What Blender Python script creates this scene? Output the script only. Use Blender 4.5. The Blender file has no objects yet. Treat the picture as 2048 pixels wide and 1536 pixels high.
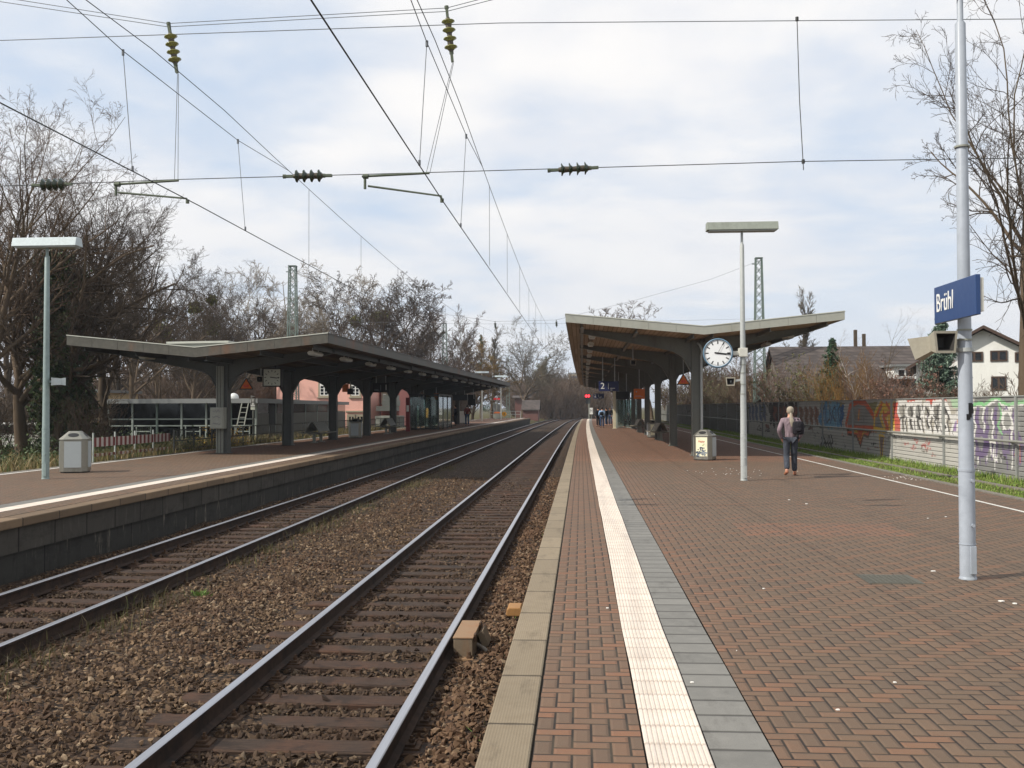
import bpy, bmesh, math, random
import numpy as np
from mathutils import Vector, Matrix, Euler

SC = bpy.context.scene
COL = SC.collection
R = math.radians
rnd = random.Random(7)

# ------------------------------------------------------------------ camera
EYE = Vector((0.0, 0.0, 1.755))
FPX, CX, CY = 2000.0, 1024.0, 768.0
YAW, PITCH, ROLL = math.atan(138 / 2000), math.atan(47 / 2000), R(-0.2)
cam_data = bpy.data.cameras.new("camera")
cam = bpy.data.objects.new("camera", cam_data)
COL.objects.link(cam)
cam_data.sensor_width = 36.0
cam_data.lens = 36.0 * FPX / 2048.0
cam_data.clip_start = 0.1
cam_data.clip_end = 6000
CAM_M = (Matrix.Rotation(YAW, 3, 'Z') @ Matrix.Rotation(math.pi / 2 + PITCH, 3, 'X') @ Matrix.Rotation(ROLL, 3, 'Z'))
cam.matrix_world = Matrix.Translation(EYE) @ CAM_M.to_4x4()
SC.camera = cam


def ray(px, py):
    return CAM_M @ Vector(((px - CX) / FPX, -(py - CY) / FPX, -1.0))


def P(px, py, y):
    """world point seen at photo pixel (px, py) at depth y along the track"""
    d = ray(px, py)
    return EYE + d * (y / d.y)


def G(px, py, z):
    """world point on the level z seen at photo pixel"""
    d = ray(px, py)
    return EYE + d * ((z - EYE.z) / d.z)


def atX(px, py, x):
    d = ray(px, py)
    return EYE + d * (x / d.x)


def bend(y):
    return (0.5 * ((y - 40.0) / 100.0) ** 2 if y > 40 else 0.0) + (2.2 * ((y - 140.0) / 100.0) ** 2 if y > 140 else 0.0)


def bend_a(y):
    y = np.asarray(y, dtype=float)
    return 0.5 * (np.maximum(y - 40, 0) / 100) ** 2 + 2.2 * (np.maximum(y - 140, 0) / 100) ** 2


ZL = 0.22          # level of the far (left) platform
RAIL = -0.48       # rail head
BALLAST = -0.685


# ------------------------------------------------------------------ scene helpers
def tag(o, label=None, cat=None, group=None, kind=None):
    if label: o['label'] = label
    if cat: o['category'] = cat
    if group: o['group'] = group
    if kind: o['kind'] = kind
    return o


def thing(name, label, cat, loc=(0, 0, 0), rz=0.0, group=None):
    o = bpy.data.objects.new(name, None)
    COL.objects.link(o)
    o.empty_display_size = 0.2
    o.matrix_world = Matrix.Translation(Vector(loc)) @ Matrix.Rotation(rz, 4, 'Z')
    o.location = loc
    o.rotation_euler = (0, 0, rz)
    return tag(o, label, cat, group)


def root_of(o):
    m = Matrix.Identity(4)
    while o is not None:
        m = Matrix.Translation(o.location) @ o.rotation_euler.to_matrix().to_4x4() @ m
        o = o.parent
    return m


def link_mesh(name, me, mats, parent=None, smooth=False, bevel=0.0):
    for m in (mats if isinstance(mats, (list, tuple)) else [mats]):
        me.materials.append(m)
    o = bpy.data.objects.new(name, me)
    COL.objects.link(o)
    if parent is not None:
        o.parent = parent
    if smooth:
        me.polygons.foreach_set('use_smooth', [True] * len(me.polygons))
    if bevel > 0:
        b = o.modifiers.new('bevel', 'BEVEL')
        b.width = bevel
        b.segments = 2
        b.limit_method = 'ANGLE'
        b.angle_limit = R(40)
    return o


def children(o):
    return list(o.children)


def copy_tree(o, parent=None):
    c = o.copy()
    COL.objects.link(c)
    c.parent = parent
    for ch in children(o):
        copy_tree(ch, c)
    return c


class MB:
    """collects shapes for one mesh"""

    def __init__(self):
        self.v, self.f, self.m, self.s = [], [], [], []
        self.mi = 0
        self.sm = False

    def add(self, vs, fs, smooth=None):
        o = len(self.v)
        self.v.extend([tuple(p) for p in vs])
        for f in fs:
            self.f.append(tuple(i + o for i in f))
            self.m.append(self.mi)
            self.s.append(self.sm if smooth is None else smooth)

    def box(self, x0, x1, y0, y1, z0, z1):
        v = [(x0, y0, z0), (x1, y0, z0), (x1, y1, z0), (x0, y1, z0), (x0, y0, z1), (x1, y0, z1), (x1, y1, z1), (x0, y1, z1)]
        self.add(v, [(3, 2, 1, 0), (4, 5, 6, 7), (0, 1, 5, 4), (1, 2, 6, 5), (2, 3, 7, 6), (3, 0, 4, 7)])

    def obox(self, c, ax, ay, az):
        """oriented box: centre and three half-axis vectors"""
        c, ax, ay, az = map(Vector, (c, ax, ay, az))
        v = []
        for sz in (-1, 1):
            for sx, sy in ((-1, -1), (1, -1), (1, 1), (-1, 1)):
                v.append(c + ax * sx + ay * sy + az * sz)
        self.add(v, [(3, 2, 1, 0), (4, 5, 6, 7), (0, 1, 5, 4), (1, 2, 6, 5), (2, 3, 7, 6), (3, 0, 4, 7)])

    def bar(self, a, b, w, h, up=(0, 0, 1)):
        a, b, up = Vector(a), Vector(b), Vector(up)
        d = (b - a)
        s = d.cross(up)
        if s.length < 1e-6:
            s = d.cross(Vector((1, 0, 0)))
        s.normalize()
        u = s.cross(d).normalized()
        self.obox((a + b) / 2, d / 2, s * w / 2, u * h / 2)

    def tube(self, pts, r, n=8, cap=True, smooth=True):
        pts = [Vector(p) for p in pts]
        k = len(pts)
        rs = r if isinstance(r, (list, tuple)) else [r] * k
        t0 = (pts[1] - pts[0]).normalized()
        ref = Vector((0, 0, 1)) if abs(t0.z) < 0.9 else Vector((1, 0, 0))
        s = t0.cross(ref).normalized()
        vs = []
        for i, p in enumerate(pts):
            if i == 0: t = pts[1] - pts[0]
            elif i == k - 1: t = pts[-1] - pts[-2]
            else: t = (pts[i + 1] - pts[i]).normalized() + (pts[i] - pts[i - 1]).normalized()
            t.normalize()
            s = (s - t * s.dot(t))
            s.normalize()
            u = t.cross(s)
            for j in range(n):
                a = 2 * math.pi * j / n
                vs.append(p + (s * math.cos(a) + u * math.sin(a)) * rs[i])
        fs = []
        for i in range(k - 1):
            for j in range(n):
                fs.append((i * n + j, i * n + (j + 1) % n, (i + 1) * n + (j + 1) % n, (i + 1) * n + j))
        self.add(vs, fs, smooth)
        if cap:
            self.add(vs[:n], [tuple(range(n - 1, -1, -1))], False)
            self.add(vs[-n:], [tuple(range(n))], False)

    def lathe(self, prof, c=(0, 0, 0), axis='Z', n=20, smooth=True):
        """prof: (radius, height) list, revolved round axis through c"""
        c = Vector(c)
        vs = []
        for r, h in prof:
            for j in range(n):
                a = 2 * math.pi * j / n
                x, y = r * math.cos(a), r * math.sin(a)
                if axis == 'Z': q = Vector((x, y, h))
                elif axis == 'Y': q = Vector((x, h, -y))
                else: q = Vector((h, x, y))
                vs.append(c + q)
        fs = []
        for i in range(len(prof) - 1):
            for j in range(n):
                fs.append((i * n + j, i * n + (j + 1) % n, (i + 1) * n + (j + 1) % n, (i + 1) * n + j))
        self.add(vs, fs, smooth)
        self.add(vs[:n], [tuple(range(n - 1, -1, -1))], False)
        self.add(vs[-n:], [tuple(range(n))], False)

    def prism(self, poly, o, u, w, depth):
        """polygon (a, b) in plane o + a*u + b*w, pushed along depth vector"""
        o, u, w, depth = map(Vector, (o, u, w, depth))
        a = [o + u * p[0] + w * p[1] for p in poly]
        b = [p + depth for p in a]
        n = len(poly)
        area = sum(poly[i][0] * poly[(i + 1) % n][1] - poly[(i + 1) % n][0] * poly[i][1] for i in range(n))
        flip = (u.cross(w).dot(depth) > 0) == (area > 0)
        fs = [tuple(range(n - 1, -1, -1)), tuple(range(n, 2 * n))]
        for i in range(n):
            fs.append((i, (i + 1) % n, n + (i + 1) % n, n + i))
        if not flip:
            fs = [tuple(reversed(f)) for f in fs]
        self.add(a + b, fs)

    def sweep(self, prof, path, smooth=False, cap=True):
        """prof (dx, dz) closed outline carried along path of (x, y, z), section always in the XZ plane"""
        n, k = len(prof), len(path)
        vs = [(p[0] + a, p[1], p[2] + b) for p in path for a, b in prof]
        fs = []
        for i in range(k - 1):
            for j in range(n):
                fs.append((i * n + j, i * n + (j + 1) % n, (i + 1) * n + (j + 1) % n, (i + 1) * n + j))
        self.add(vs, fs, smooth)
        if cap:
            self.add(vs[:n], [tuple(range(n - 1, -1, -1))])
            self.add(vs[-n:], [tuple(range(n))])

    def build(self, name, mats, parent=None, world=True, bevel=0.0):
        vs = self.v
        if parent is not None and world:
            inv = root_of(parent).inverted()
            vs = [inv @ Vector(p) for p in vs]
        me = bpy.data.meshes.new(name)
        me.from_pydata([tuple(p) for p in vs], [], self.f)
        me.polygons.foreach_set('material_index', self.m)
        me.polygons.foreach_set('use_smooth', self.s)
        me.update()
        return link_mesh(name, me, mats, parent, False, bevel)


def np_mesh(name, verts, faces, mats, parent=None, smooth=False, fmat=None):
    """faces: (n, k) int array of equal-size polygons"""
    me = bpy.data.meshes.new(name)
    verts = np.asarray(verts, dtype=np.float32)
    faces = np.asarray(faces, dtype=np.int32)
    n, k = faces.shape
    me.vertices.add(len(verts))
    me.vertices.foreach_set('co', verts.ravel())
    me.loops.add(n * k)
    me.loops.foreach_set('vertex_index', faces.ravel())
    me.polygons.add(n)
    me.polygons.foreach_set('loop_start', np.arange(0, n * k, k, dtype=np.int32))
    try:
        me.polygons.foreach_set('loop_total', np.full(n, k, dtype=np.int32))
    except Exception:
        pass
    if fmat is not None:
        me.polygons.foreach_set('material_index', np.asarray(fmat, dtype=np.int32))
    me.polygons.foreach_set('use_smooth', np.full(n, smooth, dtype=bool))
    me.update(calc_edges=True)
    me.validate()
    return link_mesh(name, me, mats, parent)


def text_obj(name, s, size, mat, parent, M, depth=0.004, align='CENTER', xs=1.0):
    """lettering as mesh; M maps (x right, y up, z out) of the text to the world"""
    cu = bpy.data.curves.new(name, 'FONT')
    cu.body = s
    cu.size = size
    cu.extrude = depth / 2
    cu.align_x = align
    cu.align_y = 'CENTER' if align == 'CENTER' else 'BOTTOM_BASELINE'
    tmp = bpy.data.objects.new(name + "_tmp", cu)
    COL.objects.link(tmp)
    dg = bpy.context.evaluated_depsgraph_get()
    me = bpy.data.meshes.new_from_object(tmp.evaluated_get(dg))
    bpy.data.objects.remove(tmp)
    me.transform(M @ Matrix.Diagonal((xs, 1, 1, 1)))
    if parent is not None:
        me.transform(root_of(parent).inverted())
    me.materials.clear()
    return link_mesh(name, me, mat, parent)


def frame_matrix(o, u, w):
    """matrix with x axis u, y axis w, z = u x w, origin o"""
    u, w = Vector(u).normalized(), Vector(w).normalized()
    n = u.cross(w)
    m = Matrix((u, w, n)).transposed().to_4x4()
    m.translation = Vector(o)
    return m


# ------------------------------------------------------------------ node helpers
class S:
    def __init__(self, nt, sock):
        self.nt, self.k = nt, sock

    def _m(self, op, *a):
        n = self.nt.nodes.new('ShaderNodeMath')
        n.operation = op
        for i, x in enumerate((self,) + a):
            if isinstance(x, S): self.nt.links.new(x.k, n.inputs[i])
            else: n.inputs[i].default_value = x
        return S(self.nt, n.outputs[0])

    def __add__(self, o): return self._m('ADD', o)
    def __sub__(self, o): return self._m('SUBTRACT', o)
    def __mul__(self, o): return self._m('MULTIPLY', o)
    def __truediv__(self, o): return self._m('DIVIDE', o)
    def floor(self): return self._m('FLOOR')
    def frac(self): return self._m('FRACT')
    def mod(self, o): return self._m('FLOORED_MODULO', o)
    def lt(self, o): return self._m('LESS_THAN', o)
    def gt(self, o): return self._m('GREATER_THAN', o)
    def mn(self, o): return self._m('MINIMUM', o)
    def mx(self, o): return self._m('MAXIMUM', o)
    def abs(self): return self._m('ABSOLUTE')
    def inv(self): return (self * -1.0) + 1.0
    def smooth(self, a, b):
        n = self.nt.nodes.new('ShaderNodeMapRange')
        n.interpolation_type = 'SMOOTHSTEP'
        self.nt.links.new(self.k, n.inputs[0])
        n.inputs[1].default_value, n.inputs[2].default_value = a, b
        return S(self.nt, n.outputs[0])


class Mat:
    def __init__(self, name):
        self.mat = bpy.data.materials.new(name)
        self.mat.use_nodes = True
        self.nt = self.mat.node_tree
        self.nt.nodes.clear()
        self.out = self.new('ShaderNodeOutputMaterial')

    def new(self, t): return self.nt.nodes.new(t)

    def obj(self):
        if not hasattr(self, '_tc'): self._tc = self.new('ShaderNodeTexCoord')
        return S(self.nt, self._tc.outputs['Object'])

    def pos(self):
        if not hasattr(self, '_geo'): self._geo = self.new('ShaderNodeNewGeometry')
        return S(self.nt, self._geo.outputs['Position'])

    def island(self):
        self.pos()
        return S(self.nt, self._geo.outputs['Random Per Island'])

    def objrand(self):
        return S(self.nt, self.new('ShaderNodeObjectInfo').outputs['Random'])

    def xyz(self, v):
        n = self.new('ShaderNodeSeparateXYZ')
        self.nt.links.new(v.k, n.inputs[0])
        return [S(self.nt, n.outputs[i]) for i in range(3)]

    def vec(self, x, y=0.0, z=0.0):
        n = self.new('ShaderNodeCombineXYZ')
        for i, a in enumerate((x, y, z)):
            if isinstance(a, S): self.nt.links.new(a.k, n.inputs[i])
            else: n.inputs[i].default_value = a
        return S(self.nt, n.outputs[0])

    def scale(self, v, s):
        n = self.new('ShaderNodeMapping')
        self.nt.links.new(v.k, n.inputs[0])
        n.inputs['Scale'].default_value = s
        return S(self.nt, n.outputs[0])

    def noise(self, v, scale, detail=4.0, rough=0.55, dist=0.0):
        n = self.new('ShaderNodeTexNoise')
        self.nt.links.new(v.k, n.inputs['Vector'])
        n.inputs['Scale'].default_value = scale
        n.inputs['Detail'].default_value = detail
        n.inputs['Roughness'].default_value = rough
        n.inputs['Distortion'].default_value = dist
        return S(self.nt, n.outputs[0])

    def white(self, v):
        n = self.new('ShaderNodeTexWhiteNoise')
        n.noise_dimensions = '3D'
        self.nt.links.new(v.k, n.inputs['Vector'])
        return S(self.nt, n.outputs['Value'])

    def voronoi(self, v, scale, feat='F1', out='Distance'):
        n = self.new('ShaderNodeTexVoronoi')
        n.feature = feat
        self.nt.links.new(v.k, n.inputs['Vector'])
        n.inputs['Scale'].default_value = scale
        return S(self.nt, n.outputs[out])

    def ramp(self, f, stops):
        n = self.new('ShaderNodeValToRGB')
        self.nt.links.new(f.k, n.inputs[0])
        e = n.color_ramp.elements
        while len(e) < len(stops): e.new(0.5)
        for i, (p, c) in enumerate(stops):
            e[i].position = p
            e[i].color = (*c, 1) if len(c) == 3 else c
        return S(self.nt, n.outputs[0])

    def mix(self, f, a, b, blend='MIX'):
        n = self.new('ShaderNodeMix')
        n.data_type = 'RGBA'
        n.blend_type = blend
        n.clamp_factor = True
        for k, x in ((0, f), (6, a), (7, b)):
            if isinstance(x, S): self.nt.links.new(x.k, n.inputs[k])
            elif k == 0: n.inputs[0].default_value = x
            else: n.inputs[k].default_value = (*x, 1)
        return S(self.nt, n.outputs[2])

    def bump(self, h, strength=0.5, dist=0.01, normal=None):
        n = self.new('ShaderNodeBump')
        self.nt.links.new(h.k, n.inputs['Height'])
        n.inputs['Strength'].default_value = strength
        n.inputs['Distance'].default_value = dist
        if normal is not None: self.nt.links.new(normal.k, n.inputs['Normal'])
        return S(self.nt, n.outputs[0])

    def surf(self, base, rough=0.7, metal=0.0, normal=None, spec=0.5, emit=None, estr=0.0, trans=0.0, alpha=None):
        b = self.new('ShaderNodeBsdfPrincipled')
        for k, x in (('Base Color', base), ('Roughness', rough), ('Metallic', metal), ('Specular IOR Level', spec)):
            if isinstance(x, S): self.nt.links.new(x.k, b.inputs[k])
            elif k == 'Base Color': b.inputs[k].default_value = (*x, 1)
            else: b.inputs[k].default_value = x
        if normal is not None: self.nt.links.new(normal.k, b.inputs['Normal'])
        if emit is not None:
            b.inputs['Emission Color'].default_value = (*emit, 1)
            b.inputs['Emission Strength'].default_value = estr
        if trans: b.inputs['Transmission Weight'].default_value = trans
        if alpha is not None: b.inputs['Alpha'].default_value = alpha
        self.nt.links.new(b.outputs[0], self.out.inputs[0])
        return self.mat


def sh(r, g, b):
    """8-bit sRGB to linear"""
    f = lambda c: (c / 255 / 12.92) if c / 255 <= 0.04045 else ((c / 255 + 0.055) / 1.055) ** 2.4
    return (f(r), f(g), f(b))


def mul(c, k): return tuple(x * k for x in c)


def weathered(name, col, rough=0.6, metal=0.0, var=0.35, dirt=(0.05, 0.04, 0.03), amount=0.3, scale=3.0, bump=0.15, spec=0.4, streak=True):
    m = Mat(name)
    o = m.obj()
    n1 = m.noise(m.scale(o, (1, 1, 0.25 if streak else 1)), scale, 6, 0.65)
    n2 = m.noise(o, scale * 9, 4, 0.6)
    a = m.mix(n2.smooth(0.3, 0.75), mul(col, 1 - var), mul(col, 1 + var * 0.4))
    c = m.mix((n1.smooth(0.5, 0.78)) * amount, a, dirt)
    return m.surf(c, (n2 * 0.25) + (rough - 0.12), metal, m.bump(n2, bump, 0.004), spec)


def plain(name, col, rough=0.5, metal=0.0, spec=0.5, var=0.12):
    m = Mat(name)
    n = m.noise(m.obj(), 14, 4, 0.6)
    c = m.mix(n, mul(col, 1 - var), mul(col, 1 + var))
    return m.surf(c, (n * 0.2) + (rough - 0.1), metal, m.bump(n, 0.06, 0.003), spec)
# ------------------------------------------------------------------ materials
def mat_bricks(name, ox, edge_y=None, far=False):
    """herringbone clay pavers; cleaner and redder under the canopy roof, greyed by weather outside it"""
    m = Mat(name)
    X, Y, Z = m.xyz(m.pos())
    B = 0.1
    gx, gy = (X + ox) / B, Y / B
    i, j = gx.floor(), gy.floor()
    u, v = gx.frac(), gy.frac()
    k = (i - j).mod(4.0)
    hor = k.lt(1.5)                         # brick lies across the platform
    ver = hor.inv()
    k1 = k.gt(0.5) * hor                    # second half of a lying brick
    k2 = k.lt(2.5) * ver                    # upper half of a standing brick
    uu = u + k1
    vv = v + k2
    lx = hor + 1.0
    ly = ver + 1.0
    d = uu.mn(lx - uu).mn(vv.mn(ly - vv))   # distance to the joint
    ident = m.vec(i - k1, j - k2, hor)
    rv = m.white(ident)
    rv = (rv * 0.62 + hor * 0.38) if True else rv
    rv2 = m.white(m.vec(j - k2, i - k1, 3.7))
    joint = d.smooth(0.035, 0.10)
    rim = d.smooth(0.02, 0.24)
    fine = m.noise(m.pos(), 160, 3, 0.7)
    med = m.noise(m.pos(), 12, 4, 0.6)
    big = m.noise(m.pos(), 0.55, 5, 0.6)
    under = Y.smooth(31.6, 33.2) if edge_y is None else Y.smooth(edge_y - 0.8, edge_y + 0.8)
    strip = (Y - 14.6).abs().lt(0.75) * (X - 3.4).abs().lt(1.15)
    grey = m.ramp(rv, [(0.0, sh(90, 74, 60)), (0.4, sh(98, 80, 64)), (0.62, sh(104, 83, 65)), (0.82, sh(111, 84, 65)), (1.0, sh(119, 86, 64))])
    red = m.ramp(rv, [(0.0, sh(101, 79, 65)), (0.4, sh(114, 84, 66)), (0.7, sh(125, 88, 67)), (1.0, sh(136, 90, 66))])
    nearedge = X.smooth(1.8, 1.0) if not far else X.smooth(-99.0, -98.0) * 0.0
    redness = (under.mx(strip * 0.75)).mx(nearedge * 0.55 * (big.smooth(0.2, 0.7)))
    c = m.mix(redness, grey, red)
    c = m.mix((med.smooth(0.35, 0.8)) * 0.35, c, sh(96, 84, 70))
    grain = m.noise(m.pos(), 330, 2, 0.6)
    c = m.mix((fine.smooth(0.58, 0.75)) * 0.5, c, sh(160, 138, 112))
    c = m.mix((grain.smooth(0.55, 0.72)) * 0.45, c, sh(150, 130, 106))
    c = m.mix((grain.smooth(0.45, 0.3)) * 0.5, c, sh(58, 46, 38))
    c = m.mix((fine.smooth(0.45, 0.25)) * 0.5, c, sh(64, 50, 42))
    c = m.mix((big.smooth(0.5, 0.75)) * 0.35, c, sh(86, 74, 62))
    gum = m.voronoi(m.pos(), 1.4).lt(0.035)
    c = m.mix(gum * 0.55, c, sh(70, 62, 54))
    stain = m.noise(m.scale(m.pos(), (1, 0.5, 1)), 1.3, 5, 0.7)
    c = m.mix(stain.smooth(0.56, 0.72) * 0.45, c, sh(80, 68, 56))
    c = m.mix(stain.smooth(0.42, 0.28) * 0.2, c, sh(122, 98, 80))
    moss = m.noise(m.pos(), 3.0, 3, 0.6)
    jc = m.mix(moss.smooth(0.42, 0.62), sh(38, 31, 25), sh(60, 51, 39))
    c = m.mix(joint, jc, c)
    tilt = (rv2 - 0.5) * 0.12
    h = rim * 0.9 + fine * 0.2 + med * 0.25 + tilt + big * 1.5
    return m.surf(c, (fine * 0.2) + 0.68, 0, m.bump(h, 0.75, 0.008), 0.35)


def mat_strips(name, pitch, col, jw, var=0.25, jcol=(0.03, 0.026, 0.02), dots=False, worn=(0.3, 0.28, 0.26), offs=0.0, rough=0.75, spec=0.3):
    """slabs laid one after another along the platform"""
    m = Mat(name)
    X, Y, Z = m.xyz(m.pos())
    g = (Y + offs) / pitch
    idx, fr = g.floor(), g.frac()
    d = fr.mn(fr.inv()) * pitch
    joint = d.smooth(jw * 0.35, jw)
    rv = m.white(m.vec(idx, 1.3, 0.0))
    fine = m.noise(m.pos(), 150, 3, 0.75)
    med = m.noise(m.scale(m.pos(), (1, 1, 1)), 9, 5, 0.6)
    big = m.noise(m.pos(), 1.1, 4, 0.6)
    c = m.mix(rv, mul(col, 1 - var), mul(col, 1 + var * 0.5))
    c = m.mix(med.smooth(0.4, 0.75) * 0.45, c, worn)
    c = m.mix(big.smooth(0.5, 0.8) * 0.35, c, mul(col, 0.6))
    c = m.mix(fine.smooth(0.5, 0.3) * 0.55, c, mul(col, 0.5))
    c = m.mix(fine.smooth(0.58, 0.75) * 0.35, c, mul(col, 1.5))
    grime = m.noise(m.scale(m.pos(), (1.6, 0.5, 1)), 2.6, 6, 0.72)
    c = m.mix(grime.smooth(0.52, 0.72) * 0.5, c, mul(jcol, 1.6))
    chip = (d - med * 0.035).smooth(-0.004, 0.006)
    joint = joint * (chip * 0.5 + 0.5)
    h = joint + fine * 0.15 + (m.white(m.vec(idx, 8.3, 0.0))) * 0.5
    if dots:
        q = 0.016
        du, dv = (X / q).frac() - 0.5, (Y / q).frac() - 0.5
        r = (du * du + dv * dv)
        knob = r.smooth(0.16, 0.04)
        h = h + knob * 0.25
        c = m.mix(knob.inv() * 0.35, c, mul(col, 0.45))
    c = m.mix(joint, jcol, c)
    return m.surf(c, rough, 0, m.bump(h, 0.7, 0.006), spec)


def mat_ballast_ground():
    m = Mat('ballast bed')
    X, Y, Z = m.xyz(m.pos())
    p = m.pos()
    vo = m.voronoi(p, 20)
    vc = m.voronoi(p, 20, 'F1', 'Color')
    cr, cg, cb = m.xyz(vc)
    big = m.noise(p, 0.5, 5, 0.6)
    c = m.ramp(cr, [(0, sh(50, 40, 32)), (0.5, sh(84, 67, 51)), (0.85, sh(106, 86, 65)), (1, sh(132, 110, 84))])
    c = m.mix(vo.smooth(0.35, 0.62), c, sh(30, 24, 20))
    c = m.mix(big.smooth(0.4, 0.7) * 0.5, c, sh(66, 50, 39))
    soil = (X + 5.2).abs().smooth(0.5, 0.1) * Y.lt(60.0)
    c = m.mix(soil * 0.75, c, sh(58, 47, 36))
    h = vo.inv() + cg * 0.6
    return m.surf(c, 0.9, 0, m.bump(h, 1.0, 0.03), 0.2)


def mat_stone():
    m = Mat('ballast stone')
    r = m.island()
    p = m.pos()
    big = m.noise(p, 0.7, 4, 0.6)
    n = m.noise(p, 60, 3, 0.6)
    c = m.ramp(r, [(0, sh(56, 44, 35)), (0.35, sh(82, 65, 50)), (0.7, sh(104, 84, 64)), (0.9, sh(126, 104, 80)), (1.0, sh(156, 138, 114))])
    c = m.mix(big.smooth(0.42, 0.7) * 0.6, c, sh(84, 60, 44))
    c = m.mix(n.smooth(0.35, 0.7) * 0.45, c, sh(66, 51, 39))
    X, Y, Z = m.xyz(p)
    dust = ((X + 2.07).abs().smooth(0.95, 0.45)).mx((X + 6.27).abs().smooth(1.3, 0.6))
    c = m.mix(dust * 0.6, c, sh(50, 39, 31))
    c = m.mix((X + 0.85).abs().smooth(0.45, 0.2) * 0.28, c, sh(104, 76, 56))
    return m.surf(c, 0.85, 0, m.bump(n, 0.3, 0.004), 0.25)


def mat_wood_sleeper():
    m = Mat('creosoted wood')
    o = m.obj()
    r = m.objrand()
    n = m.noise(m.scale(o, (0.6, 9, 6)), 6, 6, 0.7)
    n2 = m.noise(m.scale(o, (1.5, 30, 20)), 5, 4, 0.7)
    big = m.noise(m.pos(), 1.7, 3, 0.6)
    c = m.mix(n.smooth(0.25, 0.75), sh(34, 28, 24), sh(80, 65, 54))
    c = m.mix(r * 0.5, c, sh(76, 54, 42))
    c = m.mix(big.smooth(0.45, 0.7) * 0.5, c, sh(92, 62, 45))
    c = m.mix(n2.smooth(0.5, 0.64) * 0.85, c, sh(22, 18, 16))
    oil = m.noise(m.pos(), 3.3, 4, 0.7)
    c = m.mix(oil.smooth(0.52, 0.66) * 0.6, c, sh(30, 25, 22))
    return m.surf(c, 0.82, 0, m.bump(n2 + n, 0.6, 0.01), 0.25)


def mat_rust(name, c0, c1):
    m = Mat(name)
    n = m.noise(m.obj(), 6, 6, 0.7)
    n2 = m.noise(m.obj(), 70, 3, 0.6)
    c = m.mix(n.smooth(0.3, 0.7), c0, c1)
    return m.surf(c, 0.85, 0, m.bump(n2, 0.3, 0.004), 0.25)


def mat_railtop():
    m = Mat('polished rail head')
    X, Y, Z = m.xyz(m.obj())
    n = m.noise(m.scale(m.obj(), (30, 0.3, 30)), 3, 4, 0.6)
    c = m.mix(n, sh(160, 160, 164), sh(206, 207, 212))
    return m.surf(c, (n * 0.15) + 0.26, 0.85, None, 0.5)


def mat_wall(name, col, block, course, z0, streaks=0.6):
    """dirty block wall along the track"""
    m = Mat(name)
    X, Y, Z = m.xyz(m.pos())
    g = Y / block
    fr = g.frac()
    d = (fr.mn(fr.inv()) * block)
    joint = d.smooth(0.006, 0.02)
    rv = m.white(m.vec(g.floor(), 5.1, 0.0))
    n = m.noise(m.scale(m.pos(), (1, 2.2, 0.5)), 3.0, 6, 0.7)
    f = m.noise(m.pos(), 45, 4, 0.6)
    c = m.mix(rv, mul(col, 0.85), mul(col, 1.1))
    st = m.noise(m.scale(m.pos(), (1, 2.6, 0.35)), 2.4, 5, 0.75)
    c = m.mix(st.smooth(0.56, 0.74) * streaks, c, sh(140, 131, 116))
    blot = m.noise(m.scale(m.pos(), (1, 0.7, 1.6)), 2.0, 6, 0.75)
    c = m.mix(blot.smooth(0.48, 0.66) * 0.55, c, mul(col, 0.5))
    c = m.mix(n.smooth(0.5, 0.3) * (0.35 + 0.3 * streaks), c, mul(col, 0.45))
    c = m.mix(f.smooth(0.6, 0.8) * streaks, c, mul(col, 2.0))
    c = m.mix(joint, mul(col, 0.2), c)
    return m.surf(c, 0.9, 0, m.bump(joint + f * 0.4, 0.5, 0.01), 0.2)


def mat_ground():
    m = Mat('soil and grass')
    p = m.pos()
    n = m.noise(p, 0.15, 6, 0.65)
    n2 = m.noise(p, 3.0, 6, 0.7)
    c = m.ramp(n2, [(0.25, sh(60, 50, 36)), (0.5, sh(84, 72, 48)), (0.75, sh(76, 84, 42))])
    c = m.mix(n.smooth(0.4, 0.6) * 0.5, c, sh(66, 76, 38))
    return m.surf(c, 0.95, 0, m.bump(n2, 0.6, 0.05), 0.15)


def cloth(name, col):
    """woven cloth with soft folds"""
    m = Mat(name)
    n = m.noise(m.scale(m.obj(), (1, 1, 0.45)), 11, 3, 0.55, 0.6)
    f = m.noise(m.obj(), 60, 3, 0.6)
    c = m.mix(n.smooth(0.3, 0.7), mul(col, 0.72), mul(col, 1.12))
    return m.surf(c, 0.9, 0, m.bump(n + f * 0.1, 0.9, 0.04), 0.15)


def mat_leaf(name, cols, trans=0.25):
    m = Mat(name)
    r = m.island()
    c = m.ramp(r, [(i / (len(cols) - 1), c) for i, c in enumerate(cols)])
    return m.surf(c, 0.6, 0, None, 0.3)


def mat_bark(name, c0, c1, moss=None):
    m = Mat(name)
    o = m.obj()
    n = m.noise(m.scale(o, (1, 1, 0.3)), 9, 6, 0.7)
    b = m.noise(o, 0.8, 4, 0.6)
    c = m.mix(n, c0, c1)
    if moss is not None:
        c = m.mix(b.smooth(0.45, 0.6) * 0.6, c, moss)
    return m.surf(c, 0.9, 0, m.bump(n, 0.6, 0.02), 0.15)


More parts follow.
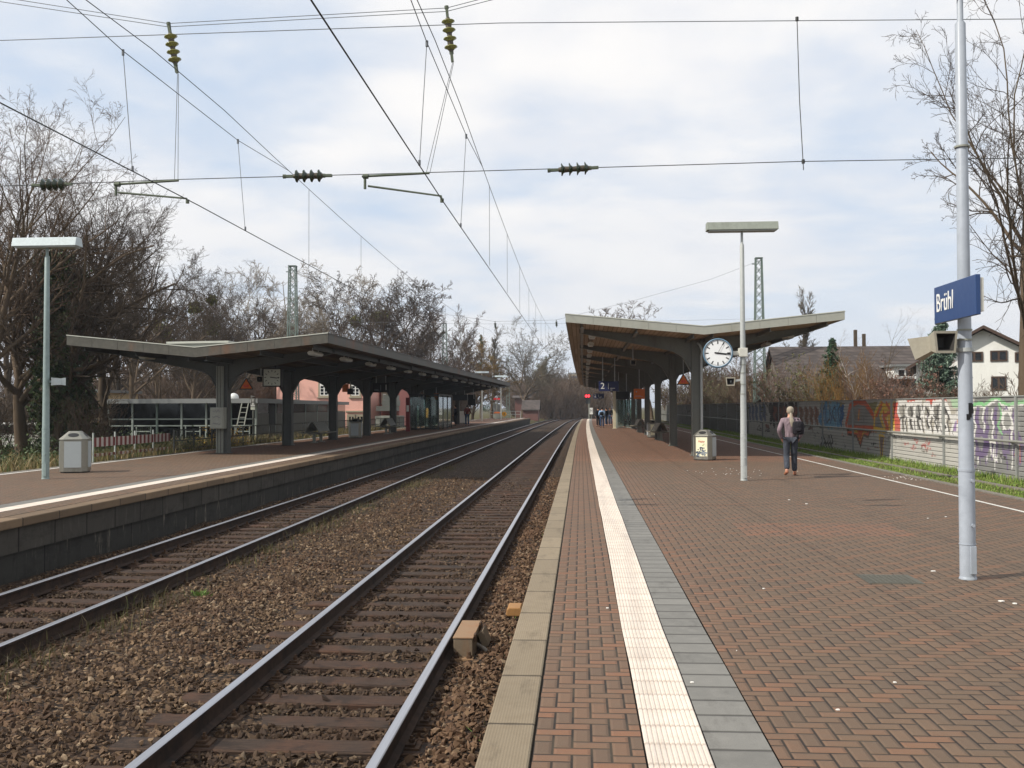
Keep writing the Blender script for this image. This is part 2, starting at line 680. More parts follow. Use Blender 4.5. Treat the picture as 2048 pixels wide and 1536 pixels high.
def mat_soffit(name, c0, c1):
    """boarded underside of the roof, boards run along the platform"""
    m = Mat(name)
    X, Y, Z = m.xyz(m.pos())
    g = X / 0.16
    fr = g.frac()
    d = fr.mn(fr.inv()) * 0.16
    rv = m.white(m.vec(g.floor(), (Y / 4.5).floor(), 0.0))
    n = m.noise(m.scale(m.pos(), (6, 0.4, 1)), 2.5, 5, 0.65)
    c = m.mix(rv, c0, c1)
    c = m.mix(n.smooth(0.5, 0.75) * 0.5, c, mul(c0, 0.5))
    c = m.mix(d.smooth(0.003, 0.012), mul(c0, 0.2), c)
    return m.surf(c, 0.8, 0, None, 0.2)


def mat_tiles(name, c0, c1, du=0.3, dv=0.35):
    m = Mat(name)
    o = m.obj()
    X, Y, Z = m.xyz(o)
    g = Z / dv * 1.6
    row = g.floor()
    fr = g.frac()
    gx = (Y + X) / du + row * 0.5
    rv = m.white(m.vec(gx.floor(), row, 0.0))
    n = m.noise(o, 1.2, 5, 0.6)
    c = m.mix(rv, c0, c1)
    c = m.mix(n.smooth(0.5, 0.75) * 0.5, c, mul(c0, 0.6))
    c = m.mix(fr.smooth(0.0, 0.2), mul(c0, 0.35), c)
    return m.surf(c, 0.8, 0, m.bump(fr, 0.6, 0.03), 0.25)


def mat_glass(name, tint=(0.8, 0.9, 0.88), rough=0.02, dirt=1.0):
    """thin pane: mostly clear, reflecting more at a glancing angle"""
    m = Mat(name)
    t = m.new('ShaderNodeBsdfTransparent')
    t.inputs[0].default_value = (*tint, 1)
    g = m.new('ShaderNodeBsdfGlossy')
    g.inputs['Roughness'].default_value = rough
    g.inputs[0].default_value = (0.9, 0.95, 0.95, 1)
    fr = m.new('ShaderNodeFresnel')
    fr.inputs[0].default_value = 1.5
    n = m.noise(m.obj(), 5, 4, 0.6)
    dsh = m.new('ShaderNodeBsdfDiffuse')
    dsh.inputs[0].default_value = (0.35, 0.38, 0.36, 1)
    mx0 = m.new('ShaderNodeMixShader')
    k = n.smooth(0.45, 0.8) * 0.35 * dirt + 0.08 * dirt
    m.nt.links.new(k.k, mx0.inputs[0])
    m.nt.links.new(t.outputs[0], mx0.inputs[1])
    m.nt.links.new(dsh.outputs[0], mx0.inputs[2])
    mx = m.new('ShaderNodeMixShader')
    m.nt.links.new(fr.outputs[0], mx.inputs[0])
    m.nt.links.new(mx0.outputs[0], mx.inputs[1])
    m.nt.links.new(g.outputs[0], mx.inputs[2])
    m.nt.links.new(mx.outputs[0], m.out.inputs[0])
    return m.mat


def mat_paint_attr(name):
    """sheet-metal boards carrying spray paint and groove shade stored as a colour attribute"""
    m = Mat(name)
    a = m.new('ShaderNodeAttribute')
    a.attribute_name = 'paint'
    c = S(m.nt, a.outputs['Color'])
    n = m.noise(m.scale(m.pos(), (1, 0.6, 1.5)), 2.2, 6, 0.7)
    f = m.noise(m.pos(), 25, 4, 0.6)
    c = m.mix(n.smooth(0.45, 0.75) * 0.28, c, sh(112, 108, 98))
    c = m.mix(f * 0.25, c, sh(84, 80, 74))
    return m.surf(c, 0.6, 0, m.bump(f, 0.05, 0.003), 0.3)


M = {}
M['brick_near'] = mat_bricks('herringbone pavers near platform', 0.055)
M['brick_far'] = mat_bricks('herringbone pavers far platform', 0.02, 33.5, True)
M['kerb'] = mat_strips('studded kerb blocks', 1.0, sh(144, 130, 108), 0.009, 0.14, sh(54, 46, 36), True, sh(122, 107, 86), 0.42)
M['kerb_far'] = mat_strips('worn kerb slabs', 1.0, sh(120, 100, 78), 0.012, 0.25, sh(60, 50, 40), False, sh(104, 88, 70), 0.3)
M['tactile'] = mat_strips('ribbed guide strip', 0.3, sh(214, 202, 189), 0.005, 0.06, sh(176, 162, 148), False, sh(192, 175, 156), 0.1, 0.7)
M['slab'] = mat_strips('grey concrete slabs', 0.29, sh(116, 114, 108), 0.007, 0.14, sh(54, 51, 46), False, sh(132, 129, 122), 0.0, 0.6)
M['white_line'] = weathered('worn white paint', sh(205, 202, 194), 0.7, 0, 0.2, sh(120, 108, 95), 0.6, 2.5)
M['joint'] = plain('dark joint sand', sh(50, 42, 34), 0.95)
M['concrete'] = weathered('old concrete', sh(120, 114, 104), 0.85, 0, 0.3, sh(60, 54, 46), 0.5)
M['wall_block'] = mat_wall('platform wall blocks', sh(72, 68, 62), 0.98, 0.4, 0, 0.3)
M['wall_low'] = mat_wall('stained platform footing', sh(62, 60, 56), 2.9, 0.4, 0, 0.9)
M['coping'] = mat_wall('coping', sh(94, 84, 70), 0.98, 0.4, 0, 0.3)
M['ballast'] = mat_ballast_ground()
M['stone'] = mat_stone()
M['sleeper'] = mat_wood_sleeper()
M['rail'] = mat_rust('rusty rail side', sh(38, 30, 26), sh(64, 48, 38))
M['plate'] = mat_rust('rusty base plate', sh(48, 38, 32), sh(92, 70, 52))
M['railtop'] = mat_railtop()
M['ground'] = mat_ground()
M['grass'] = mat_leaf('grass blades', [sh(84, 106, 44), sh(106, 132, 54), sh(124, 146, 66), sh(140, 138, 88)])
M['drygrass'] = mat_leaf('dry grass', [sh(92, 78, 52), sh(122, 104, 70), sh(150, 132, 92), sh(86, 92, 46), sh(70, 82, 40)])
M['weed'] = mat_leaf('weeds', [sh(76, 66, 44), sh(98, 84, 58), sh(84, 88, 46), sh(72, 66, 42)])
M['leaf_bright'] = mat_leaf('fresh leaves', [sh(80, 104, 44), sh(102, 128, 58)])
M['ivy'] = mat_leaf('ivy leaves', [sh(38, 50, 28), sh(56, 72, 38), sh(80, 94, 54), sh(48, 62, 34)])
M['needles'] = mat_leaf('spruce needles', [sh(60, 80, 68), sh(88, 108, 92), sh(112, 130, 112), sh(74, 94, 78)])
M['darkneedle'] = mat_leaf('dark conifer needles', [sh(36, 58, 42), sh(56, 82, 58), sh(76, 100, 72)])
M['mistletoe'] = mat_leaf('mistletoe leaves', [sh(84, 84, 30), sh(112, 108, 44), sh(66, 70, 28)])
M['catkin'] = mat_leaf('yellow spring leaves', [sh(110, 94, 44), sh(134, 112, 58), sh(92, 84, 40)])
M['shrubleaf'] = mat_leaf('evergreen shrub leaves', [sh(70, 76, 46), sh(96, 98, 62), sh(118, 114, 78)])
M['redleaf'] = mat_leaf('reddish buds', [sh(100, 72, 60), sh(122, 90, 74), sh(86, 64, 52)])
M['forsythia'] = mat_leaf('yellow blossom', [sh(196, 148, 24), sh(220, 174, 40), sh(150, 110, 30)])
M['bark'] = mat_bark('brown bark', sh(68, 57, 47), sh(112, 97, 80), sh(84, 82, 56))
M['bark_dark'] = mat_bark('dark bark', sh(58, 50, 42), sh(98, 86, 72))
M['bark_pale'] = mat_bark('pale bark', sh(112, 104, 90), sh(150, 142, 124))
M['bark_birch'] = mat_bark('birch bark', sh(150, 142, 132), sh(196, 188, 178))
M['twig'] = mat_bark('twigs', sh(76, 63, 53), sh(112, 95, 79))
M['twig_dark'] = mat_bark('dark twigs', sh(54, 46, 39), sh(88, 76, 63))
M['twig_pale'] = mat_bark('pale twigs', sh(112, 102, 88), sh(146, 134, 116))
M['twig_orange'] = mat_bark('orange brown twigs', sh(98, 74, 42), sh(138, 106, 60))
M['twig_red'] = mat_bark('red brown twigs', sh(86, 66, 56), sh(120, 98, 84))
M['twig_grey'] = mat_bark('grey green twigs', sh(78, 70, 56), sh(112, 102, 84))
M['lamp_pole'] = weathered('grey green lamp paint', sh(166, 170, 168), 0.45, 0, 0.1, sh(100, 104, 98), 0.5, 1.6, 0.05)
M['lamp_pole_left'] = weathered('blue green lamp paint', sh(134, 150, 148), 0.45, 0, 0.12, sh(84, 92, 84), 0.5, 1.6, 0.05)
M['sign_pole'] = weathered('white grey mast paint', sh(158, 165, 174), 0.42, 0, 0.08, sh(112, 126, 112), 0.6, 1.2, 0.05)
M['shade_white'] = weathered('pale lamp housing', sh(190, 202, 204), 0.4, 0, 0.08, sh(130, 134, 126), 0.4, 2)
M['shade_dull'] = weathered('dull lamp housing', sh(142, 148, 138), 0.55, 0, 0.12, sh(96, 96, 84), 0.5, 2)
M['diffuser'] = plain('milky lamp cover', sh(150, 154, 150), 0.4)
M['signblue'] = plain('station sign blue', sh(34, 62, 108), 0.35, 0, 0.5, 0.05)
M['darkblue'] = plain('dark blue sign', sh(30, 38, 80), 0.4, 0, 0.5, 0.05)
M['white'] = plain('white enamel', sh(226, 226, 220), 0.4, 0, 0.5, 0.04)
M['offwhite'] = weathered('off white paint', sh(205, 204, 194), 0.5, 0, 0.08, sh(130, 124, 108), 0.4)
M['dial'] = plain('clock dial', sh(222, 224, 224), 0.3, 0, 0.5, 0.02)
M['dial_dull'] = plain('grey clock dial', sh(206, 210, 196), 0.4, 0, 0.5, 0.04)
M['black'] = plain('black paint', sh(18, 18, 19), 0.5)
M['clockblue'] = plain('blue clock rim', sh(92, 120, 140), 0.35)
M['beige'] = weathered('beige plastic', sh(158, 153, 138), 0.5, 0, 0.08, sh(110, 100, 80), 0.35, 4)
M['inside'] = plain('dark horn inside', sh(46, 44, 42), 0.7)
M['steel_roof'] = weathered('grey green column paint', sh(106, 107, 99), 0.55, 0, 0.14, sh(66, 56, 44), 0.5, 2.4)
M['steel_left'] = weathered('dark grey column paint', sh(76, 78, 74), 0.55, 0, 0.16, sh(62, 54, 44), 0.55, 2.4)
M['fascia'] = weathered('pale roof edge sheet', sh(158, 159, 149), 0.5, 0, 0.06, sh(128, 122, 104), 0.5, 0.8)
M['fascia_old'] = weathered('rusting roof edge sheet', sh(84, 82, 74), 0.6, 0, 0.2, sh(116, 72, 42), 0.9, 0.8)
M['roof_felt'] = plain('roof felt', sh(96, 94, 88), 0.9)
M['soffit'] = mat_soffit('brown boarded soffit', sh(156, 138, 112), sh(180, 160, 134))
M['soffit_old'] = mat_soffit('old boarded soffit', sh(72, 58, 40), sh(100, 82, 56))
M['zinc'] = plain('pale zinc sheet', sh(188, 190, 178), 0.5)
M['steel_bin'] = weathered('brushed steel', sh(150, 148, 138), 0.4, 0.8, 0.1, sh(110, 104, 92), 0.4, 3)
M['bin_panel'] = plain('pale panel', sh(166, 173, 174), 0.5, 0, 0.5, 0.06)
M['poster'] = plain('poster paper', sh(232, 228, 196), 0.5, 0, 0.4, 0.04)
M['poster_ink'] = plain('poster dark print', sh(62, 74, 90), 0.5)
M['poster_ink2'] = plain('poster grey print', sh(150, 158, 160), 0.5)
M['red_ink'] = plain('red print', sh(206, 74, 48), 0.5)
M['green_ink'] = plain('green print', sh(130, 160, 60), 0.5)
M['orange'] = plain('orange panel', sh(206, 106, 34), 0.5)
M['orange_box'] = weathered('faded orange plastic', sh(158, 116, 68), 0.6, 0, 0.12, sh(120, 84, 50), 0.4, 6)
M['box_grey'] = weathered('grey steel box', sh(118, 104, 86), 0.6, 0.1, 0.1, sh(124, 88, 58), 0.6, 5)
M['box_rust'] = weathered('rusty steel lid', sh(140, 112, 84), 0.7, 0, 0.15, sh(134, 88, 52), 0.7, 5)
M['cable'] = plain('grey cable', sh(112, 104, 94), 0.7)
M['cab_grey'] = weathered('grey meter box', sh(140, 142, 132), 0.6, 0, 0.1, sh(104, 98, 96), 0.4, 3)
M['scrawl'] = plain('faint marker scrawl', sh(96, 88, 112), 0.7)
M['bench'] = weathered('grey bench mesh', sh(128, 128, 120), 0.5, 0.2, 0.12, sh(86, 82, 72), 0.4)
M['bench_warm'] = weathered('brown bench slats', sh(132, 122, 104), 0.6, 0, 0.15, sh(84, 76, 62), 0.4)
M['railing'] = plain('dark railing paint', sh(58, 60, 58), 0.6)
M['railing_pale'] = plain('pale railing paint', sh(170, 176, 170), 0.5)
M['red_stripe'] = plain('red barrier stripe', sh(108, 48, 46), 0.6)
M['white_stripe'] = plain('white barrier stripe', sh(178, 168, 162), 0.6)
M['pink'] = weathered('pink render', sh(232, 178, 162), 0.85, 0, 0.05, sh(206, 152, 138), 0.35, 0.8)
M['pink_shade'] = weathered('rose render', sh(196, 128, 118), 0.85, 0, 0.06, sh(150, 100, 92), 0.35, 0.8)
M['stone_trim'] = plain('grey stone trim', sh(150, 142, 122), 0.8)
M['pane'] = plain('dark window pane', sh(26, 30, 34), 0.12, 0, 0.6, 0.2)
M['kiosk_wall'] = weathered('grey boarded wall', sh(110, 106, 98), 0.8, 0, 0.1, sh(70, 66, 58), 0.4)
M['kiosk_edge'] = plain('grey roof edge', sh(124, 126, 124), 0.55)
M['kiosk_frame'] = plain('pale window frame', sh(142, 150, 142), 0.5)
M['kiosk_inside'] = plain('dark interior', sh(30, 30, 28), 0.8)
M['house_white'] = weathered('white render', sh(226, 226, 220), 0.85, 0, 0.04, sh(180, 176, 164), 0.3, 0.7)
M['house_beige'] = weathered('beige render', sh(196, 172, 132), 0.85, 0, 0.05, sh(150, 128, 96), 0.3, 0.7)
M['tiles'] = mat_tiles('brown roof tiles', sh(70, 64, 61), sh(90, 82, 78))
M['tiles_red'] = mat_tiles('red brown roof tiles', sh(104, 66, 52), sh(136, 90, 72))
M['brickwall'] = weathered('red brick wall', sh(112, 78, 72), 0.85, 0, 0.15, sh(88, 58, 50), 0.3)
M['timber'] = plain('brown timber', sh(70, 52, 42), 0.7)
M['mast'] = weathered('green grey lattice paint', sh(104, 118, 110), 0.55, 0, 0.14, sh(92, 84, 66), 0.4)
M['wire'] = plain('dark wire', sh(44, 46, 44), 0.6)
M['wire_pale'] = plain('thin steel wire', sh(104, 108, 112), 0.5)
M['fitting'] = weathered('grey green pipe fitting', sh(88, 96, 80), 0.55, 0.2, 0.12, sh(70, 66, 40), 0.5)
M['ins_yellow'] = plain('yellowish glazed porcelain', sh(128, 128, 70), 0.2, 0, 0.6)
M['ins_dark'] = plain('dark green glazed porcelain', sh(44, 56, 40), 0.2, 0, 0.6)
M['ins_brown'] = plain('insulator core', sh(72, 64, 48), 0.5)
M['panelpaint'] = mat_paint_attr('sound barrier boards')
M['post_grey'] = weathered('grey barrier post', sh(140, 142, 138), 0.6, 0, 0.1, sh(96, 94, 84), 0.4)
M['barrier_dark'] = weathered('dark far barrier boards', sh(112, 112, 106), 0.7, 0, 0.12, sh(80, 78, 72), 0.4)
M['pipe'] = weathered('handrail pipe', sh(140, 140, 132), 0.5, 0.2, 0.08, sh(96, 90, 76), 0.4)
M['farwall_green'] = weathered('blue green far wall', sh(92, 122, 122), 0.8, 0, 0.1, sh(70, 96, 94), 0.4, 0.4)
M['farwall_grey'] = weathered('grey far wall', sh(148, 156, 160), 0.8, 0, 0.1, sh(110, 122, 128), 0.4, 0.4)
M['glass'] = mat_glass('shelter glass')
M['glass_dark'] = mat_glass('tinted glass', (0.2, 0.2, 0.19), 0.05, 0.12)
M['shelter_frame'] = plain('shelter frame', sh(150, 158, 150), 0.5)
M['shelter_dark'] = plain('dark shelter frame', sh(54, 58, 56), 0.5)
M['shelter_post'] = plain('cream post', sh(206, 198, 170), 0.5)
M['red_post'] = plain('dark red post', sh(120, 36, 34), 0.5)
M['skin'] = plain('skin', sh(196, 146, 122), 0.55, 0, 0.4, 0.05)
M['hair_grey'] = plain('grey blond hair', sh(150, 140, 124), 0.65, 0, 0.3, 0.2)
M['hair_dark'] = plain('dark hair', sh(44, 36, 30), 0.6, 0, 0.3, 0.2)
M['shirt'] = cloth('mauve shirt cloth', sh(134, 118, 124))
M['trousers'] = cloth('slate trousers cloth', sh(66, 70, 78))
M['jeans'] = cloth('blue jeans cloth', sh(60, 76, 104))
M['cloth_dark'] = cloth('black cloth', sh(34, 34, 40))
M['cloth_blue'] = cloth('light blue cloth', sh(150, 180, 216))
M['cloth_red'] = cloth('dark red cloth', sh(110, 56, 54))
M['shoe'] = plain('tan shoe leather', sh(150, 94, 66), 0.6)
M['pack'] = cloth('black backpack cloth', sh(38, 36, 40))
M['litter'] = plain('paper scrap', sh(224, 220, 212), 0.7)
M['manhole'] = weathered('cast iron cover', sh(92, 90, 80), 0.7, 0.2, 0.2, sh(60, 56, 48), 0.5, 9)
M['yellow_sign'] = plain('yellow enamel', sh(226, 160, 32), 0.5)
M['glow_red'] = Mat('signal red').surf((0.4, 0.01, 0.01), 0.4, 0, None, 0.5, (1.0, 0.02, 0.03), 6.0)
M['glow_lamp'] = Mat('lit lamp').surf((0.8, 0.75, 0.6), 0.4, 0, None, 0.5, (1.0, 0.92, 0.75), 2.5)
M['glow_orange'] = Mat('lit orange display').surf((0.6, 0.25, 0.05), 0.4, 0, None, 0.5, (1.0, 0.4, 0.1), 0.7)
# ------------------------------------------------------------------ sky and sun
SUN_AZ, SUN_EL = R(26), R(42)            # shadows run 26 degrees ahead of straight across the tracks
SUN_DIR = Vector((-math.cos(SUN_AZ) * math.cos(SUN_EL), -math.sin(SUN_AZ) * math.cos(SUN_EL), math.sin(SUN_EL)))
sun_data = bpy.data.lights.new('sun', 'SUN')
sun_data.energy = 4.8
sun_data.angle = R(0.53)
sun_data.color = (1.0, 0.94, 0.85)
sun = bpy.data.objects.new('sun', sun_data)
COL.objects.link(sun)
sun.rotation_euler = SUN_DIR.to_track_quat('Z', 'Y').to_euler()

world = bpy.data.worlds.new("World")
SC.world = world
world.use_nodes = True
wt = world.node_tree
wt.nodes.clear()
wo = wt.nodes.new('ShaderNodeOutputWorld')
bg = wt.nodes.new('ShaderNodeBackground')
bg.inputs[1].default_value = 0.1
sky = wt.nodes.new('ShaderNodeTexSky')
sky.sky_type = 'NISHITA'
sky.sun_disc = False
sky.sun_elevation = SUN_EL
sky.sun_rotation = math.atan2(SUN_DIR.x, SUN_DIR.y)
sky.air_density = 1.0
sky.dust_density = 1.5
class W(Mat):
    def __init__(self):
        self.nt = wt
w = W()
tc = wt.nodes.new('ShaderNodeTexCoord')
dirv = S(wt, tc.outputs['Generated'])
dx, dy, dz = w.xyz(dirv)
den = dz.mx(0.0) + 0.16
cl = w.vec(dx / den, dy / den, 0.0)                      # flat cloud deck seen in perspective
cl2 = w.scale(cl, (1.0, 1.15, 1.0))
n1 = w.noise(cl2, 0.75, 7, 0.5, 0.2)
n2 = w.noise(w.scale(cl, (1.0, 1.1, 1.0)), 2.2, 6, 0.5, 0.2)
n3 = w.noise(w.scale(cl, (0.8, 1.0, 1.0)), 0.5, 3, 0.5)
dens = n1 * 0.62 + n2 * 0.2 + n3 * 0.3
cover = dens.smooth(0.40, 0.60)
hor = dz.smooth(0.34, 0.0)
cover = cover.mx(hor * 0.8)
thick = (n2 * 0.6 + n1 * 0.5).smooth(0.42, 0.68)
cloud = w.mix(thick, (8.5, 8.7, 9.2), (10.3, 10.1, 9.9))
cloud = w.mix(hor * 0.75, cloud, (8.0, 8.3, 8.8))
blue = w.mix(0.72, S(wt, sky.outputs[0]), (6.2, 7.9, 10.2))
skyc = w.mix(cover, blue, cloud)
wt.links.new(skyc.k, bg.inputs[0])
wt.links.new(bg.outputs[0], wo.inputs[0])
SC.view_settings.view_transform = 'Standard'
SC.view_settings.look = 'None'
SC.view_settings.exposure = 0.0
SC.view_settings.gamma = 1.0
SC.view_settings.use_curve_mapping = False
SC.cycles.use_denoising = True
SC.cycles.max_bounces = 6
SC.cycles.transparent_max_bounces = 12
SC.cycles.sample_clamp_indirect = 6

# ------------------------------------------------------------------ ground
ys = [-60, -20, 0, 20, 40, 60, 80, 100, 120, 140, 150, 156, 170, 190, 220, 260, 320, 420, 700, 1500, 3500]


def ground_z(x, y):
    if y > 153:
        prof = [(-3500, 0), (-60, -.2), (-16, -.3), (-9.5, -.5), (-8.3, -.92), (-.3, -.92), (.8, -.55), (6, -.3), (10.8, -.15), (60, -.1), (3500, 0)]
    else:
        prof = [(-3500, 0), (-60, -.3), (-26, -.35), (-16, -.05), (-14, .1), (-13.8, -.95), (-.3, -.95), (8.2, -.95), (8.4, -.12), (10.8, -.12), (60, -.1), (3500, 0)]
    for (a, za), (b, zb) in zip(prof, prof[1:]):
        if x <= b:
            return za + (zb - za) * (x - a) / (b - a)
    return 0


gxs = [-3500, -800, -200, -60, -40, -26, -20, -16, -14, -13.8, -9.5, -8.3, -.3, .8, 6, 8.2, 8.4, 10.8, 20, 30, 60, 200, 800, 3500]
gv, gf = [], []
for y in ys:
    for x in gxs:
        b = bend(y) if abs(x) < 30 and y < 400 else 0
        gv.append((x + b, y, ground_z(x, y)))
nx = len(gxs)
for a in range(len(ys) - 1):
    for b in range(nx - 1):
        gf.append((a * nx + b, a * nx + b + 1, (a + 1) * nx + b + 1, (a + 1) * nx + b))
g = MB()
g.add(gv, gf)
tag(g.build('ground', M['ground']), kind='structure')

PY = [-12, -4, 0, 4, 5.4, 6.9, 8, 10, 12, 14, 16, 18, 20, 22.5, 25, 30, 35, 40, 45, 50, 55, 60, 65, 70, 75, 80, 85, 90, 95, 100, 105, 110, 115, 120, 125, 130, 135, 140, 145, 150]
END = 152.0


_jr = random.Random(5)
JIT = {}


def jit(y):
    k = round(y, 2)
    if k not in JIT:
        JIT[k] = _jr.uniform(-.005, .005)
    return JIT[k]


def lane(name, x0, x1, z, mat, y0=-12, y1=END, kind='structure', wavy=False):
    """flat strip of paving"""
    yy = [y for y in PY if y0 < y < y1]
    yy = [y0] + yy + [y1]
    b = MB()
    v = []
    for y in yy:
        j_ = jit(y) if wavy else 0
        v += [(x0 + bend(y) + j_, y, z), (x1 + bend(y) + j_ * .6, y, z)]
    b.add(v, [(2 * i, 2 * i + 1, 2 * i + 3, 2 * i + 2) for i in range(len(yy) - 1)])
    o = b.build(name, mat)
    tag(o, kind=kind)
    return o


def solid_lane(name, x0, x1, z0, z1, mat, y0=-12, y1=END, bevel=0):
    yy = [y0] + [y for y in PY if y0 < y < y1] + [y1]
    b = MB()
    b.sweep([(x0, z0), (x1, z0), (x1, z1), (x0, z1)], [(bend(y), y, 0) for y in yy])
    o = b.build(name, mat, bevel=bevel)
    tag(o, kind='structure')
    return o


# near platform
solid_lane('platform_base', -0.5, 8.28, -0.94, -0.02, M['joint'])
solid_lane('platform_kerb', -0.53, -0.265, -0.2, 0.0, M['kerb'], bevel=0.012)
lane('platform_edge_paving', -0.252, 0.31, 0.0, M['brick_near'])
lane('platform_paving', 0.972, 7.25, 0.0, M['brick_near'])
lane('platform_back_paving', 7.33, 8.12, 0.0, M['brick_near'])
lane('platform_line', 7.25, 7.33, 0.003, M['white_line'])
solid_lane('platform_back_kerb', 8.125, 8.3, -0.4, 0.02, M['concrete'])
lane('slab_strip', 0.645, 0.962, 0.0, M['slab'], wavy=True)
# ribbed tactile strip, real ribs
nr = 12
prof = []
x0, x1 = 0.318, 0.640
pw = (x1 - x0) / nr
for i in range(nr):
    a = x0 + i * pw
    prof += [(a, -0.004), (a + pw * .18, -0.004), (a + pw * .3, 0.001), (a + pw * .82, 0.001), (a + pw * .95, -0.004)]
prof.append((x1, -0.004))
yy = [-12] + [y for y in PY if -12 < y] + [END]
b = MB()
v = []
for y in yy:
    v += [(px + bend(y) + jit(y), y, pz) for px, pz in prof]
n = len(prof)
b.add(v, [(i * n + j, i * n + j + 1, (i + 1) * n + j + 1, (i + 1) * n + j) for i in range(len(yy) - 1) for j in range(n - 1)])
tag(b.build('tactile_strip', M['tactile']), kind='structure')
# end ramp of near platform
b = MB()
b.prism([(0, 0), (7, 0), (0, .9)], (-.5 + bend(END), END, -.92), (0, 1, 0), (0, 0, 1), (8.7, 0, 0))
tag(b.build('platform_ramp', M['concrete']), kind='structure')

# far platform
solid_lane('far_platform_base', -13.88, -8.08, -0.94, ZL - 0.02, M['joint'], y1=146)
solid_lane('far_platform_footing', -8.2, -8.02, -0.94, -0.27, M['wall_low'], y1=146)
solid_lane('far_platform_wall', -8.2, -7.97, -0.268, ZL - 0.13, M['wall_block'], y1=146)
solid_lane('far_platform_coping', -8.2, -7.9, ZL - 0.128, ZL, M['kerb_far'], y1=146, bevel=0.015)
lane('far_platform_edge_paving', -8.67, -8.21, ZL, M['brick_far'], y1=146)
lane('far_platform_line', -8.99, -8.675, ZL + 0.001, M['tactile'], y1=146)
lane('far_slab_strip', -9.31, -8.995, ZL, M['slab'], y1=146)
lane('far_platform_paving', -13.55, -9.318, ZL, M['brick_far'], y1=146)
lane('far_platform_back_line', -13.68, -13.55, ZL + 0.002, M['white_line'], y1=146)
solid_lane('far_platform_back_kerb', -13.9, -13.69, ZL - 0.5, ZL + 0.01, M['concrete'], y1=146)

# ------------------------------------------------------------------ ballast bed
rng = np.random.default_rng(3)


def bed_z(x, y):
    """height of the ballast; x, y arrays (x measured without the bend)"""
    mid = np.exp(-((x + 4.15) / 0.55) ** 2) * 0.07
    edge = np.exp(-((x + 0.86) / 0.27) ** 2) * 0.066 + np.exp(-((x + 5.12) / 0.26) ** 2) * 0.062
    lump = 0.018 * np.sin(x * 3.1 + y * 1.3) + 0.014 * np.sin(x * 6.3 - y * 2.7 + 1) + 0.01 * np.sin(y * 5.1 + x * 2)
    return BALLAST + mid + edge + lump * 0.8


def ballast_sheet():
    yv = np.concatenate([np.arange(-12, 40, 0.2), np.arange(40, 156, 2.0), np.arange(156, 420, 8.0)])
    xv = np.arange(-8.1, -0.3, 0.15)
    xv = np.concatenate([xv, [-0.35]])
    Y, X = np.meshgrid(yv, xv, indexing='ij')
    Z = bed_z(X, Y)
    Z = np.where(Y > 153, BALLAST - 0.0 + Z * 0, Z)
    B = bend_a(Y)
    V = np.stack([X + B, Y, Z], -1).reshape(-1, 3)
    ny, nxx = Y.shape
    idx = np.arange(ny * nxx).reshape(ny, nxx)
    F = np.stack([idx[:-1, :-1], idx[:-1, 1:], idx[1:, 1:], idx[1:, :-1]], -1).reshape(-1, 4)
    return np_mesh('trackbed', V, F, M['ballast'], smooth=True)


tag(ballast_sheet(), kind='structure')

TRACKS = [(-2.07, 'near'), (-6.27, 'far')]
PITCH_S = 0.575


def stone_shapes(n=36):
    out = []
    for i in range(n):
        bm = bmesh.new()
        for k in range(9):
            d = Vector((rnd.gauss(0, 1), rnd.gauss(0, 1), rnd.gauss(0, 1))).normalized()
            bm.verts.new((d.x * rnd.uniform(.8, 1.25), d.y * rnd.uniform(.55, .9), d.z * rnd.uniform(.4, .75)))
        bmesh.ops.convex_hull(bm, input=bm.verts)
        loose = [q for q in bm.verts if not q.link_faces]
        bmesh.ops.delete(bm, geom=loose, context='VERTS')
        bmesh.ops.triangulate(bm, faces=bm.faces)
        bm.verts.index_update()
        out.append((np.array([q.co for q in bm.verts]), np.array([[q.index for q in f.verts] for f in bm.faces])))
        bm.free()
    return out


SHAPES = stone_shapes()


def scatter_mesh(name, shapes, pos, size, mats, seed=1, flat=0.0):
    """many small solids joined in one mesh: random turn and size"""
    r = np.random.default_rng(seed)
    n = len(pos)
    which = r.integers(0, len(shapes), n)
    VV, FF = [], []
    off = 0
    for k, (sv, sf) in enumerate(shapes):
        sel = np.where(which == k)[0]
        if not len(sel):
            continue
        m = len(sel)
        q = r.normal(size=(m, 4))
        q /= np.linalg.norm(q, axis=1, keepdims=True)
        if flat > 0:
            q[:, 1:3] *= (1 - flat)
            q /= np.linalg.norm(q, axis=1, keepdims=True)
        w_, x_, y_, z_ = q.T
        Rm = np.stack([np.stack([1 - 2 * (y_ * y_ + z_ * z_), 2 * (x_ * y_ - z_ * w_), 2 * (x_ * z_ + y_ * w_)], -1),
                       np.stack([2 * (x_ * y_ + z_ * w_), 1 - 2 * (x_ * x_ + z_ * z_), 2 * (y_ * z_ - x_ * w_)], -1),
                       np.stack([2 * (x_ * z_ - y_ * w_), 2 * (y_ * z_ + x_ * w_), 1 - 2 * (x_ * x_ + y_ * y_)], -1)], 1)
        V = np.einsum('nij,kj->nki', Rm, sv) * size[sel][:, None, None] + pos[sel][:, None, :]
        F = sf[None] + (np.arange(m) * len(sv))[:, None, None] + off
        off += m * len(sv)
        VV.append(V.reshape(-1, 3))
        FF.append(F.reshape(-1, 3))
    return np_mesh(name, np.concatenate(VV), np.concatenate(FF), mats)


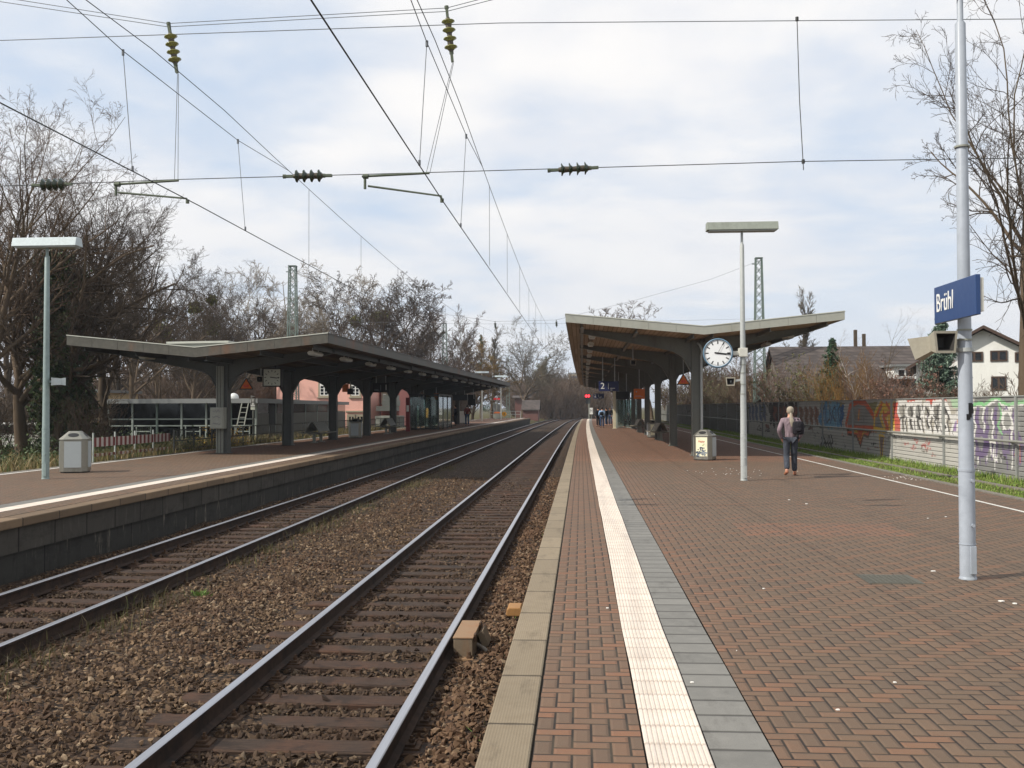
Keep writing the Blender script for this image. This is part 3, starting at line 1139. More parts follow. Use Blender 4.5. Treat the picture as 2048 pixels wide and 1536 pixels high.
def ballast_stones():
    pts = []
    for y0, y1, dens, s0, s1 in ((4.5, 9, 640, .021, .043), (9, 14, 560, .021, .042), (14, 22, 330, .023, .040), (22, 34, 150, .026, .044)):
        xl = max(-7.85, -0.62 * y1 - 0.6)
        n = int((y1 - y0) * (-0.56 - xl) * dens)
        x = rng.uniform(xl, -0.56, n)
        y = rng.uniform(y0, y1, n)
        s = rng.uniform(s0, s1, n) * rng.choice([0.75, 1, 1, 1.2], n)
        keep = x > -0.62 * y - 1.2
        for c, _ in TRACKS:
            on_len = np.abs(x - c) < 1.32
            dy = np.abs(((y + 0.1) / PITCH_S) % 1.0 - 0.5) * PITCH_S     # sleepers sit at half pitch
            on = on_len & (dy < 0.135)
            stray = rng.uniform(size=n) < 0.012
            keep &= ~(on & ~stray & ~((c < -4) & (x > -5.4)) & ~((c > -4) & (x > -1.2)))
            for q in (-0.753, 0.753):
                keep &= ~(np.abs(x - c - q) < 0.085)
        keep &= ~((x > -1.28) & (x < -1.0) & (y > 9.38) & (y < 10.36))
        # thinner where weeds and soil choke the bed
        soil = np.exp(-((x + 5.2) / 0.28) ** 2)
        keep &= rng.uniform(size=n) > soil * 0.75
        x, y, s = x[keep], y[keep], s[keep]
        z = bed_z(x, y) + rng.uniform(-0.012, 0.014, len(x))
        for c, _ in TRACKS:
            on_len = np.abs(x - c) < 1.32
            dy = np.abs(((y + 0.1) / PITCH_S) % 1.0 - 0.5) * PITCH_S
            z = np.where(on_len & (dy < 0.135) & ~((c < -4) & (x > -5.4)) & ~((c > -4) & (x > -1.2)), RAIL - 0.165 + 0.012, z)
            z = np.where(on_len & (dy >= 0.135), z + 0.006, z)
        pts.append(np.stack([x, y, z, s], -1))
    a = np.concatenate(pts)
    o = scatter_mesh('ballast_gravel', SHAPES, a[:, :3], a[:, 3], M['stone'], 5, 0.35)
    tag(o, 'brown crushed stone ballast lying loose between and beside the rails', 'gravel', kind='stuff')


ballast_stones()


def blades(name, pts, h0, h1, w_, mat, seed=2, lean=0.5, label=None, cat='grass'):
    r = np.random.default_rng(seed)
    n = len(pts)
    h = r.uniform(h0, h1, n)
    a = r.uniform(0, 2 * np.pi, n)
    l = r.uniform(0, lean, n) * h
    b = r.uniform(0, 2 * np.pi, n)
    side = np.stack([np.cos(a), np.sin(a), 0 * a], -1) * (w_ * r.uniform(.6, 1.4, n))[:, None]
    tip = np.stack([np.cos(b) * l, np.sin(b) * l, h], -1)
    mid = np.stack([np.cos(b) * l * .3, np.sin(b) * l * .3, h * .55], -1)
    V = np.stack([pts - side, pts + side, pts + mid + side * .7, pts + mid - side * .7, pts + tip + side * .1, pts + tip - side * .1], 1).reshape(-1, 3)
    base = (np.arange(n) * 6)[:, None]
    F = np.concatenate([base + np.array([[0, 1, 2, 3]]), base + np.array([[3, 2, 4, 5]])], 1).reshape(-1, 4)
    o = np_mesh(name, V, F, mat)
    return tag(o, label, cat, kind='stuff')


solid_lane('verge_edging', 9.66, 9.84, -0.4, -0.085, M['concrete'], y0=12)
# grass verge at the sound barrier
n = 90000
y = rng.uniform(0, 1, n) ** 1.6 * 95 + 14
x = rng.uniform(8.33, 10.72, n)
pat = np.sin(x * 2.3 + y * .9) + np.sin(y * .37 + 1) + np.sin(x * 5 - y * 1.9)
keep = rng.uniform(size=n) < np.where(np.abs(x - 9.75) < 0.16, 0.05, np.clip(.75 + .25 * pat, .15, 1))
x, y = x[keep], y[keep]
p = np.stack([x + bend_a(y), y, np.full(len(x), -0.13)], -1)
blades('grass', p, 0.03, 0.09, 0.009, M['grass'], 4, 0.7, 'green grass strip growing along the foot of the sound barrier')
n = 5000
y = rng.uniform(0, 1, n) ** 1.4 * 60 + 16
p = np.stack([rng.normal(10.62, 0.09, n), y, np.full(n, -0.13)], -1)
blades('tall_grass', p, 0.06, 0.2, 0.01, M['grass'], 14, 0.6, 'taller grass tufts growing against the sound barrier boards')
# weeds between the tracks
n = 5000
y = rng.uniform(5, 40, n)
cl_ = np.sin(y * 1.7) + np.sin(y * 0.61 + 2) + np.sin(y * 4.3)
x = rng.normal(-5.15, 0.2, n)
k = (cl_ + rng.normal(0, .8, n)) > 0.2
p = np.stack([x[k], y[k], np.full(k.sum(), BALLAST + 0.045)], -1)
blades('weeds', p, 0.05, 0.2, 0.004, M['weed'], 6, 0.9, 'dry weeds and grass tufts growing in the ballast beside the left track', 'weeds')
n = 420
y = np.concatenate([rng.normal(12.6, .06, 200), rng.uniform(6, 24, n - 200)])
x = np.concatenate([rng.normal(-4.9, .06, 200), rng.choice([-.64, -.7], n - 200) + rng.normal(0, .03, n - 200)])
p = np.stack([x, y, np.full(n, BALLAST + 0.0)], -1)
blades('green_sprouts', p, 0.03, 0.12, 0.008, M['leaf_bright'], 8, 1.2, 'bright green sprouts growing in the brown ballast', 'weeds')
# left verge
n = 36000
y = rng.uniform(0, 1, n) * 60 + 16
x = -14.05 - rng.uniform(0, 1, n) ** 1.5 * 11
p = np.stack([x, y, np.interp(x, [-26, -16, -14], [-.35, -.05, .1])], -1)
blades('verge_grass', p, 0.1, 0.55, 0.012, M['drygrass'], 9, 0.8, 'brown and green rough grass behind the left platform')
# ------------------------------------------------------------------ railway tracks
def rail_profile(x):
    h = [(-.0625, -.165), (.0625, -.165), (.0625, -.155), (.014, -.135), (.010, -.045), (.036, -.03), (.036, -.006), (.030, 0), (-.030, 0), (-.036, -.006), (-.036, -.03), (-.010, -.045), (-.014, -.135), (-.0625, -.155)]
    return [(x + a, b) for a, b in h]


def make_track(cx, label):
    t = thing('railway_track', label, 'railway track', (cx, 5, BALLAST))
    ry = [-10] + list(range(0, 40, 8)) + list(range(40, 420, 6))
    for s in (-1, 1):
        b = MB()
        pr = rail_profile(s * 0.753)
        n = len(pr)
        path = [(cx + bend(y), y, RAIL) for y in ry]
        vs = [(p[0] + a, p[1], p[2] + c) for p in path for a, c in pr]
        for i in range(len(path) - 1):
            for j in range(n):
                b.mi = 1 if j in (6, 7, 8) else 0
                q = (i * n + j, i * n + (j + 1) % n, (i + 1) * n + (j + 1) % n, (i + 1) * n + j)
                b.add([vs[k] for k in q], [(0, 1, 2, 3)])
        b.mi = 0
        b.add(vs[:n], [tuple(range(n - 1, -1, -1))])
        me_o = b.build('rail', [M['rail'], M['railtop']], t)
        bmx = bmesh.new()
        bmx.from_mesh(me_o.data)
        bmesh.ops.remove_doubles(bmx, verts=bmx.verts, dist=1e-5)
        bmx.to_mesh(me_o.data)
        bmx.free()

    def sleeper_mb(b, x, y, z, detail=True):
        w, l, h = .13, 1.3, .15
        b.mi = 0
        b.prism([(-w, -h), (w, -h), (w, -.012), (w - .014, 0), (-w + .014, 0), (-w, -.012)], (x - l, y, z), (0, 1, 0), (0, 0, 1), (2 * l, 0, 0))
        if detail:
            for s in (-1, 1):
                b.mi = 1
                c = x + s * .753
                b.box(c - .17, c + .17, y - .08, y + .08, z - .002, z + .014)
                for a in (-1, 1):
                    b.box(c + a * .1 - .035, c + a * .1 + .035, y - .055, y + .055, z + .014, z + .034)
                    b.lathe([(.022, z + .034), (.022, z + .058), (.012, z + .058), (.012, z + .08)], (c + a * .105, y, 0), n=6, smooth=False)
    zs = RAIL - .165 - .014
    ks = range(0, 660)
    protos = []
    first = None
    count = 0
    rest = MB()
    for k in ks:
        y = (k + .5) * PITCH_S - .1
        if y < 3 or y > 330:
            continue
        if count < 100:
            if count < 3:
                b = MB()
                sleeper_mb(b, cx, y, zs)
                o = b.build('sleeper', [M['sleeper'], M['plate']], t)
                inv = (cx - t.location.x, y - t.location.y, zs - t.location.z)
                o.data.transform(Matrix.Translation((-inv[0], -inv[1], -inv[2])))
                protos.append(o)
            else:
                o = protos[count % 3].copy()
                COL.objects.link(o)
                o.parent = t
            o.location = (bend(y) + rnd.uniform(-.02, .02), y - t.location.y + rnd.uniform(-.012, .012), zs - t.location.z + rnd.uniform(-.006, .004))
            o.rotation_euler = (0, 0, R(rnd.uniform(-.7, .7)))
            count += 1
        else:
            sleeper_mb(rest, cx + bend(y), y, zs, False)
    tag(rest.build('sleeper', [M['sleeper'], M['plate']], t), kind='stuff')
    return t


make_track(-2.07, 'railway track on timber sleepers beside the brick platform edge')
make_track(-6.27, 'second railway track running beneath the dark wall of the far platform')

# track magnet box beside the near rail
q = G(905, 1330, BALLAST)
t = thing('track_magnet', 'grey steel track magnet box with rusty lid beside the rail', 'track magnet', (-1.13, 9.9, BALLAST))
b = MB()
y0, y1 = 9.56, 10.32
xa, xb = -1.23, -1.045
b.prism([(xa, -.66), (xb, -.66), (xb, -.455), (xa, -.455)], (0, y0, 0), (1, 0, 0), (0, 0, 1), (0, y1 - y0, 0))
b.build('body', M['box_grey'], t, bevel=.008)
b = MB()
b.box(xa - .006, xb + .006, y0 - .006, y1 + .006, -.4548, -.44)
b.build('lid', M['box_rust'], t, bevel=.004)
b = MB()
b.box(xa - .012, xb + .012, y0 - .1, y0 - .002, -.70, -.625)
b.build('foot_plate', M['box_rust'], t)
for xx in (xa + .03, xb - .03):
    b = MB()
    b.lathe([(.03, -.625), (.03, -.6), (.018, -.6), (.018, -.565)], (xx, y0 - .05, 0), n=6, smooth=False)
    b.build('bolt', M['plate'], t)
for yy_ in (y0 + .12, y1 - .12):
    b = MB()
    b.box(xb + .001, xb + .022, yy_ - .05, yy_ + .05, -.50, -.43)
    b.build('lid_clasp', M['plate'], t, bevel=.003)
b = MB()
b.obox((-.985, 10.12, -.56), (.025, 0, .02), (0, .14, 0), (-.03, 0, .07))
b.build('side_bracket', M['box_grey'], t)
b = MB()
b.tube([(-1.04, 9.95, -.6), (-.96, 9.85, -.62), (-.88, 9.7, -.645), (-.8, 9.56, -.655), (-.7, 9.55, -.65), (-.56, 9.68, -.64)], .022, 8)
tag(b.build('cable', M['cable'], t))
b = MB()
b.box(-.93, -.70, 10.22, 10.4, -.668, -.64)
o = b.build('rusty_plate', M['box_rust'], None, bevel=.004)
tag(o, 'flat rusty steel plate lying in the gravel by the track magnet', 'steel plate')
t = thing('cable_box', 'small orange plastic cable box tucked under the kerb', 'cable box', (-.78, 11.5, BALLAST))
b = MB()
b.prism([(-.12, 0), (.12, 0), (.11, .1), (.08, .125), (-.08, .125), (-.11, .1)], (-.765, 11.34, -.61), (.8, 0, 0), (0, 0, .8), (0, .3, 0))
b.build('lid', M['orange_box'], t, bevel=.012)
b = MB()
b.box(-.84, -.69, 11.36, 11.62, -.70, -.611)
b.build('base', M['box_grey'], t)

# ------------------------------------------------------------------ sound barrier with graffiti
XB = 10.8
ZT, ZB = 1.98, -.12


def paint_canvas():
    du, dv = .04, .03
    U = np.arange(13, 66 + du / 2, du)
    V = np.array([q for k in range(17) for q in (k * .1235 + .001, k * .1235 + .015, k * .1235 + .019, k * .1235 + .05, k * .1235 + .08, k * .1235 + .108, k * .1235 + .123)])
    u, v = np.meshgrid(U, V, indexing='ij')
    v = v + ZB
    col = np.zeros(u.shape + (3,))
    base = np.array(sh(188, 186, 178))
    col[:] = base
    r = np.random.default_rng(12)
    # grey ground coat under the silver piece
    wob = .12 * np.sin(u * 2.1) + .05 * np.sin(u * 7 + v * 3)
    m = (u < 28.4 + wob * 2 + .1 * np.sin(v * 9))
    col[m] = sh(122, 122, 120)

    def px(x, y):           # photo pixel to (u, v) on the boards
        q = atX(x, y, XB)
        return (q.y, q.z)

    def seg(a, b):
        ax, ay = a
        bx, by = b
        L = (bx - ax) ** 2 + (by - ay) ** 2 + 1e-9
        t_ = np.clip(((u - ax) * (bx - ax) + (v - ay) * (by - ay)) / L, 0, 1)
        return np.hypot(u - ax - t_ * (bx - ax), (v - ay - t_ * (by - ay)))

    def dist(pts):
        d = np.full(u.shape, 9.0)
        for a, b in zip(pts, pts[1:]):
            d = np.minimum(d, seg(a, b))
        return d

    def line(pts, w_, c):
        d = dist(pts) + .012 * np.sin(u * 23 + v * 17)
        col[d < w_] = c

    def pline(pts, w_, c):
        line([px(*p) for p in pts], w_, c)

    def poly(pts, c, outline=None, ow=.04):
        inside = np.zeros(u.shape, bool)
        n_ = len(pts)
        for i in range(n_):
            x1_, y1_ = pts[i]
            x2_, y2_ = pts[(i + 1) % n_]
            cond = ((y1_ > v) != (y2_ > v)) & (u < (x2_ - x1_) * (v - y1_) / (y2_ - y1_ + 1e-12) + x1_)
            inside ^= cond
        if c is not None:
            col[inside] = c
        if outline is not None:
            line(list(pts) + [pts[0]], ow, outline)

    def ppoly(pts, c, outline=None, ow=.04):
        poly([px(*p) for p in pts], c, outline, ow)

    W_, K_, O_, Y_, RD = sh(226, 224, 218), sh(40, 38, 40), sh(206, 84, 30), sh(222, 180, 50), sh(196, 66, 44)
    PU, GR, GN, BL = sh(104, 86, 124), sh(140, 140, 136), sh(128, 190, 130), sh(74, 142, 188)
    # piece A: silver letters, purple shade, white and mint outlines (nearest the lamp)
    for pts in ([(1946, 812), (1960, 808), (1968, 812), (1985, 800), (1995, 796), (2003, 806), (2016, 812), (2032, 808), (2047, 806)],):
        pline(pts, .075, GN)
        pline([(a, b + 4) for a, b in pts], .03, W_)
    for sx in (1956, 1974, 1992, 2012, 2030):
        pline([(sx, 822), (sx - 3, 838), (sx + 3, 852), (sx - 2, 870), (sx + 2, 888), (sx - 3, 905)], .12, PU)
        pline([(sx + 5, 824), (sx + 3, 840), (sx + 8, 856), (sx + 4, 872), (sx + 7, 888)], .07, GR)
        pline([(sx - 7, 822), (sx - 9, 838), (sx - 4, 852), (sx - 8, 870), (sx - 5, 888)], .045, W_)
        pline([(sx, 906), (sx + 1, 925)], .03, PU)
    ppoly([(1952, 880), (1962, 862), (1972, 880), (1966, 908), (1958, 912)], GR, PU, .09)
    ppoly([(1980, 880), (1990, 886), (1987, 908), (1993, 920), (1983, 910)], PU, W_, .05)
    ppoly([(2006, 826), (2018, 822), (2026, 850), (2014, 868), (2006, 850)], GR, W_, .05)
    ppoly([(2004, 866), (2020, 862), (2018, 905), (2006, 900)], GR, PU, .05)
    pline([(1998, 808), (2003, 830), (1996, 852), (2004, 868)], .04, GN)
    pline([(2036, 870), (2044, 890), (2040, 925)], .09, PU)
    for k in range(14):
        a = r.uniform(1950, 2046)
        pline([(a, r.uniform(890, 915)), (a + r.uniform(-1, 1), r.uniform(918, 945))], .025, PU if k % 2 else W_)
    ppoly([(1934, 876), (1940, 850), (1945, 900), (1938, 935), (1928, 920)], sh(66, 120, 74))
    # piece B: black and white blocks over red, orange and yellow
    ppoly([(1762, 806), (1800, 800), (1920, 795), (1918, 872), (1800, 866), (1768, 862)], sh(178, 172, 158))
    ppoly([(1768, 808), (1790, 803), (1798, 862), (1770, 860)], Y_)
    ppoly([(1786, 806), (1812, 801), (1806, 864), (1790, 862)], RD)
    ppoly([(1814, 800), (1842, 798), (1840, 812), (1816, 816)], RD)
    ppoly([(1852, 797), (1892, 796), (1900, 836), (1884, 834), (1876, 812), (1852, 812)], RD)
    for k, sx in enumerate((1800, 1817, 1834, 1851, 1868, 1885)):
        dy = (k % 2) * 3
        sx += r.uniform(-3, 3)
        ja, jb, jc = r.uniform(-4, 4), r.uniform(-5, 5), r.uniform(-5, 5)
        ppoly([(sx - 4, 806 + dy), (sx + 8 + ja, 804 + dy), (sx + 10, 826 + jb), (sx + 6 + ja, 844), (sx + 10, 864), (sx - 1 + jb * .4, 864), (sx - 2 + ja, 842 + jc), (sx - 6, 824)], [sh(150, 146, 136), sh(120, 118, 112), GR][k % 3], W_, .085)
        pline([(sx + 2 + ja, 812 + dy), (sx + 5, 826 + jc), (sx + 1 + jb * .5, 843), (sx + 5, 858 + ja)], .05, K_)
        pline([(sx - 3, 834 + jb), (sx + 9, 836 + jc)], .035, W_ if k % 2 else K_)
        pline([(sx + 9, 810), (sx + 13, 828), (sx + 9, 846), (sx + 12, 862)], .045, K_)
    pline([(1893, 810), (1903, 838), (1914, 832), (1920, 820)], .10, W_)
    pline([(1888, 812), (1899, 838)], .05, K_)
    ppoly([(1902, 866), (1909, 838), (1916, 836), (1914, 868)], sh(150, 120, 170), W_, .07)
    pline([(1766, 812), (1768, 836), (1776, 860)], .10, O_)
    pline([(1772, 806), (1782, 822), (1766, 834), (1776, 850), (1768, 864)], .07, O_)
    ppoly([(1900, 798), (1917, 797), (1917, 816), (1906, 816)], sh(166, 196, 160))
    for a, b_ in ((1814, 884), (1832, 882), (1848, 888), (1860, 884), (1856, 898), (1828, 896)):
        pts = [(a + r.uniform(-7, 7), b_ + r.uniform(-6, 6)) for _ in range(7)]
        pline(pts, .016, sh(176, 92, 88))
    for a in (1778, 1790, 1800):
        pline([(a + r.uniform(-5, 5), 876 + r.uniform(-5, 5)) for _ in range(5)], .014, sh(120, 116, 108))
    # piece C: grey points edged in orange and yellow
    ppoly([(1692, 848), (1700, 812), (1716, 802), (1730, 806), (1744, 826), (1752, 846), (1752, 858), (1696, 856)], sh(134, 132, 126), O_, .12)
    pline([(1718, 822), (1717, 838)], .10, O_)
    pline([(1718, 824), (1717, 836)], .04, Y_)
    ppoly([(1694, 860), (1716, 858), (1742, 862), (1736, 874), (1727, 870), (1721, 893), (1713, 872), (1696, 868)], O_, sh(90, 54, 30), .05)
    ppoly([(1700, 862), (1714, 861), (1720, 884), (1726, 864), (1736, 864), (1728, 866), (1721, 880), (1715, 866)], Y_)
    ppoly([(1748, 858), (1750, 826), (1762, 806), (1768, 812), (1760, 832), (1770, 862)], sh(134, 132, 126), Y_, .09)
    pline([(1752, 832), (1764, 806)], .07, O_)
    ppoly([(1736, 806), (1756, 803), (1748, 826)], sh(128, 122, 66))
    ppoly([(1758, 870), (1768, 872), (1764, 918), (1762, 918)], sh(126, 100, 100), Y_, .04)
    # piece D: light blue strokes over ochre
    ppoly([(1640, 806), (1662, 803), (1690, 806), (1684, 816), (1660, 812), (1641, 818)], sh(150, 132, 80))
    LB = [BL, sh(104, 164, 196), sh(52, 100, 150), sh(120, 170, 196)]
    for k in range(15):
        a = 1642 + k * 2.9 + r.uniform(-2, 2)
        pts = [(a + r.uniform(-4, 4), 812 + j * 9 + r.uniform(-3, 3)) for j in range(5)]
        pline(pts, r.uniform(.10, .22), LB[k % 4])
    for k in range(9):
        a = 1642 + k * 5
        pline([(a + r.uniform(-3, 3), 814 + j * 10 + r.uniform(-3, 3)) for j in range(4)], .05, K_ if k % 2 else sh(34, 60, 110))
    for a in range(5):
        pline([(1644 + a * 5 + r.uniform(-3, 3), 872 + r.uniform(-3, 3)), (1646 + a * 5, 884), (1641 + a * 5, 889), (1645 + a * 5, 897)], .06, K_)
    # piece E: black cloud with brown letters, F: dull blue strokes
    for k in range(12):
        a = 1540 + k * 4.6
        pline([(a + r.uniform(-4, 4), 808 + j * 9 + r.uniform(-4, 4)) for j in range(5)], r.uniform(.16, .36), sh(36, 30, 30))
    for a in (1547, 1556, 1566, 1577, 1588):
        pline([(a, 816), (a + 6, 822 + r.uniform(-3, 3)), (a - 1, 830), (a + 5, 840)], .13, sh(120, 64, 48))
    for a in (1600, 1610, 1620, 1630):
        pline([(a + r.uniform(-2, 2), 818), (a + 6, 826), (a, 834), (a + 5, 846)], .16, sh(140, 96, 74))
        pline([(a + 3, 816), (a + 1, 848)], .05, sh(70, 46, 40))
    for a in (1496, 1503, 1510, 1518, 1526):
        pline([(a, 813), (a + 4, 820), (a, 828), (a + 4, 838)], .22, sh(92, 106, 132))
        pline([(a + 2, 812), (a + 1, 838)], .08, sh(34, 48, 90))
    for k in range(10):
        a = r.uniform(1470, 1640)
        pline([(a + r.uniform(-6, 6), 856 + r.uniform(-6, 8)) for _ in range(5)], .035, [sh(90, 84, 76), sh(110, 70, 60), sh(60, 60, 70)][k % 3])
    for a, b_ in ((1532, 852), (1420, 860), (1450, 858)):
        pline([(a + r.uniform(-6, 6), b_ + r.uniform(-6, 6)) for _ in range(7)], .05, sh(128, 70, 60))
    for _ in range(70):
        a, z_ = r.uniform(22, 52), r.uniform(.7, 1.9)
        line([(a, z_), (a + r.uniform(-.02, .02), z_ - r.uniform(.1, .45))], .016, [W_, K_, GR, PU, O_][r.integers(0, 5)] if z_ < 1.6 else GR)
    for _ in range(26):
        a, z_ = r.uniform(24, 60), r.uniform(.1, .75)
        line([(a + r.uniform(-.3, .3), z_ + r.uniform(-.08, .08)) for _k in range(5)], .014, [sh(110, 106, 98), K_, sh(150, 96, 88)][r.integers(0, 3)])
    fade = (np.sin(u * 1.3) + np.sin(u * 3.7 + v * 4) + np.sin(v * 11 + u)) / 6 + .5
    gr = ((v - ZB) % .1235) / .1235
    col[gr < .14] *= .55  # groove rows darkened: shadow lines plus some dirt painted into the board colour
    col[:] = col * (1 - .22 * fade[..., None]) + base * .22 * fade[..., None]
    return U, V + ZB, col


def board_dx(z):
    """ribbed boards: depth of the face at height z"""
    f = ((z - ZB) % .1235) / .1235
    return np.where(f < .13, .07, np.where(f > .95, .006, 0.0))


t = thing('sound_barrier', 'grey ribbed metal sound barrier covered with colourful graffiti', 'sound barrier', (XB, 40, ZB))
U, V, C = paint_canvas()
BAY = [15.65 + 5 * k for k in range(28)]
for k, (a, c) in enumerate(zip(BAY, BAY[1:])):
    if c < 66:
        i0, i1 = np.searchsorted(U, a + .04), np.searchsorted(U, c - .04)
        uu, zz = U[i0:i1], V
        Yg, Zg = np.meshgrid(uu, zz, indexing='ij')
        VV = np.stack([XB + board_dx(Zg) + np.array([bend(y) for y in uu])[:, None], Yg, Zg], -1).reshape(-1, 3) - np.array([XB, 40, ZB])
        n0, n1 = Yg.shape
        idx = np.arange(n0 * n1).reshape(n0, n1)
        F = np.stack([idx[:-1, :-1], idx[:-1, 1:], idx[1:, 1:], idx[1:, :-1]], -1).reshape(-1, 4)
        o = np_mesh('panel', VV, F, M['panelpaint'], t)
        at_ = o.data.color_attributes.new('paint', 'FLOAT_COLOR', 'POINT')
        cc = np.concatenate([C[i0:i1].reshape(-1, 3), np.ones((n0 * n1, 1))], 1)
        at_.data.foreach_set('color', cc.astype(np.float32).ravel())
        so = o.modifiers.new('thick', 'SOLIDIFY')
        so.thickness = .06
        so.offset = 1 if False else -1
    else:
        b = MB()
        z = ZB
        pr = [(0.08, ZB)]
        while z < ZT - .01:
            pr += [(.028, z + .001), (.028, z + .016), (0, z + .032), (0, min(z + .125, ZT))]
            z += .125
        pr.append((0.08, ZT))
        b.sweep([(XB + p_, q_) for p_, q_ in pr], [(bend(a + .04), a + .04, 0), (bend(c - .04), c - .04, 0)])
        b.build('panel', M['barrier_dark'], t)
for y in BAY:
    b = MB()
    x = XB + bend(y)
    b.box(x - .05, x + .1, y - .045, y + .045, ZB - .1, ZT + .015)
    b.box(x - .16, x - .05, y - .03, y + .03, .78, .84)
    b.build('post', M['post_grey'], t)
b = MB()
b.tube([(XB - .16 + bend(y), y, .87) for y in [15] + list(range(20, 151, 5))], .035, 8)
b.build('handrail', M['pipe'], t)
b = MB()
b.sweep([(XB - .03, ZT + .002), (XB + .09, ZT + .002), (XB + .09, ZT + .03), (XB - .03, ZT + .03)], [(bend(y), y, 0) for y in [15.65] + list(range(20, 151, 5))])
b.build('cap_rail', M['post_grey'], t)

# ------------------------------------------------------------------ station canopies
BEND0 = bend


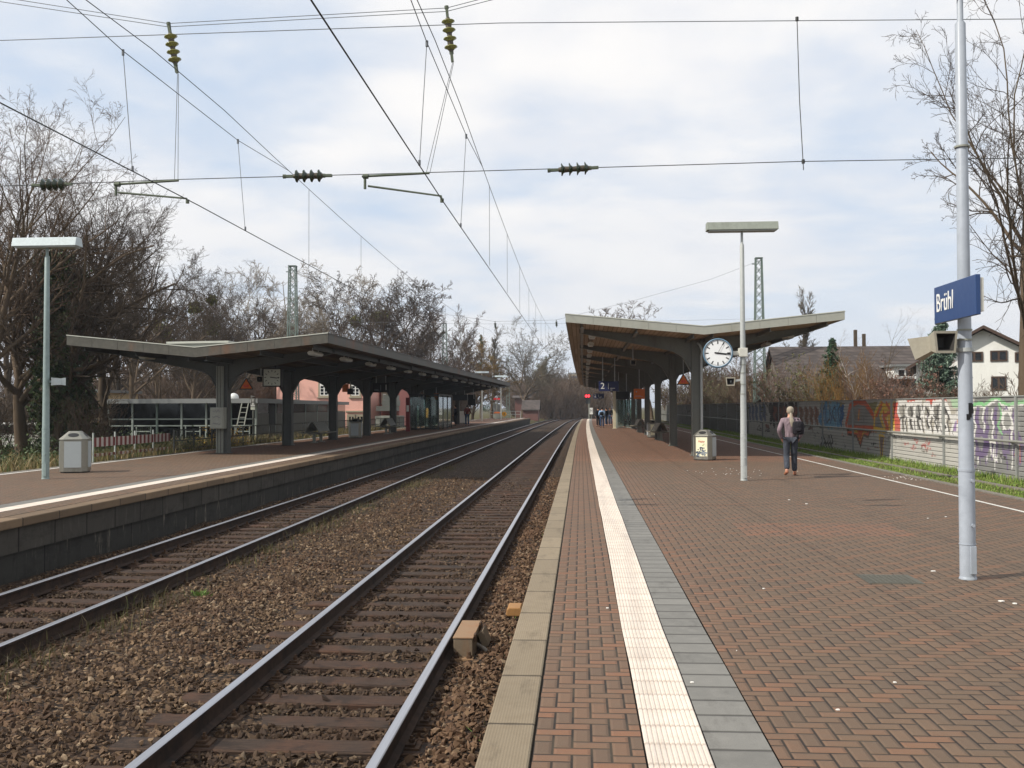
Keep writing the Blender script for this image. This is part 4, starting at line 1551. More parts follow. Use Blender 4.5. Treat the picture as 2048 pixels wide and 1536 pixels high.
def canopy(name, label, cx, z0, half, y0, y1, zc, ze, fh, cols, colw, mats, flare, lean=0.0, asym=0.0):
    """butterfly roof on one row of columns; zc: roof top at the valley, ze: at the edges"""
    mcol, mfas, msof = mats

    def bend(y):
        return BEND0(y) + lean * (y - y0) / (y1 - y0)
    t = thing(name, label, 'platform canopy', (cx, cols[0], z0))
    ym = [y for y in PY if y0 + 2 < y < y1 - 2]
    yy = [y0] + ym + [y1]
    tk = .1
    HL, HR = half * (1 - asym), half * (1 + asym)
    # roof deck (two leaves in one sheet) with boarded underside
    b = MB()
    top = [(cx - half, ze), (cx, zc), (cx + half, ze)]
    n = 6
    prof_ = [(cx - HL + .03, ze - fh + .02), (cx, zc - fh + .02), (cx + HR - .03, ze - fh + .02), (cx + HR - .03, ze - .012), (cx, zc - .012), (cx - HL + .03, ze - .012)]
    vs = [(a + bend(y), y, c) for y in yy for a, c in prof_]
    for i in range(len(yy) - 1):
        for j in range(n):
            b.mi = 0 if j in (0, 1) else 1
            b.add([vs[i * n + j], vs[i * n + (j + 1) % n], vs[(i + 1) * n + (j + 1) % n], vs[(i + 1) * n + j]], [(0, 1, 2, 3)])
    b.mi = 1
    for k_ in (0, len(yy) - 1):
        b.add(vs[k_ * n:k_ * n + n], [(0, 1, 4, 5), (1, 2, 3, 4)])
    b.build('roof_deck', [msof, M['roof_felt']], t)
    # fascias
    for s in (-1, 1):
        hs = HL if s < 0 else HR
        b = MB()
        xa, xb_ = sorted((cx + s * hs, cx + s * (hs - .028)))
        b.sweep([(xa, ze - fh), (xb_, ze - fh), (xb_, ze), (xa, ze)], [(bend(y), y, 0) for y in yy])
        xa, xb_ = sorted((cx + s * (hs + .02), cx + s * (hs - .06)))
        b.sweep([(xa, ze + .001), (xb_, ze + .001), (xb_, ze + .03), (xa, ze + .03)], [(bend(y), y, 0) for y in yy])
        b.build('fascia', mfas, t)
    for y, dy in ((y0, -.03), (y1, .03)):
        b = MB()
        nseg = 5
        for s in (-1, 1):
            for i in range(nseg):
                f0, f1 = i / nseg, (i + 1) / nseg
                hs = HL if s < 0 else HR
                xa, xb_ = cx + s * hs * f0 + bend(y), cx + s * hs * f1 + bend(y) - s * .008
                za, zb = zc + (ze - zc) * f0, zc + (ze - zc) * f1
                poly_ = [(xa, za - fh), (xb_, zb - fh), (xb_, zb + .012), (xa, za + .012)]
                b.prism(poly_, (0, y, 0), (1, 0, 0), (0, 0, 1), (0, dy, 0))
        b.build('fascia', mfas, t)
        b = MB()
        for s in (-1, 1):
            for i in range(nseg):
                f0, f1 = i / nseg, (i + 1) / nseg
                hs = HL if s < 0 else HR
                xa, xb_ = cx + s * hs * f0 + bend(y), cx + s * hs * f1 + bend(y)
                za, zb = zc + (ze - zc) * f0, zc + (ze - zc) * f1
                b.prism([(xa, za + .013), (xb_, zb + .013), (xb_, zb + .04), (xa, za + .04)], (0, y - dy * .5, 0), (1, 0, 0), (0, 0, 1), (0, dy * 2, 0))
        b.build('edge_cap', M['zinc'], t)
    # purlins: T sections along the roof
    for f in (-.88, -.48, -.07, .07, .48, .88):
        zz = zc + (ze - zc) * abs(f) - fh
        b = MB()
        x = cx + f * (HL if f < 0 else HR)
        pr = [(x - .012, zz + .015), (x - .012, zz - .12), (x - .06, zz - .12), (x - .06, zz - .14), (x + .06, zz - .14), (x + .06, zz - .12), (x + .012, zz - .12), (x + .012, zz + .015)]
        b.sweep(pr, [(bend(y), y, 0) for y in [y0 + .15] + ym + [y1 - .15]])
        b.build('purlin', mcol, t)
    # columns and curved arms
    for y in cols:
        bx = cx + bend(y)
        zt = zc - fh - .02
        b = MB()
        w0, w1 = colw / 2, colw / 2 * .92
        d0 = .17
        # two flanges and a web, so that the column shows a recess
        for s in (-1, 1):
            b.prism([(s * w0 - (.03 if s > 0 else 0), z0), (s * w0 + (.03 if s < 0 else 0), z0), (s * w1 + (.03 if s < 0 else 0), zt), (s * w1 - (.03 if s > 0 else 0), zt)], (bx, y - d0, 0), (1, 0, 0), (0, 0, 1), (0, 2 * d0, 0))
        b.box(bx - w1 + .02, bx + w1 - .02, y - d0 + .07, y + d0 - .07, z0, zt)
        b.box(bx - w0 - .05, bx + w0 + .05, y - d0 - .05, y + d0 + .05, z0 + .001, z0 + .03)
        b.build('column', mcol, t, bevel=.006)
        b = MB()
        for s in (-1, 1):
            pts = []
            hs = HL if s < 0 else HR
            L = hs * .90
            for i in range(9):                                  # upper edge under the boards
                x = w1 * .9 + (L - w1 * .9) * i / 8
                pts.append((s * x, zc + (ze - zc) * x / hs - fh - .002))
            low = []
            zf = zc - fh - flare * 1.05
            for i in range(13):
                f = i / 12
                x = w1 * .9 + (L - w1 * .9) * f
                tip = zc + (ze - zc) * L / hs - fh - .13
                straight = zc - fh - flare * .55 + (tip - (zc - fh - flare * .55)) * f
                q_ = max(0.0, 1 - (x - w1 * .9) / (flare * .95))
                low.append((s * x, straight - flare * .75 * (1 - math.sqrt(max(0, 1 - q_ * q_)))))
            poly_ = pts + low[::-1]
            ring = [(p_[0], p_[1]) for p_ in poly_]
            b.prism(ring, (bx, y - .055, 0), (1, 0, 0), (0, 0, 1), (0, .11, 0))
            # bottom flange
            for p_, q_ in zip(low, low[1:]):
                b.bar((bx + p_[0], y, p_[1] - .01), (bx + q_[0], y, q_[1] - .01), .24, .02, (0, 0, 1))
        b.build('arm', mcol, t)
    return t


RC = 4.13
RCOLS = [36.4 + 9.05 * k for k in range(11)]
rt = canopy('platform_canopy', 'long butterfly canopy with pale roof edge over the brick platform', RC, 0.0, 4.64, 33.9, 131, 4.44, 4.90, .26, RCOLS, .33,
            (M['steel_roof'], M['fascia'], M['soffit']), .95)
LC = -12.24
LCOLS = [33.5 + 7.15 * k for k in range(9)]
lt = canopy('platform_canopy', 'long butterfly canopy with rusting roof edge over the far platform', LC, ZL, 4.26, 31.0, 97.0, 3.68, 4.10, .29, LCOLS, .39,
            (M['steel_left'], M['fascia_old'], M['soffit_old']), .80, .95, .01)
b = MB()
b.obox((-12.6, 33.0, 3.94), (1.05, 0, .01), (0, .9, 0), (0, 0, .035))
b.obox((-12.6, 33.0, 3.82), (.85, 0, .01), (0, .8, 0), (0, 0, .08))
b.build('gutter_cover', M['zinc'], lt)
# rain pipes and conduits on the nearest columns
b = MB()
x, y = RC + .13, 36.4 - .26
b.tube([(x - .06, y + .15, 4.05), (x + .0, y, 3.95), (x + .08, y, 3.75), (x + .04, y, 3.55), (x + .04, y, .03)], .045, 8)
b.build('rain_pipe', M['lamp_pole'], rt)
for dx_ in (-.15, -.09, -.04, .02, .07):
    b = MB()
    b.tube([(LC + dx_, 33.5 - .19, ZL + .03), (LC + dx_, 33.5 - .19, 3.2)], .018, 6)
    b.build('conduit', M['cab_grey'], lt)

# ceiling lights
def strip_light(loc, label, group, lit=False, proto=[None, None]):
    k = 1 if lit else 0
    if proto[k] is None:
        t = thing('strip_light', label, 'lamp', loc, 0, group)
        b = MB()
        b.prism([(-.1, 0), (.1, 0), (.13, .07), (.07, .12), (-.07, .12), (-.13, .07)], (0, -.55, 0), (1, 0, 0), (0, 0, 1), (0, 1.1, 0))
        b.build('housing', M['offwhite'], t, world=False)
        b = MB()
        b.box(-.095, .095, -.5, .5, -.02, -.001)
        b.build('cover', M['glow_lamp'] if lit else M['diffuser'], t, world=False)
        for s in (-1, 1):
            b = MB()
            b.box(-.012, .012, s * .35 - .012, s * .35 + .012, .12, .22)
            b.build('hanger', M['offwhite'], t, world=False)
        proto[k] = t
        return t
    t = copy_tree(proto[k])
    t.location = loc
    return tag(t, label, 'lamp', group)


zf = lambda f, zc, ze, fh: zc + (ze - zc) * abs(f) - fh
for k in range(20):
    y = 37.3 + 4.55 * k
    f = -.80
    strip_light((RC + f * 4.64 + bend(y), y, zf(f, 4.44, 4.90, .26) - .22), 'pale strip light under the track side edge of the pale edged canopy', 'strip lights along the track side of the near canopy')
for k in range(5):
    y = 38.5 + 4.55 * k
    strip_light((RC + .80 * 4.64 + bend(y), y, zf(.8, 4.44, 4.90, .26) - .22), 'pale strip light under the barrier side edge of the pale edged canopy', 'strip lights along the barrier side of the near canopy')
for k in range(16):
    y = 32.6 + 4.1 * k
    strip_light((LC + .80 * 4.3 + bend(y) + .95 * (y - 31) / 66, y, zf(.8, 3.68, 4.10, .29) - .22), 'pale strip light under the track side edge of the rusting canopy', 'strip lights along the track side of the far canopy')
for k in range(3):
    y = 33.2 + 4.1 * k
    strip_light((LC - .66 * 3.74 + bend(y), y, zf(.66, 3.68, 4.10, .29) - .22), 'pale strip light under the tree side of the rusting canopy', 'strip lights along the tree side of the far canopy')

# ------------------------------------------------------------------ lamp posts
def lamp_post(base, label, mpole, mshade, r0=.085, htop=5.85, hstep=5.55, wide=1.66, group='platform lamp posts', rz=0.0):
    t = thing('lamp_post', label, 'lamp post', base, rz, group)
    z = base[2]
    b = MB()
    b.lathe([(r0 * 1.0, 0), (r0 * 1.0, 1.1), (r0 * .96, 1.12), (r0 * .8, 3.0), (r0 * .66, hstep), (r0 * .4, hstep + .03), (r0 * .38, htop + .02)], n=16)
    b.lathe([(r0 * 1.06, .35), (r0 * 1.06, .36)], n=16)
    b.lathe([(r0 * 1.05, 1.09), (r0 * 1.05, 1.115)], n=16)
    b.build('pole', mpole, t, world=False)
    for zz in (.55, 1.0):
        b = MB()
        b.lathe([(.018, 0), (.018, .03), (.008, .035)], (r0 * .35, -r0 * .95 - .02, zz), 'Y', 8)
        b.build('bolt', mpole, t, world=False)
    b = MB()
    b.box(r0 * .35 - .03, r0 * .35 + .03, -r0 - .012, -r0 * .6, .06, .34)
    b.build('access_door', mpole, t, world=False, bevel=.004)
    b = MB()
    b.lathe([(r0 * 1.1, 0), (r0 * 1.1, .012), (r0 * 1.04, .02), (r0 * 1.01, .03)], n=20)
    b.build('collar', mpole, t, world=False)
    w = wide / 2
    b = MB()
    prof_ = [(-.17, 0), (.17, 0), (.12, .19), (-.12, .19)]
    b.prism(prof_, (-w, 0, htop), (0, 1, 0), (0, 0, 1), (wide, 0, 0))
    b.build('lamp_shade', mshade, t, world=False, bevel=.008)
    b = MB()
    b.box(-w + .05, w - .05, -.14, .14, htop - .03, htop - .001)
    b.build('lamp_cover', M['diffuser'], t, world=False)
    return t


L1 = G(1488, 961, 0)
lamp_post(tuple(L1), 'slim grey lamp post carrying a round clock, near the walking man', M['lamp_pole'], M['shade_dull'], .078, 5.97, 5.62, 1.68)
L2 = G(91, 958, ZL)
lamp_post(tuple(L2), 'blue green lamp post standing beside the pale steel litter bin', M['lamp_pole_left'], M['shade_white'], .078, 5.12, 4.9, 1.46)
L3 = G(1936, 1158, 0)
lamp_post(tuple(L3), 'thick white grey lamp mast carrying the blue station name sign', M['sign_pole'], M['shade_white'], .078, 6.22, 5.68, 1.68)
mast_ = [o for o in COL.objects if o.name.startswith('lamp_post') and 'mast' in o.get('label', '')][0]
b = MB()
r2 = random.Random(2)
for k in range(9):
    a = -math.pi / 2 + r2.uniform(-.1, .75)
    zc = 1.7 + r2.uniform(-.06, .06)
    c_ = Vector((L3.x + math.cos(a) * .0735, L3.y + math.sin(a) * .0735, zc))
    tg = Vector((-math.sin(a), math.cos(a), 0))
    b.obox(c_, tg * r2.uniform(.008, .02), Vector((math.cos(a), math.sin(a), 0)) * .002, (0, 0, r2.uniform(.02, .05)))
b.build('scrawl', M['black'], mast_)
for z_ in (2.42, 2.52, 4.4):
    b = MB()
    b.lathe([(.0745, z_), (.0745, z_ + .018)], (L3.x, L3.y, 0), n=16)
    b.build('strap', M['cab_grey'], mast_)
clk = [o for o in COL.objects if o.name.startswith('lamp_post') and 'round clock' in o.get('label', '')][0]
for z_ in (2.05, 2.28, 2.55, 2.75):
    b = MB()
    b.lathe([(.0765, z_), (.0765, z_ + .018)], (L1.x, L1.y, 0), n=16)
    b.build('strap', M['cab_grey'], clk)
for px_, py_, lab in ((964, 842, 'distant white lamp post just beyond the rusting canopy end'), (1002, 838.7, 'most distant white lamp post at the end railing of the far platform')):
    g_ = G(px_, py_, ZL)
    lamp_post(tuple(g_), lab, M['offwhite'], M['shade_white'], .09, 5.5, 5.2, 1.6)

# ------------------------------------------------------------------ clocks
def clock_round(c, rad, rz, label):
    t = thing('station_clock', label, 'clock', c, rz)
    b = MB()
    b.lathe([(rad - .02, .11), (rad, .09), (rad, -.09), (rad - .025, -.1), (rad - .035, -.09), (rad - .035, -.07)], axis='Y', n=48)
    b.build('case', M['clockblue'], t, world=False)
    b = MB()
    b.lathe([(rad - .036, -.068), (rad - .036, -.075)], axis='Y', n=48, smooth=False)
    b.build('dial', M['dial'], t, world=False)
    b = MB()
    for k in range(60):
        a = 2 * math.pi * k / 60
        big = k % 5 == 0
        ro, ri, w = (rad - .05, rad - (.135 if big else .07), .013 if big else .004)
        d = Vector((math.sin(a), 0, math.cos(a)))
        b.bar(d * ri + Vector((0, -.077, 0)), d * ro + Vector((0, -.077, 0)), w * 2, .003, (0, 1, 0))
    b.build('minute_marks', M['black'], t, world=False)

    def hand(name, a, l0, l1, w, y, m):
        b = MB()
        d = Vector((math.sin(R(a)), 0, math.cos(R(a))))
        b.bar(d * -l0 + Vector((0, y, 0)), d * l1 + Vector((0, y, 0)), w, .004, (0, 1, 0))
        b.build(name, m, t, world=False)
    hand('hour_hand', 98, .07, rad * .56, .034, -.084, M['black'])
    hand('minute_hand', 96, .08, rad * .86, .026, -.091, M['black'])
    hand('second_hand', 29, .0, rad * .8, .007, -.098, M['black'])
    return t


yc = L1.y - .02
cpos = P(1436, 706.5, yc)
t = clock_round(tuple(cpos), .352, R(-10), 'round white station clock on the grey lamp post, showing quarter past three')
b = MB()
b.bar(cpos + Vector((.33, .02, 0)), Vector((L1.x - .04, L1.y, cpos.z)), .07, .1)
b.build('bracket', M['offwhite'], t)
b = MB()
b.box(L1.x - .1, L1.x + .1, L1.y - .1, L1.y + .1, cpos.z - .09, cpos.z + .12)
b.build('clamp', M['offwhite'], t, bevel=.01)

c2 = P(545, 755, 36.6)
t = thing('station_clock', 'square grey faced station clock hanging under the rusting canopy', 'clock', tuple(c2), R(6))
s_ = .35
b = MB()
b.box(-s_, s_, -.1, .14, -s_, s_)
b.build('case', M['black'], t, world=False, bevel=.01)
b = MB()
b.box(-s_ + .045, s_ - .045, -.112, -.1005, -s_ + .045, s_ - .045)
b.build('dial', M['dial_dull'], t, world=False)
b = MB()
for k in range(12):
    a = 2 * math.pi * k / 12
    d = Vector((math.sin(a), 0, math.cos(a)))
    b.bar(d * .21 + Vector((0, -.115, 0)), d * .28 + Vector((0, -.115, 0)), .022, .003, (0, 1, 0))
b.build('hour_marks', M['black'], t, world=False)
for nm, a, l, w in (('hour_hand', 98, .18, .03), ('minute_hand', 96, .27, .022)):
    b = MB()
    d = Vector((math.sin(R(a)), 0, math.cos(R(a))))
    b.bar(d * -.07 + Vector((0, -.12, 0)), d * l + Vector((0, -.12, 0)), w, .004, (0, 1, 0))
    b.build(nm, M['black'], t, world=False)
b = MB()
b.tube([(.1, .02, s_), (.1, .02, s_ + .35)], .02, 8)
b.build('hanger', M['black'], t, world=False)

# ------------------------------------------------------------------ loudspeakers
def horn(t, o, d, w0, h0, w1, h1, L, mat, hole=True, name='horn'):
    """square horn from a small back (w0, h0) to a wide mouth (w1, h1) along d"""
    o, d = Vector(o), Vector(d).normalized()
    s = d.cross(Vector((0, 0, 1))).normalized()
    u = s.cross(d)
    b = MB()
    def ring(k, w, h, taper=.82):
        c = o + d * k
        return [c - s * w * taper / 2 - u * h / 2, c + s * w * taper / 2 - u * h / 2, c + s * w / 2 + u * h / 2, c - s * w / 2 + u * h / 2]
    r = [ring(0, w0, h0), ring(L, w1, h1), ring(L, w1 - .05, h1 - .05), ring(L * .45, w0 * .7, h0 * .7)]
    vs = [p for q in r for p in q]
    b.mi = 0
    for k in (0, 1):
        for j in range(4):
            b.add([vs[k * 4 + j], vs[k * 4 + (j + 1) % 4], vs[(k + 1) * 4 + (j + 1) % 4], vs[(k + 1) * 4 + j]], [(0, 1, 2, 3)])
    b.add(r[0], [(3, 2, 1, 0)])
    b.mi = 1
    for j in range(4):
        b.add([vs[8 + j], vs[8 + (j + 1) % 4], vs[12 + (j + 1) % 4], vs[12 + j]], [(0, 1, 2, 3)])
    b.add(r[3], [(0, 1, 2, 3)])
    return b.build(name, [mat, M['inside']], t)


sp = P(1888, 690, L3.y)
t = thing('loudspeaker', 'beige double horn loudspeaker fixed below the blue station sign', 'loudspeaker', tuple(sp))
mouth_c = P(1893, 683, L3.y - .12)
horn(t, mouth_c + Vector((-.03, .25, 0)), (.10, -1, -.02), .13, .15, .245, .225, .25, M['beige'])
horn(t, mouth_c + Vector((-.035, .255, 0)), (-.72, .62, -.30), .13, .15, .25, .23, .2, M['beige'])
b = MB()
b.bar(mouth_c + Vector((0, .22, .0)), Vector((L3.x, L3.y, mouth_c.z)), .05, .06)
b.build('bracket', M['lamp_pole'], t)
b = MB()
b.lathe([(.085, mouth_c.z - .1), (.085, mouth_c.z - .06)], (L3.x, L3.y, 0), n=14)
b.build('clamp', M['lamp_pole'], t)
sp = P(1462, 763, L1.y - .1)
t = thing('loudspeaker', 'grey horn loudspeaker fixed below the round clock', 'loudspeaker', tuple(sp))
horn(t, sp + Vector((0, .22, 0)), (-.05, -1, 0), .1, .1, .23, .2, .22, M['beige'])
b = MB()
b.bar(sp + Vector((0, .14, 0)), Vector((L1.x, L1.y, sp.z + .05)), .04, .05)
b.build('bracket', M['lamp_pole'], t)
sp = P(106, 763, L2.y - .02)
t = thing('loudspeaker', 'pale horn loudspeaker fixed to the blue green lamp post', 'loudspeaker', tuple(sp))
horn(t, sp + Vector((.13, .1, 0)), (-.86, -.5, 0), .16, .14, .24, .17, .2, M['shade_white'])
horn(t, sp + Vector((.12, .11, 0)), (.9, .45, .0), .16, .14, .2, .17, .1, M['shade_white'])
b = MB()
b.bar(sp + Vector((.1, .08, 0)), Vector((L2.x, L2.y, sp.z)), .04, .05)
b.build('bracket', M['lamp_pole_left'], t)
for px_, py_, y, lab, ztop in ((1266, 724, 43.5, 'small horn loudspeaker hanging on a rod under the pale edged canopy', 4.4), (521, 757, 35.6, 'small dark loudspeaker hanging on a rod beside the square clock', 3.5)):
    sp = P(px_, py_, y)
    t = thing('loudspeaker', lab, 'loudspeaker', tuple(sp))
    horn(t, sp + Vector((0, .1, 0)), (0, -1, -.15), .12, .1, .27, .24, .2, M['beige'])
    b = MB()
    b.tube([sp + Vector((0, .05, .08)), Vector((sp.x, sp.y + .05, ztop))], .022, 8)
    b.build('rod', M['lamp_pole'], t)

# ------------------------------------------------------------------ station name sign
xs_ = L3.x - .19
t = thing('station_sign', 'dark blue station name sign reading Brühl on the thick white grey mast', 'sign', (xs_, L3.y, 2.6))
ya, yb_ = atX(1951, 548, xs_).y, atX(1868, 577, xs_).y
zt_, zb_ = atX(1951, 548, xs_).z, atX(1951, 629, xs_).z
b = MB()
b.box(xs_, xs_ + .045, ya, yb_, zb_, zt_)
b.build('panel', M['signblue'], t, bevel=.004)
b = MB()
b.box(xs_ + .0455, xs_ + .08, ya + .012, yb_ - .02, zb_ + .03, zt_ - .03)
b.build('back_panel', M['offwhite'], t, bevel=.004)
for zz in (zb_ + .08, zt_ - .1):
    b = MB()
    b.box(xs_ + .0805, L3.x - .03, L3.y - .05, L3.y + .05, zz - .02, zz + .02)
    b.build('bracket', M['offwhite'], t)
tp = atX(1873, 623, xs_)
text_obj('lettering', 'Brühl', .272, M['white'], t, frame_matrix((xs_ - .003, tp.y, zb_ + .118), (0, -1, 0), (0, 0, 1)), .004, 'LEFT', .82)

# ------------------------------------------------------------------ litter bins
def bin_shell(base, rz, label, panel, group='steel litter bins', k=1.0):
    t = thing('litter_bin', label, 'litter bin', base, rz, group)
    a, c = .32 * k, .11 * k
    octo = [(-a + c, -a), (a - c, -a), (a, -a + c), (a, a - c), (a - c, a), (-a + c, a), (-a, a - c), (-a, -a + c)]
    H = .76 * k
    b = MB()
    b.prism(octo, (0, 0, .03), (1, 0, 0), (0, 1, 0), (0, 0, H))
    b.build('body', M['steel_bin'], t, world=False, bevel=.006)
    b = MB()
    b.prism([(x * .92, y * .92) for x, y in octo], (0, 0, 0), (1, 0, 0), (0, 1, 0), (0, 0, .0295))
    b.build('base', M['black'], t, world=False)
    b = MB()
    o2 = [(x * 1.04, y * 1.04) for x, y in octo]
    tp = [(x * .42, y * .42) for x, y in octo]
    z1, z2, z3 = H + .031, H + .055, H + .24
    vs = [(x, y, z1) for x, y in o2] + [(x, y, z2) for x, y in o2] + [(x, y, z3) for x, y in tp]
    fs = [tuple(range(7, -1, -1)), tuple(range(16, 24))]
    for l in (0, 8):
        for j in range(8):
            fs.append((l + j, l + (j + 1) % 8, l + 8 + (j + 1) % 8, l + 8 + j))
    b.add(vs, fs)
    b.build('lid', M['steel_bin'], t, world=False, bevel=.006)
    for ang in (0, math.pi / 2, math.pi, -math.pi / 2):
        M4 = Matrix.Rotation(ang, 4, 'Z')
        p0, p1 = Vector((0, -a * 1.04, z2)), Vector((0, -a * .42, z3))
        up = (p1 - p0).normalized()
        nrm = Vector((1, 0, 0)).cross(up)
        ce = p0.lerp(p1, .5)
        ring = [(math.cos(q) * .125 * k, math.sin(q) * .065 * k) for q in np.linspace(0, 2 * math.pi, 20, endpoint=False)]
        b = MB()
        b.prism(ring, M4 @ (ce - nrm * .004), (M4.to_3x3() @ Vector((1, 0, 0))), M4.to_3x3() @ up, (M4.to_3x3() @ nrm) * .01)
        b.build('opening', M['black'], t, world=False)
        b = MB()
        w = a - c - .02
        b.obox(M4 @ Vector((0, -a - .006, .05 + H * .52)), M4.to_3x3() @ Vector((w, 0, 0)), M4.to_3x3() @ Vector((0, .006, 0)), (0, 0, H * .41))
        b.build('side_panel', panel if ang == 0 else M['bin_panel'], t, world=False)
    return t


bb = G(1412, 921, 0)
bt = bin_shell((bb.x, bb.y + .3, 0), R(-25), 'steel litter bin with a pale paper poster beside the first canopy column', M['poster'])
# poster on the face turned to the camera
Mx = root_of(bt)
def on_face(x0, x1, z0, z1, y=-.334, th=.003):
    b_ = MB()
    b_.box(x0, x1, y - th, y, z0, z1)
    return b_
pr_ = MB()
r2 = random.Random(4)
for k in range(46):
    x, z = r2.uniform(-.17, .15), r2.uniform(.14, .42)
    if z > .2 + .25 * abs(math.sin((x + .2) * 9)) + .08: continue
    w = r2.uniform(.012, .045)
    pr_.prism([(w * math.cos(q) * r2.uniform(.6, 1.2), w * math.sin(q) * r2.uniform(.6, 1.2)) for q in np.linspace(0, 6.28, 8, endpoint=False)], (x, -.3325, z), (1, 0, 0), (0, 0, 1), (0, -.0025 - .0004 * k / 9, 0))
pr_.build('poster_print', M['poster_ink'], bt, world=False)
pr_ = MB()
for k in range(24):
    x, z = r2.uniform(-.12, .17), r2.uniform(.13, .34)
    w = r2.uniform(.012, .03)
    pr_.prism([(w * math.cos(q) * r2.uniform(.6, 1.2), w * math.sin(q) * r2.uniform(.6, 1.2)) for q in np.linspace(0, 6.28, 8, endpoint=False)], (x, -.3325, z), (1, 0, 0), (0, 0, 1), (0, -.005 - .0004 * k / 9, 0))
pr_.build('poster_print', M['poster_ink2'], bt, world=False)
pr_ = MB()
pr_.prism([(-.05, 0), (0, .02), (.045, .03), (.0, -.012)], (.055, -.3325, .5), (1, 0, 0), (0, 0, 1), (0, -.004, 0))
pr_.build('poster_print', M['green_ink'], bt, world=False)
text_obj('lettering', 'Papier', .085, M['red_ink'], bt, Mx @ frame_matrix((-.0, -.337, .62), (1, 0, 0), (0, 0, 1)), .002)
bb = G(140, 946, ZL)
bin_shell((bb.x, bb.y + .25, ZL), R(17), 'steel litter bin with blank pale panels beside the blue green lamp post', M['bin_panel'])
for px_, py_, z, lab, pm in ((1306, 875, 0, 'steel litter bin between the column row and the slanted bench', M['poster']), (711, 876, ZL, 'steel litter bin with dark pictures between two benches on the far platform', M['bin_panel'])):
    g_ = G(px_, py_, z)
    bin_shell((g_.x, g_.y, z), R(5), lab, pm)
g_ = G(1212 / 1, 852, 0)

# ------------------------------------------------------------------ hanging signs
def hanging(name, label, cat, px0, px1, py0, py1, y, mat, ztop, rods=(.2, .8), th=.12, rz=0.0):
    a, b_ = P(px0, py1, y), P(px1, py0, y)
    c = (a + b_) / 2
    w, h = (b_.x - a.x) / 2, (b_.z - a.z) / 2
    t = thing(name, label, cat, tuple(c), rz)
    b = MB()
    b.box(-w, w, -th / 2, th / 2, -h, h)
    b.build('panel', mat, t, world=False, bevel=.006)
    for f in rods:
        b = MB()
        x = -w + 2 * w * f
        b.tube([(x, 0, h), (x, 0, ztop - c.z)], .022, 8)
        b.build('rod', M['lamp_pole'], t, world=False)
    return t, c, w, h


for (p0, p1, q0, q1, y, lab) in ((1197.5, 1237.5, 762.5, 782.5, 52, 'dark blue platform number sign reading 2, larger and nearer of the two'), (1186.5, 1208, 787, 797, 100, 'dark blue platform number sign reading 2, smaller and beyond the waiting group')):
    t, c, w, h = hanging('platform_sign', lab, 'sign', p0, p1, q0, q1, y, M['darkblue'], 4.35)
    text_obj('number', '2', h * 1.75, M['white'], t, frame_matrix((c.x - w * .62, c.y - .066, c.z + h * .02), (1, 0, 0), (0, 0, 1)), .004)
    b = MB()
    b.box(-w * .06, -w * .02, -.066, -.062, -h * .55, h * .55)
    b.build('divider', M['white'], t, world=False)
    b = MB()
    for k, (x0_, x1_) in enumerate(((.16, .62), (.16, .36))):
        z_ = -h * (.42 + .34 * k)
        x_ = w * x0_
        while x_ < w * x1_:
            l_ = w * .05
            b.box(x_, x_ + l_, -.066, -.062, z_ - h * .07, z_ + h * .07)
            x_ += l_ * 1.35
    b.build('small_print', M['white'], t, world=False)
t, c, w, h = hanging('train_display', 'black train display board hanging behind the large number two sign', 'display board', 1232, 1258, 783, 798.5, 65, M['black'], 4.3, th=.3)
t, c, w, h = hanging('orange_panel', 'square orange notice panel hanging beside the canopy columns', 'notice panel', 1267.5, 1289.5, 777.5, 798, 60, M['orange'], 4.3, rods=(.5,))
b = MB()
b.box(-w * .62, -w * .42, -.066, -.062, h * .3, h * .55)
b.box(-w * .8, w * .6, -.066, -.062, -h * .55, -h * .5)
b.box(-w * .8, w * .3, -.066, -.062, -h * .4, -h * .35)
b.build('small_print', M['poster_ink2'], t, world=False)

# warning triangles
for px_, pya, pyb, y, lab, ztop in ((1367, 747, 769.5, 40.5, 'orange warning triangle hanging behind the first column of the pale edged canopy', 4.2), (492.5, 755, 779, 35.0, 'orange warning triangle hanging left of the square clock', 3.5)):
    a = P(px_, pya, y)
    c = P(px_, pyb, y)
    hgt = a.z - c.z
    w = hgt * .6
    t = thing('warning_sign', lab, 'warning sign', (c.x, y, c.z), R(4), 'hanging warning triangles')
    b = MB()
    b.prism([(-w, 0), (w, 0), (0, hgt)], (0, 0, 0), (1, 0, 0), (0, 0, 1), (0, .05, 0))
    b.build('border', M['black'], t, world=False)
    b = MB()
    b.prism([(-w * .8, hgt * .08), (w * .8, hgt * .08), (0, hgt * .86)], (0, -.003, 0), (1, 0, 0), (0, 0, 1), (0, -.006, 0))
    b.build('panel', M['orange'], t, world=False)
    b = MB()
    for s in (-1, 1):
        b.prism([(s * .05 + math.cos(q) * .045, hgt * .27 + math.sin(q) * .05) for q in np.linspace(0, 6.28, 10, endpoint=False)], (0, -.0095, 0), (1, 0, 0), (0, 0, 1), (0, -.002, 0))
    b.box(-.12, .12, -.0115, -.0095, hgt * .36, hgt * .40)
    b.build('symbol', M['red_ink'], t, world=False)
    b = MB()
    b.tube([(0, .02, hgt * .98), (0, .02, ztop - c.z)], .014, 6)
    b.build('rod', M['lamp_pole'], t, world=False)

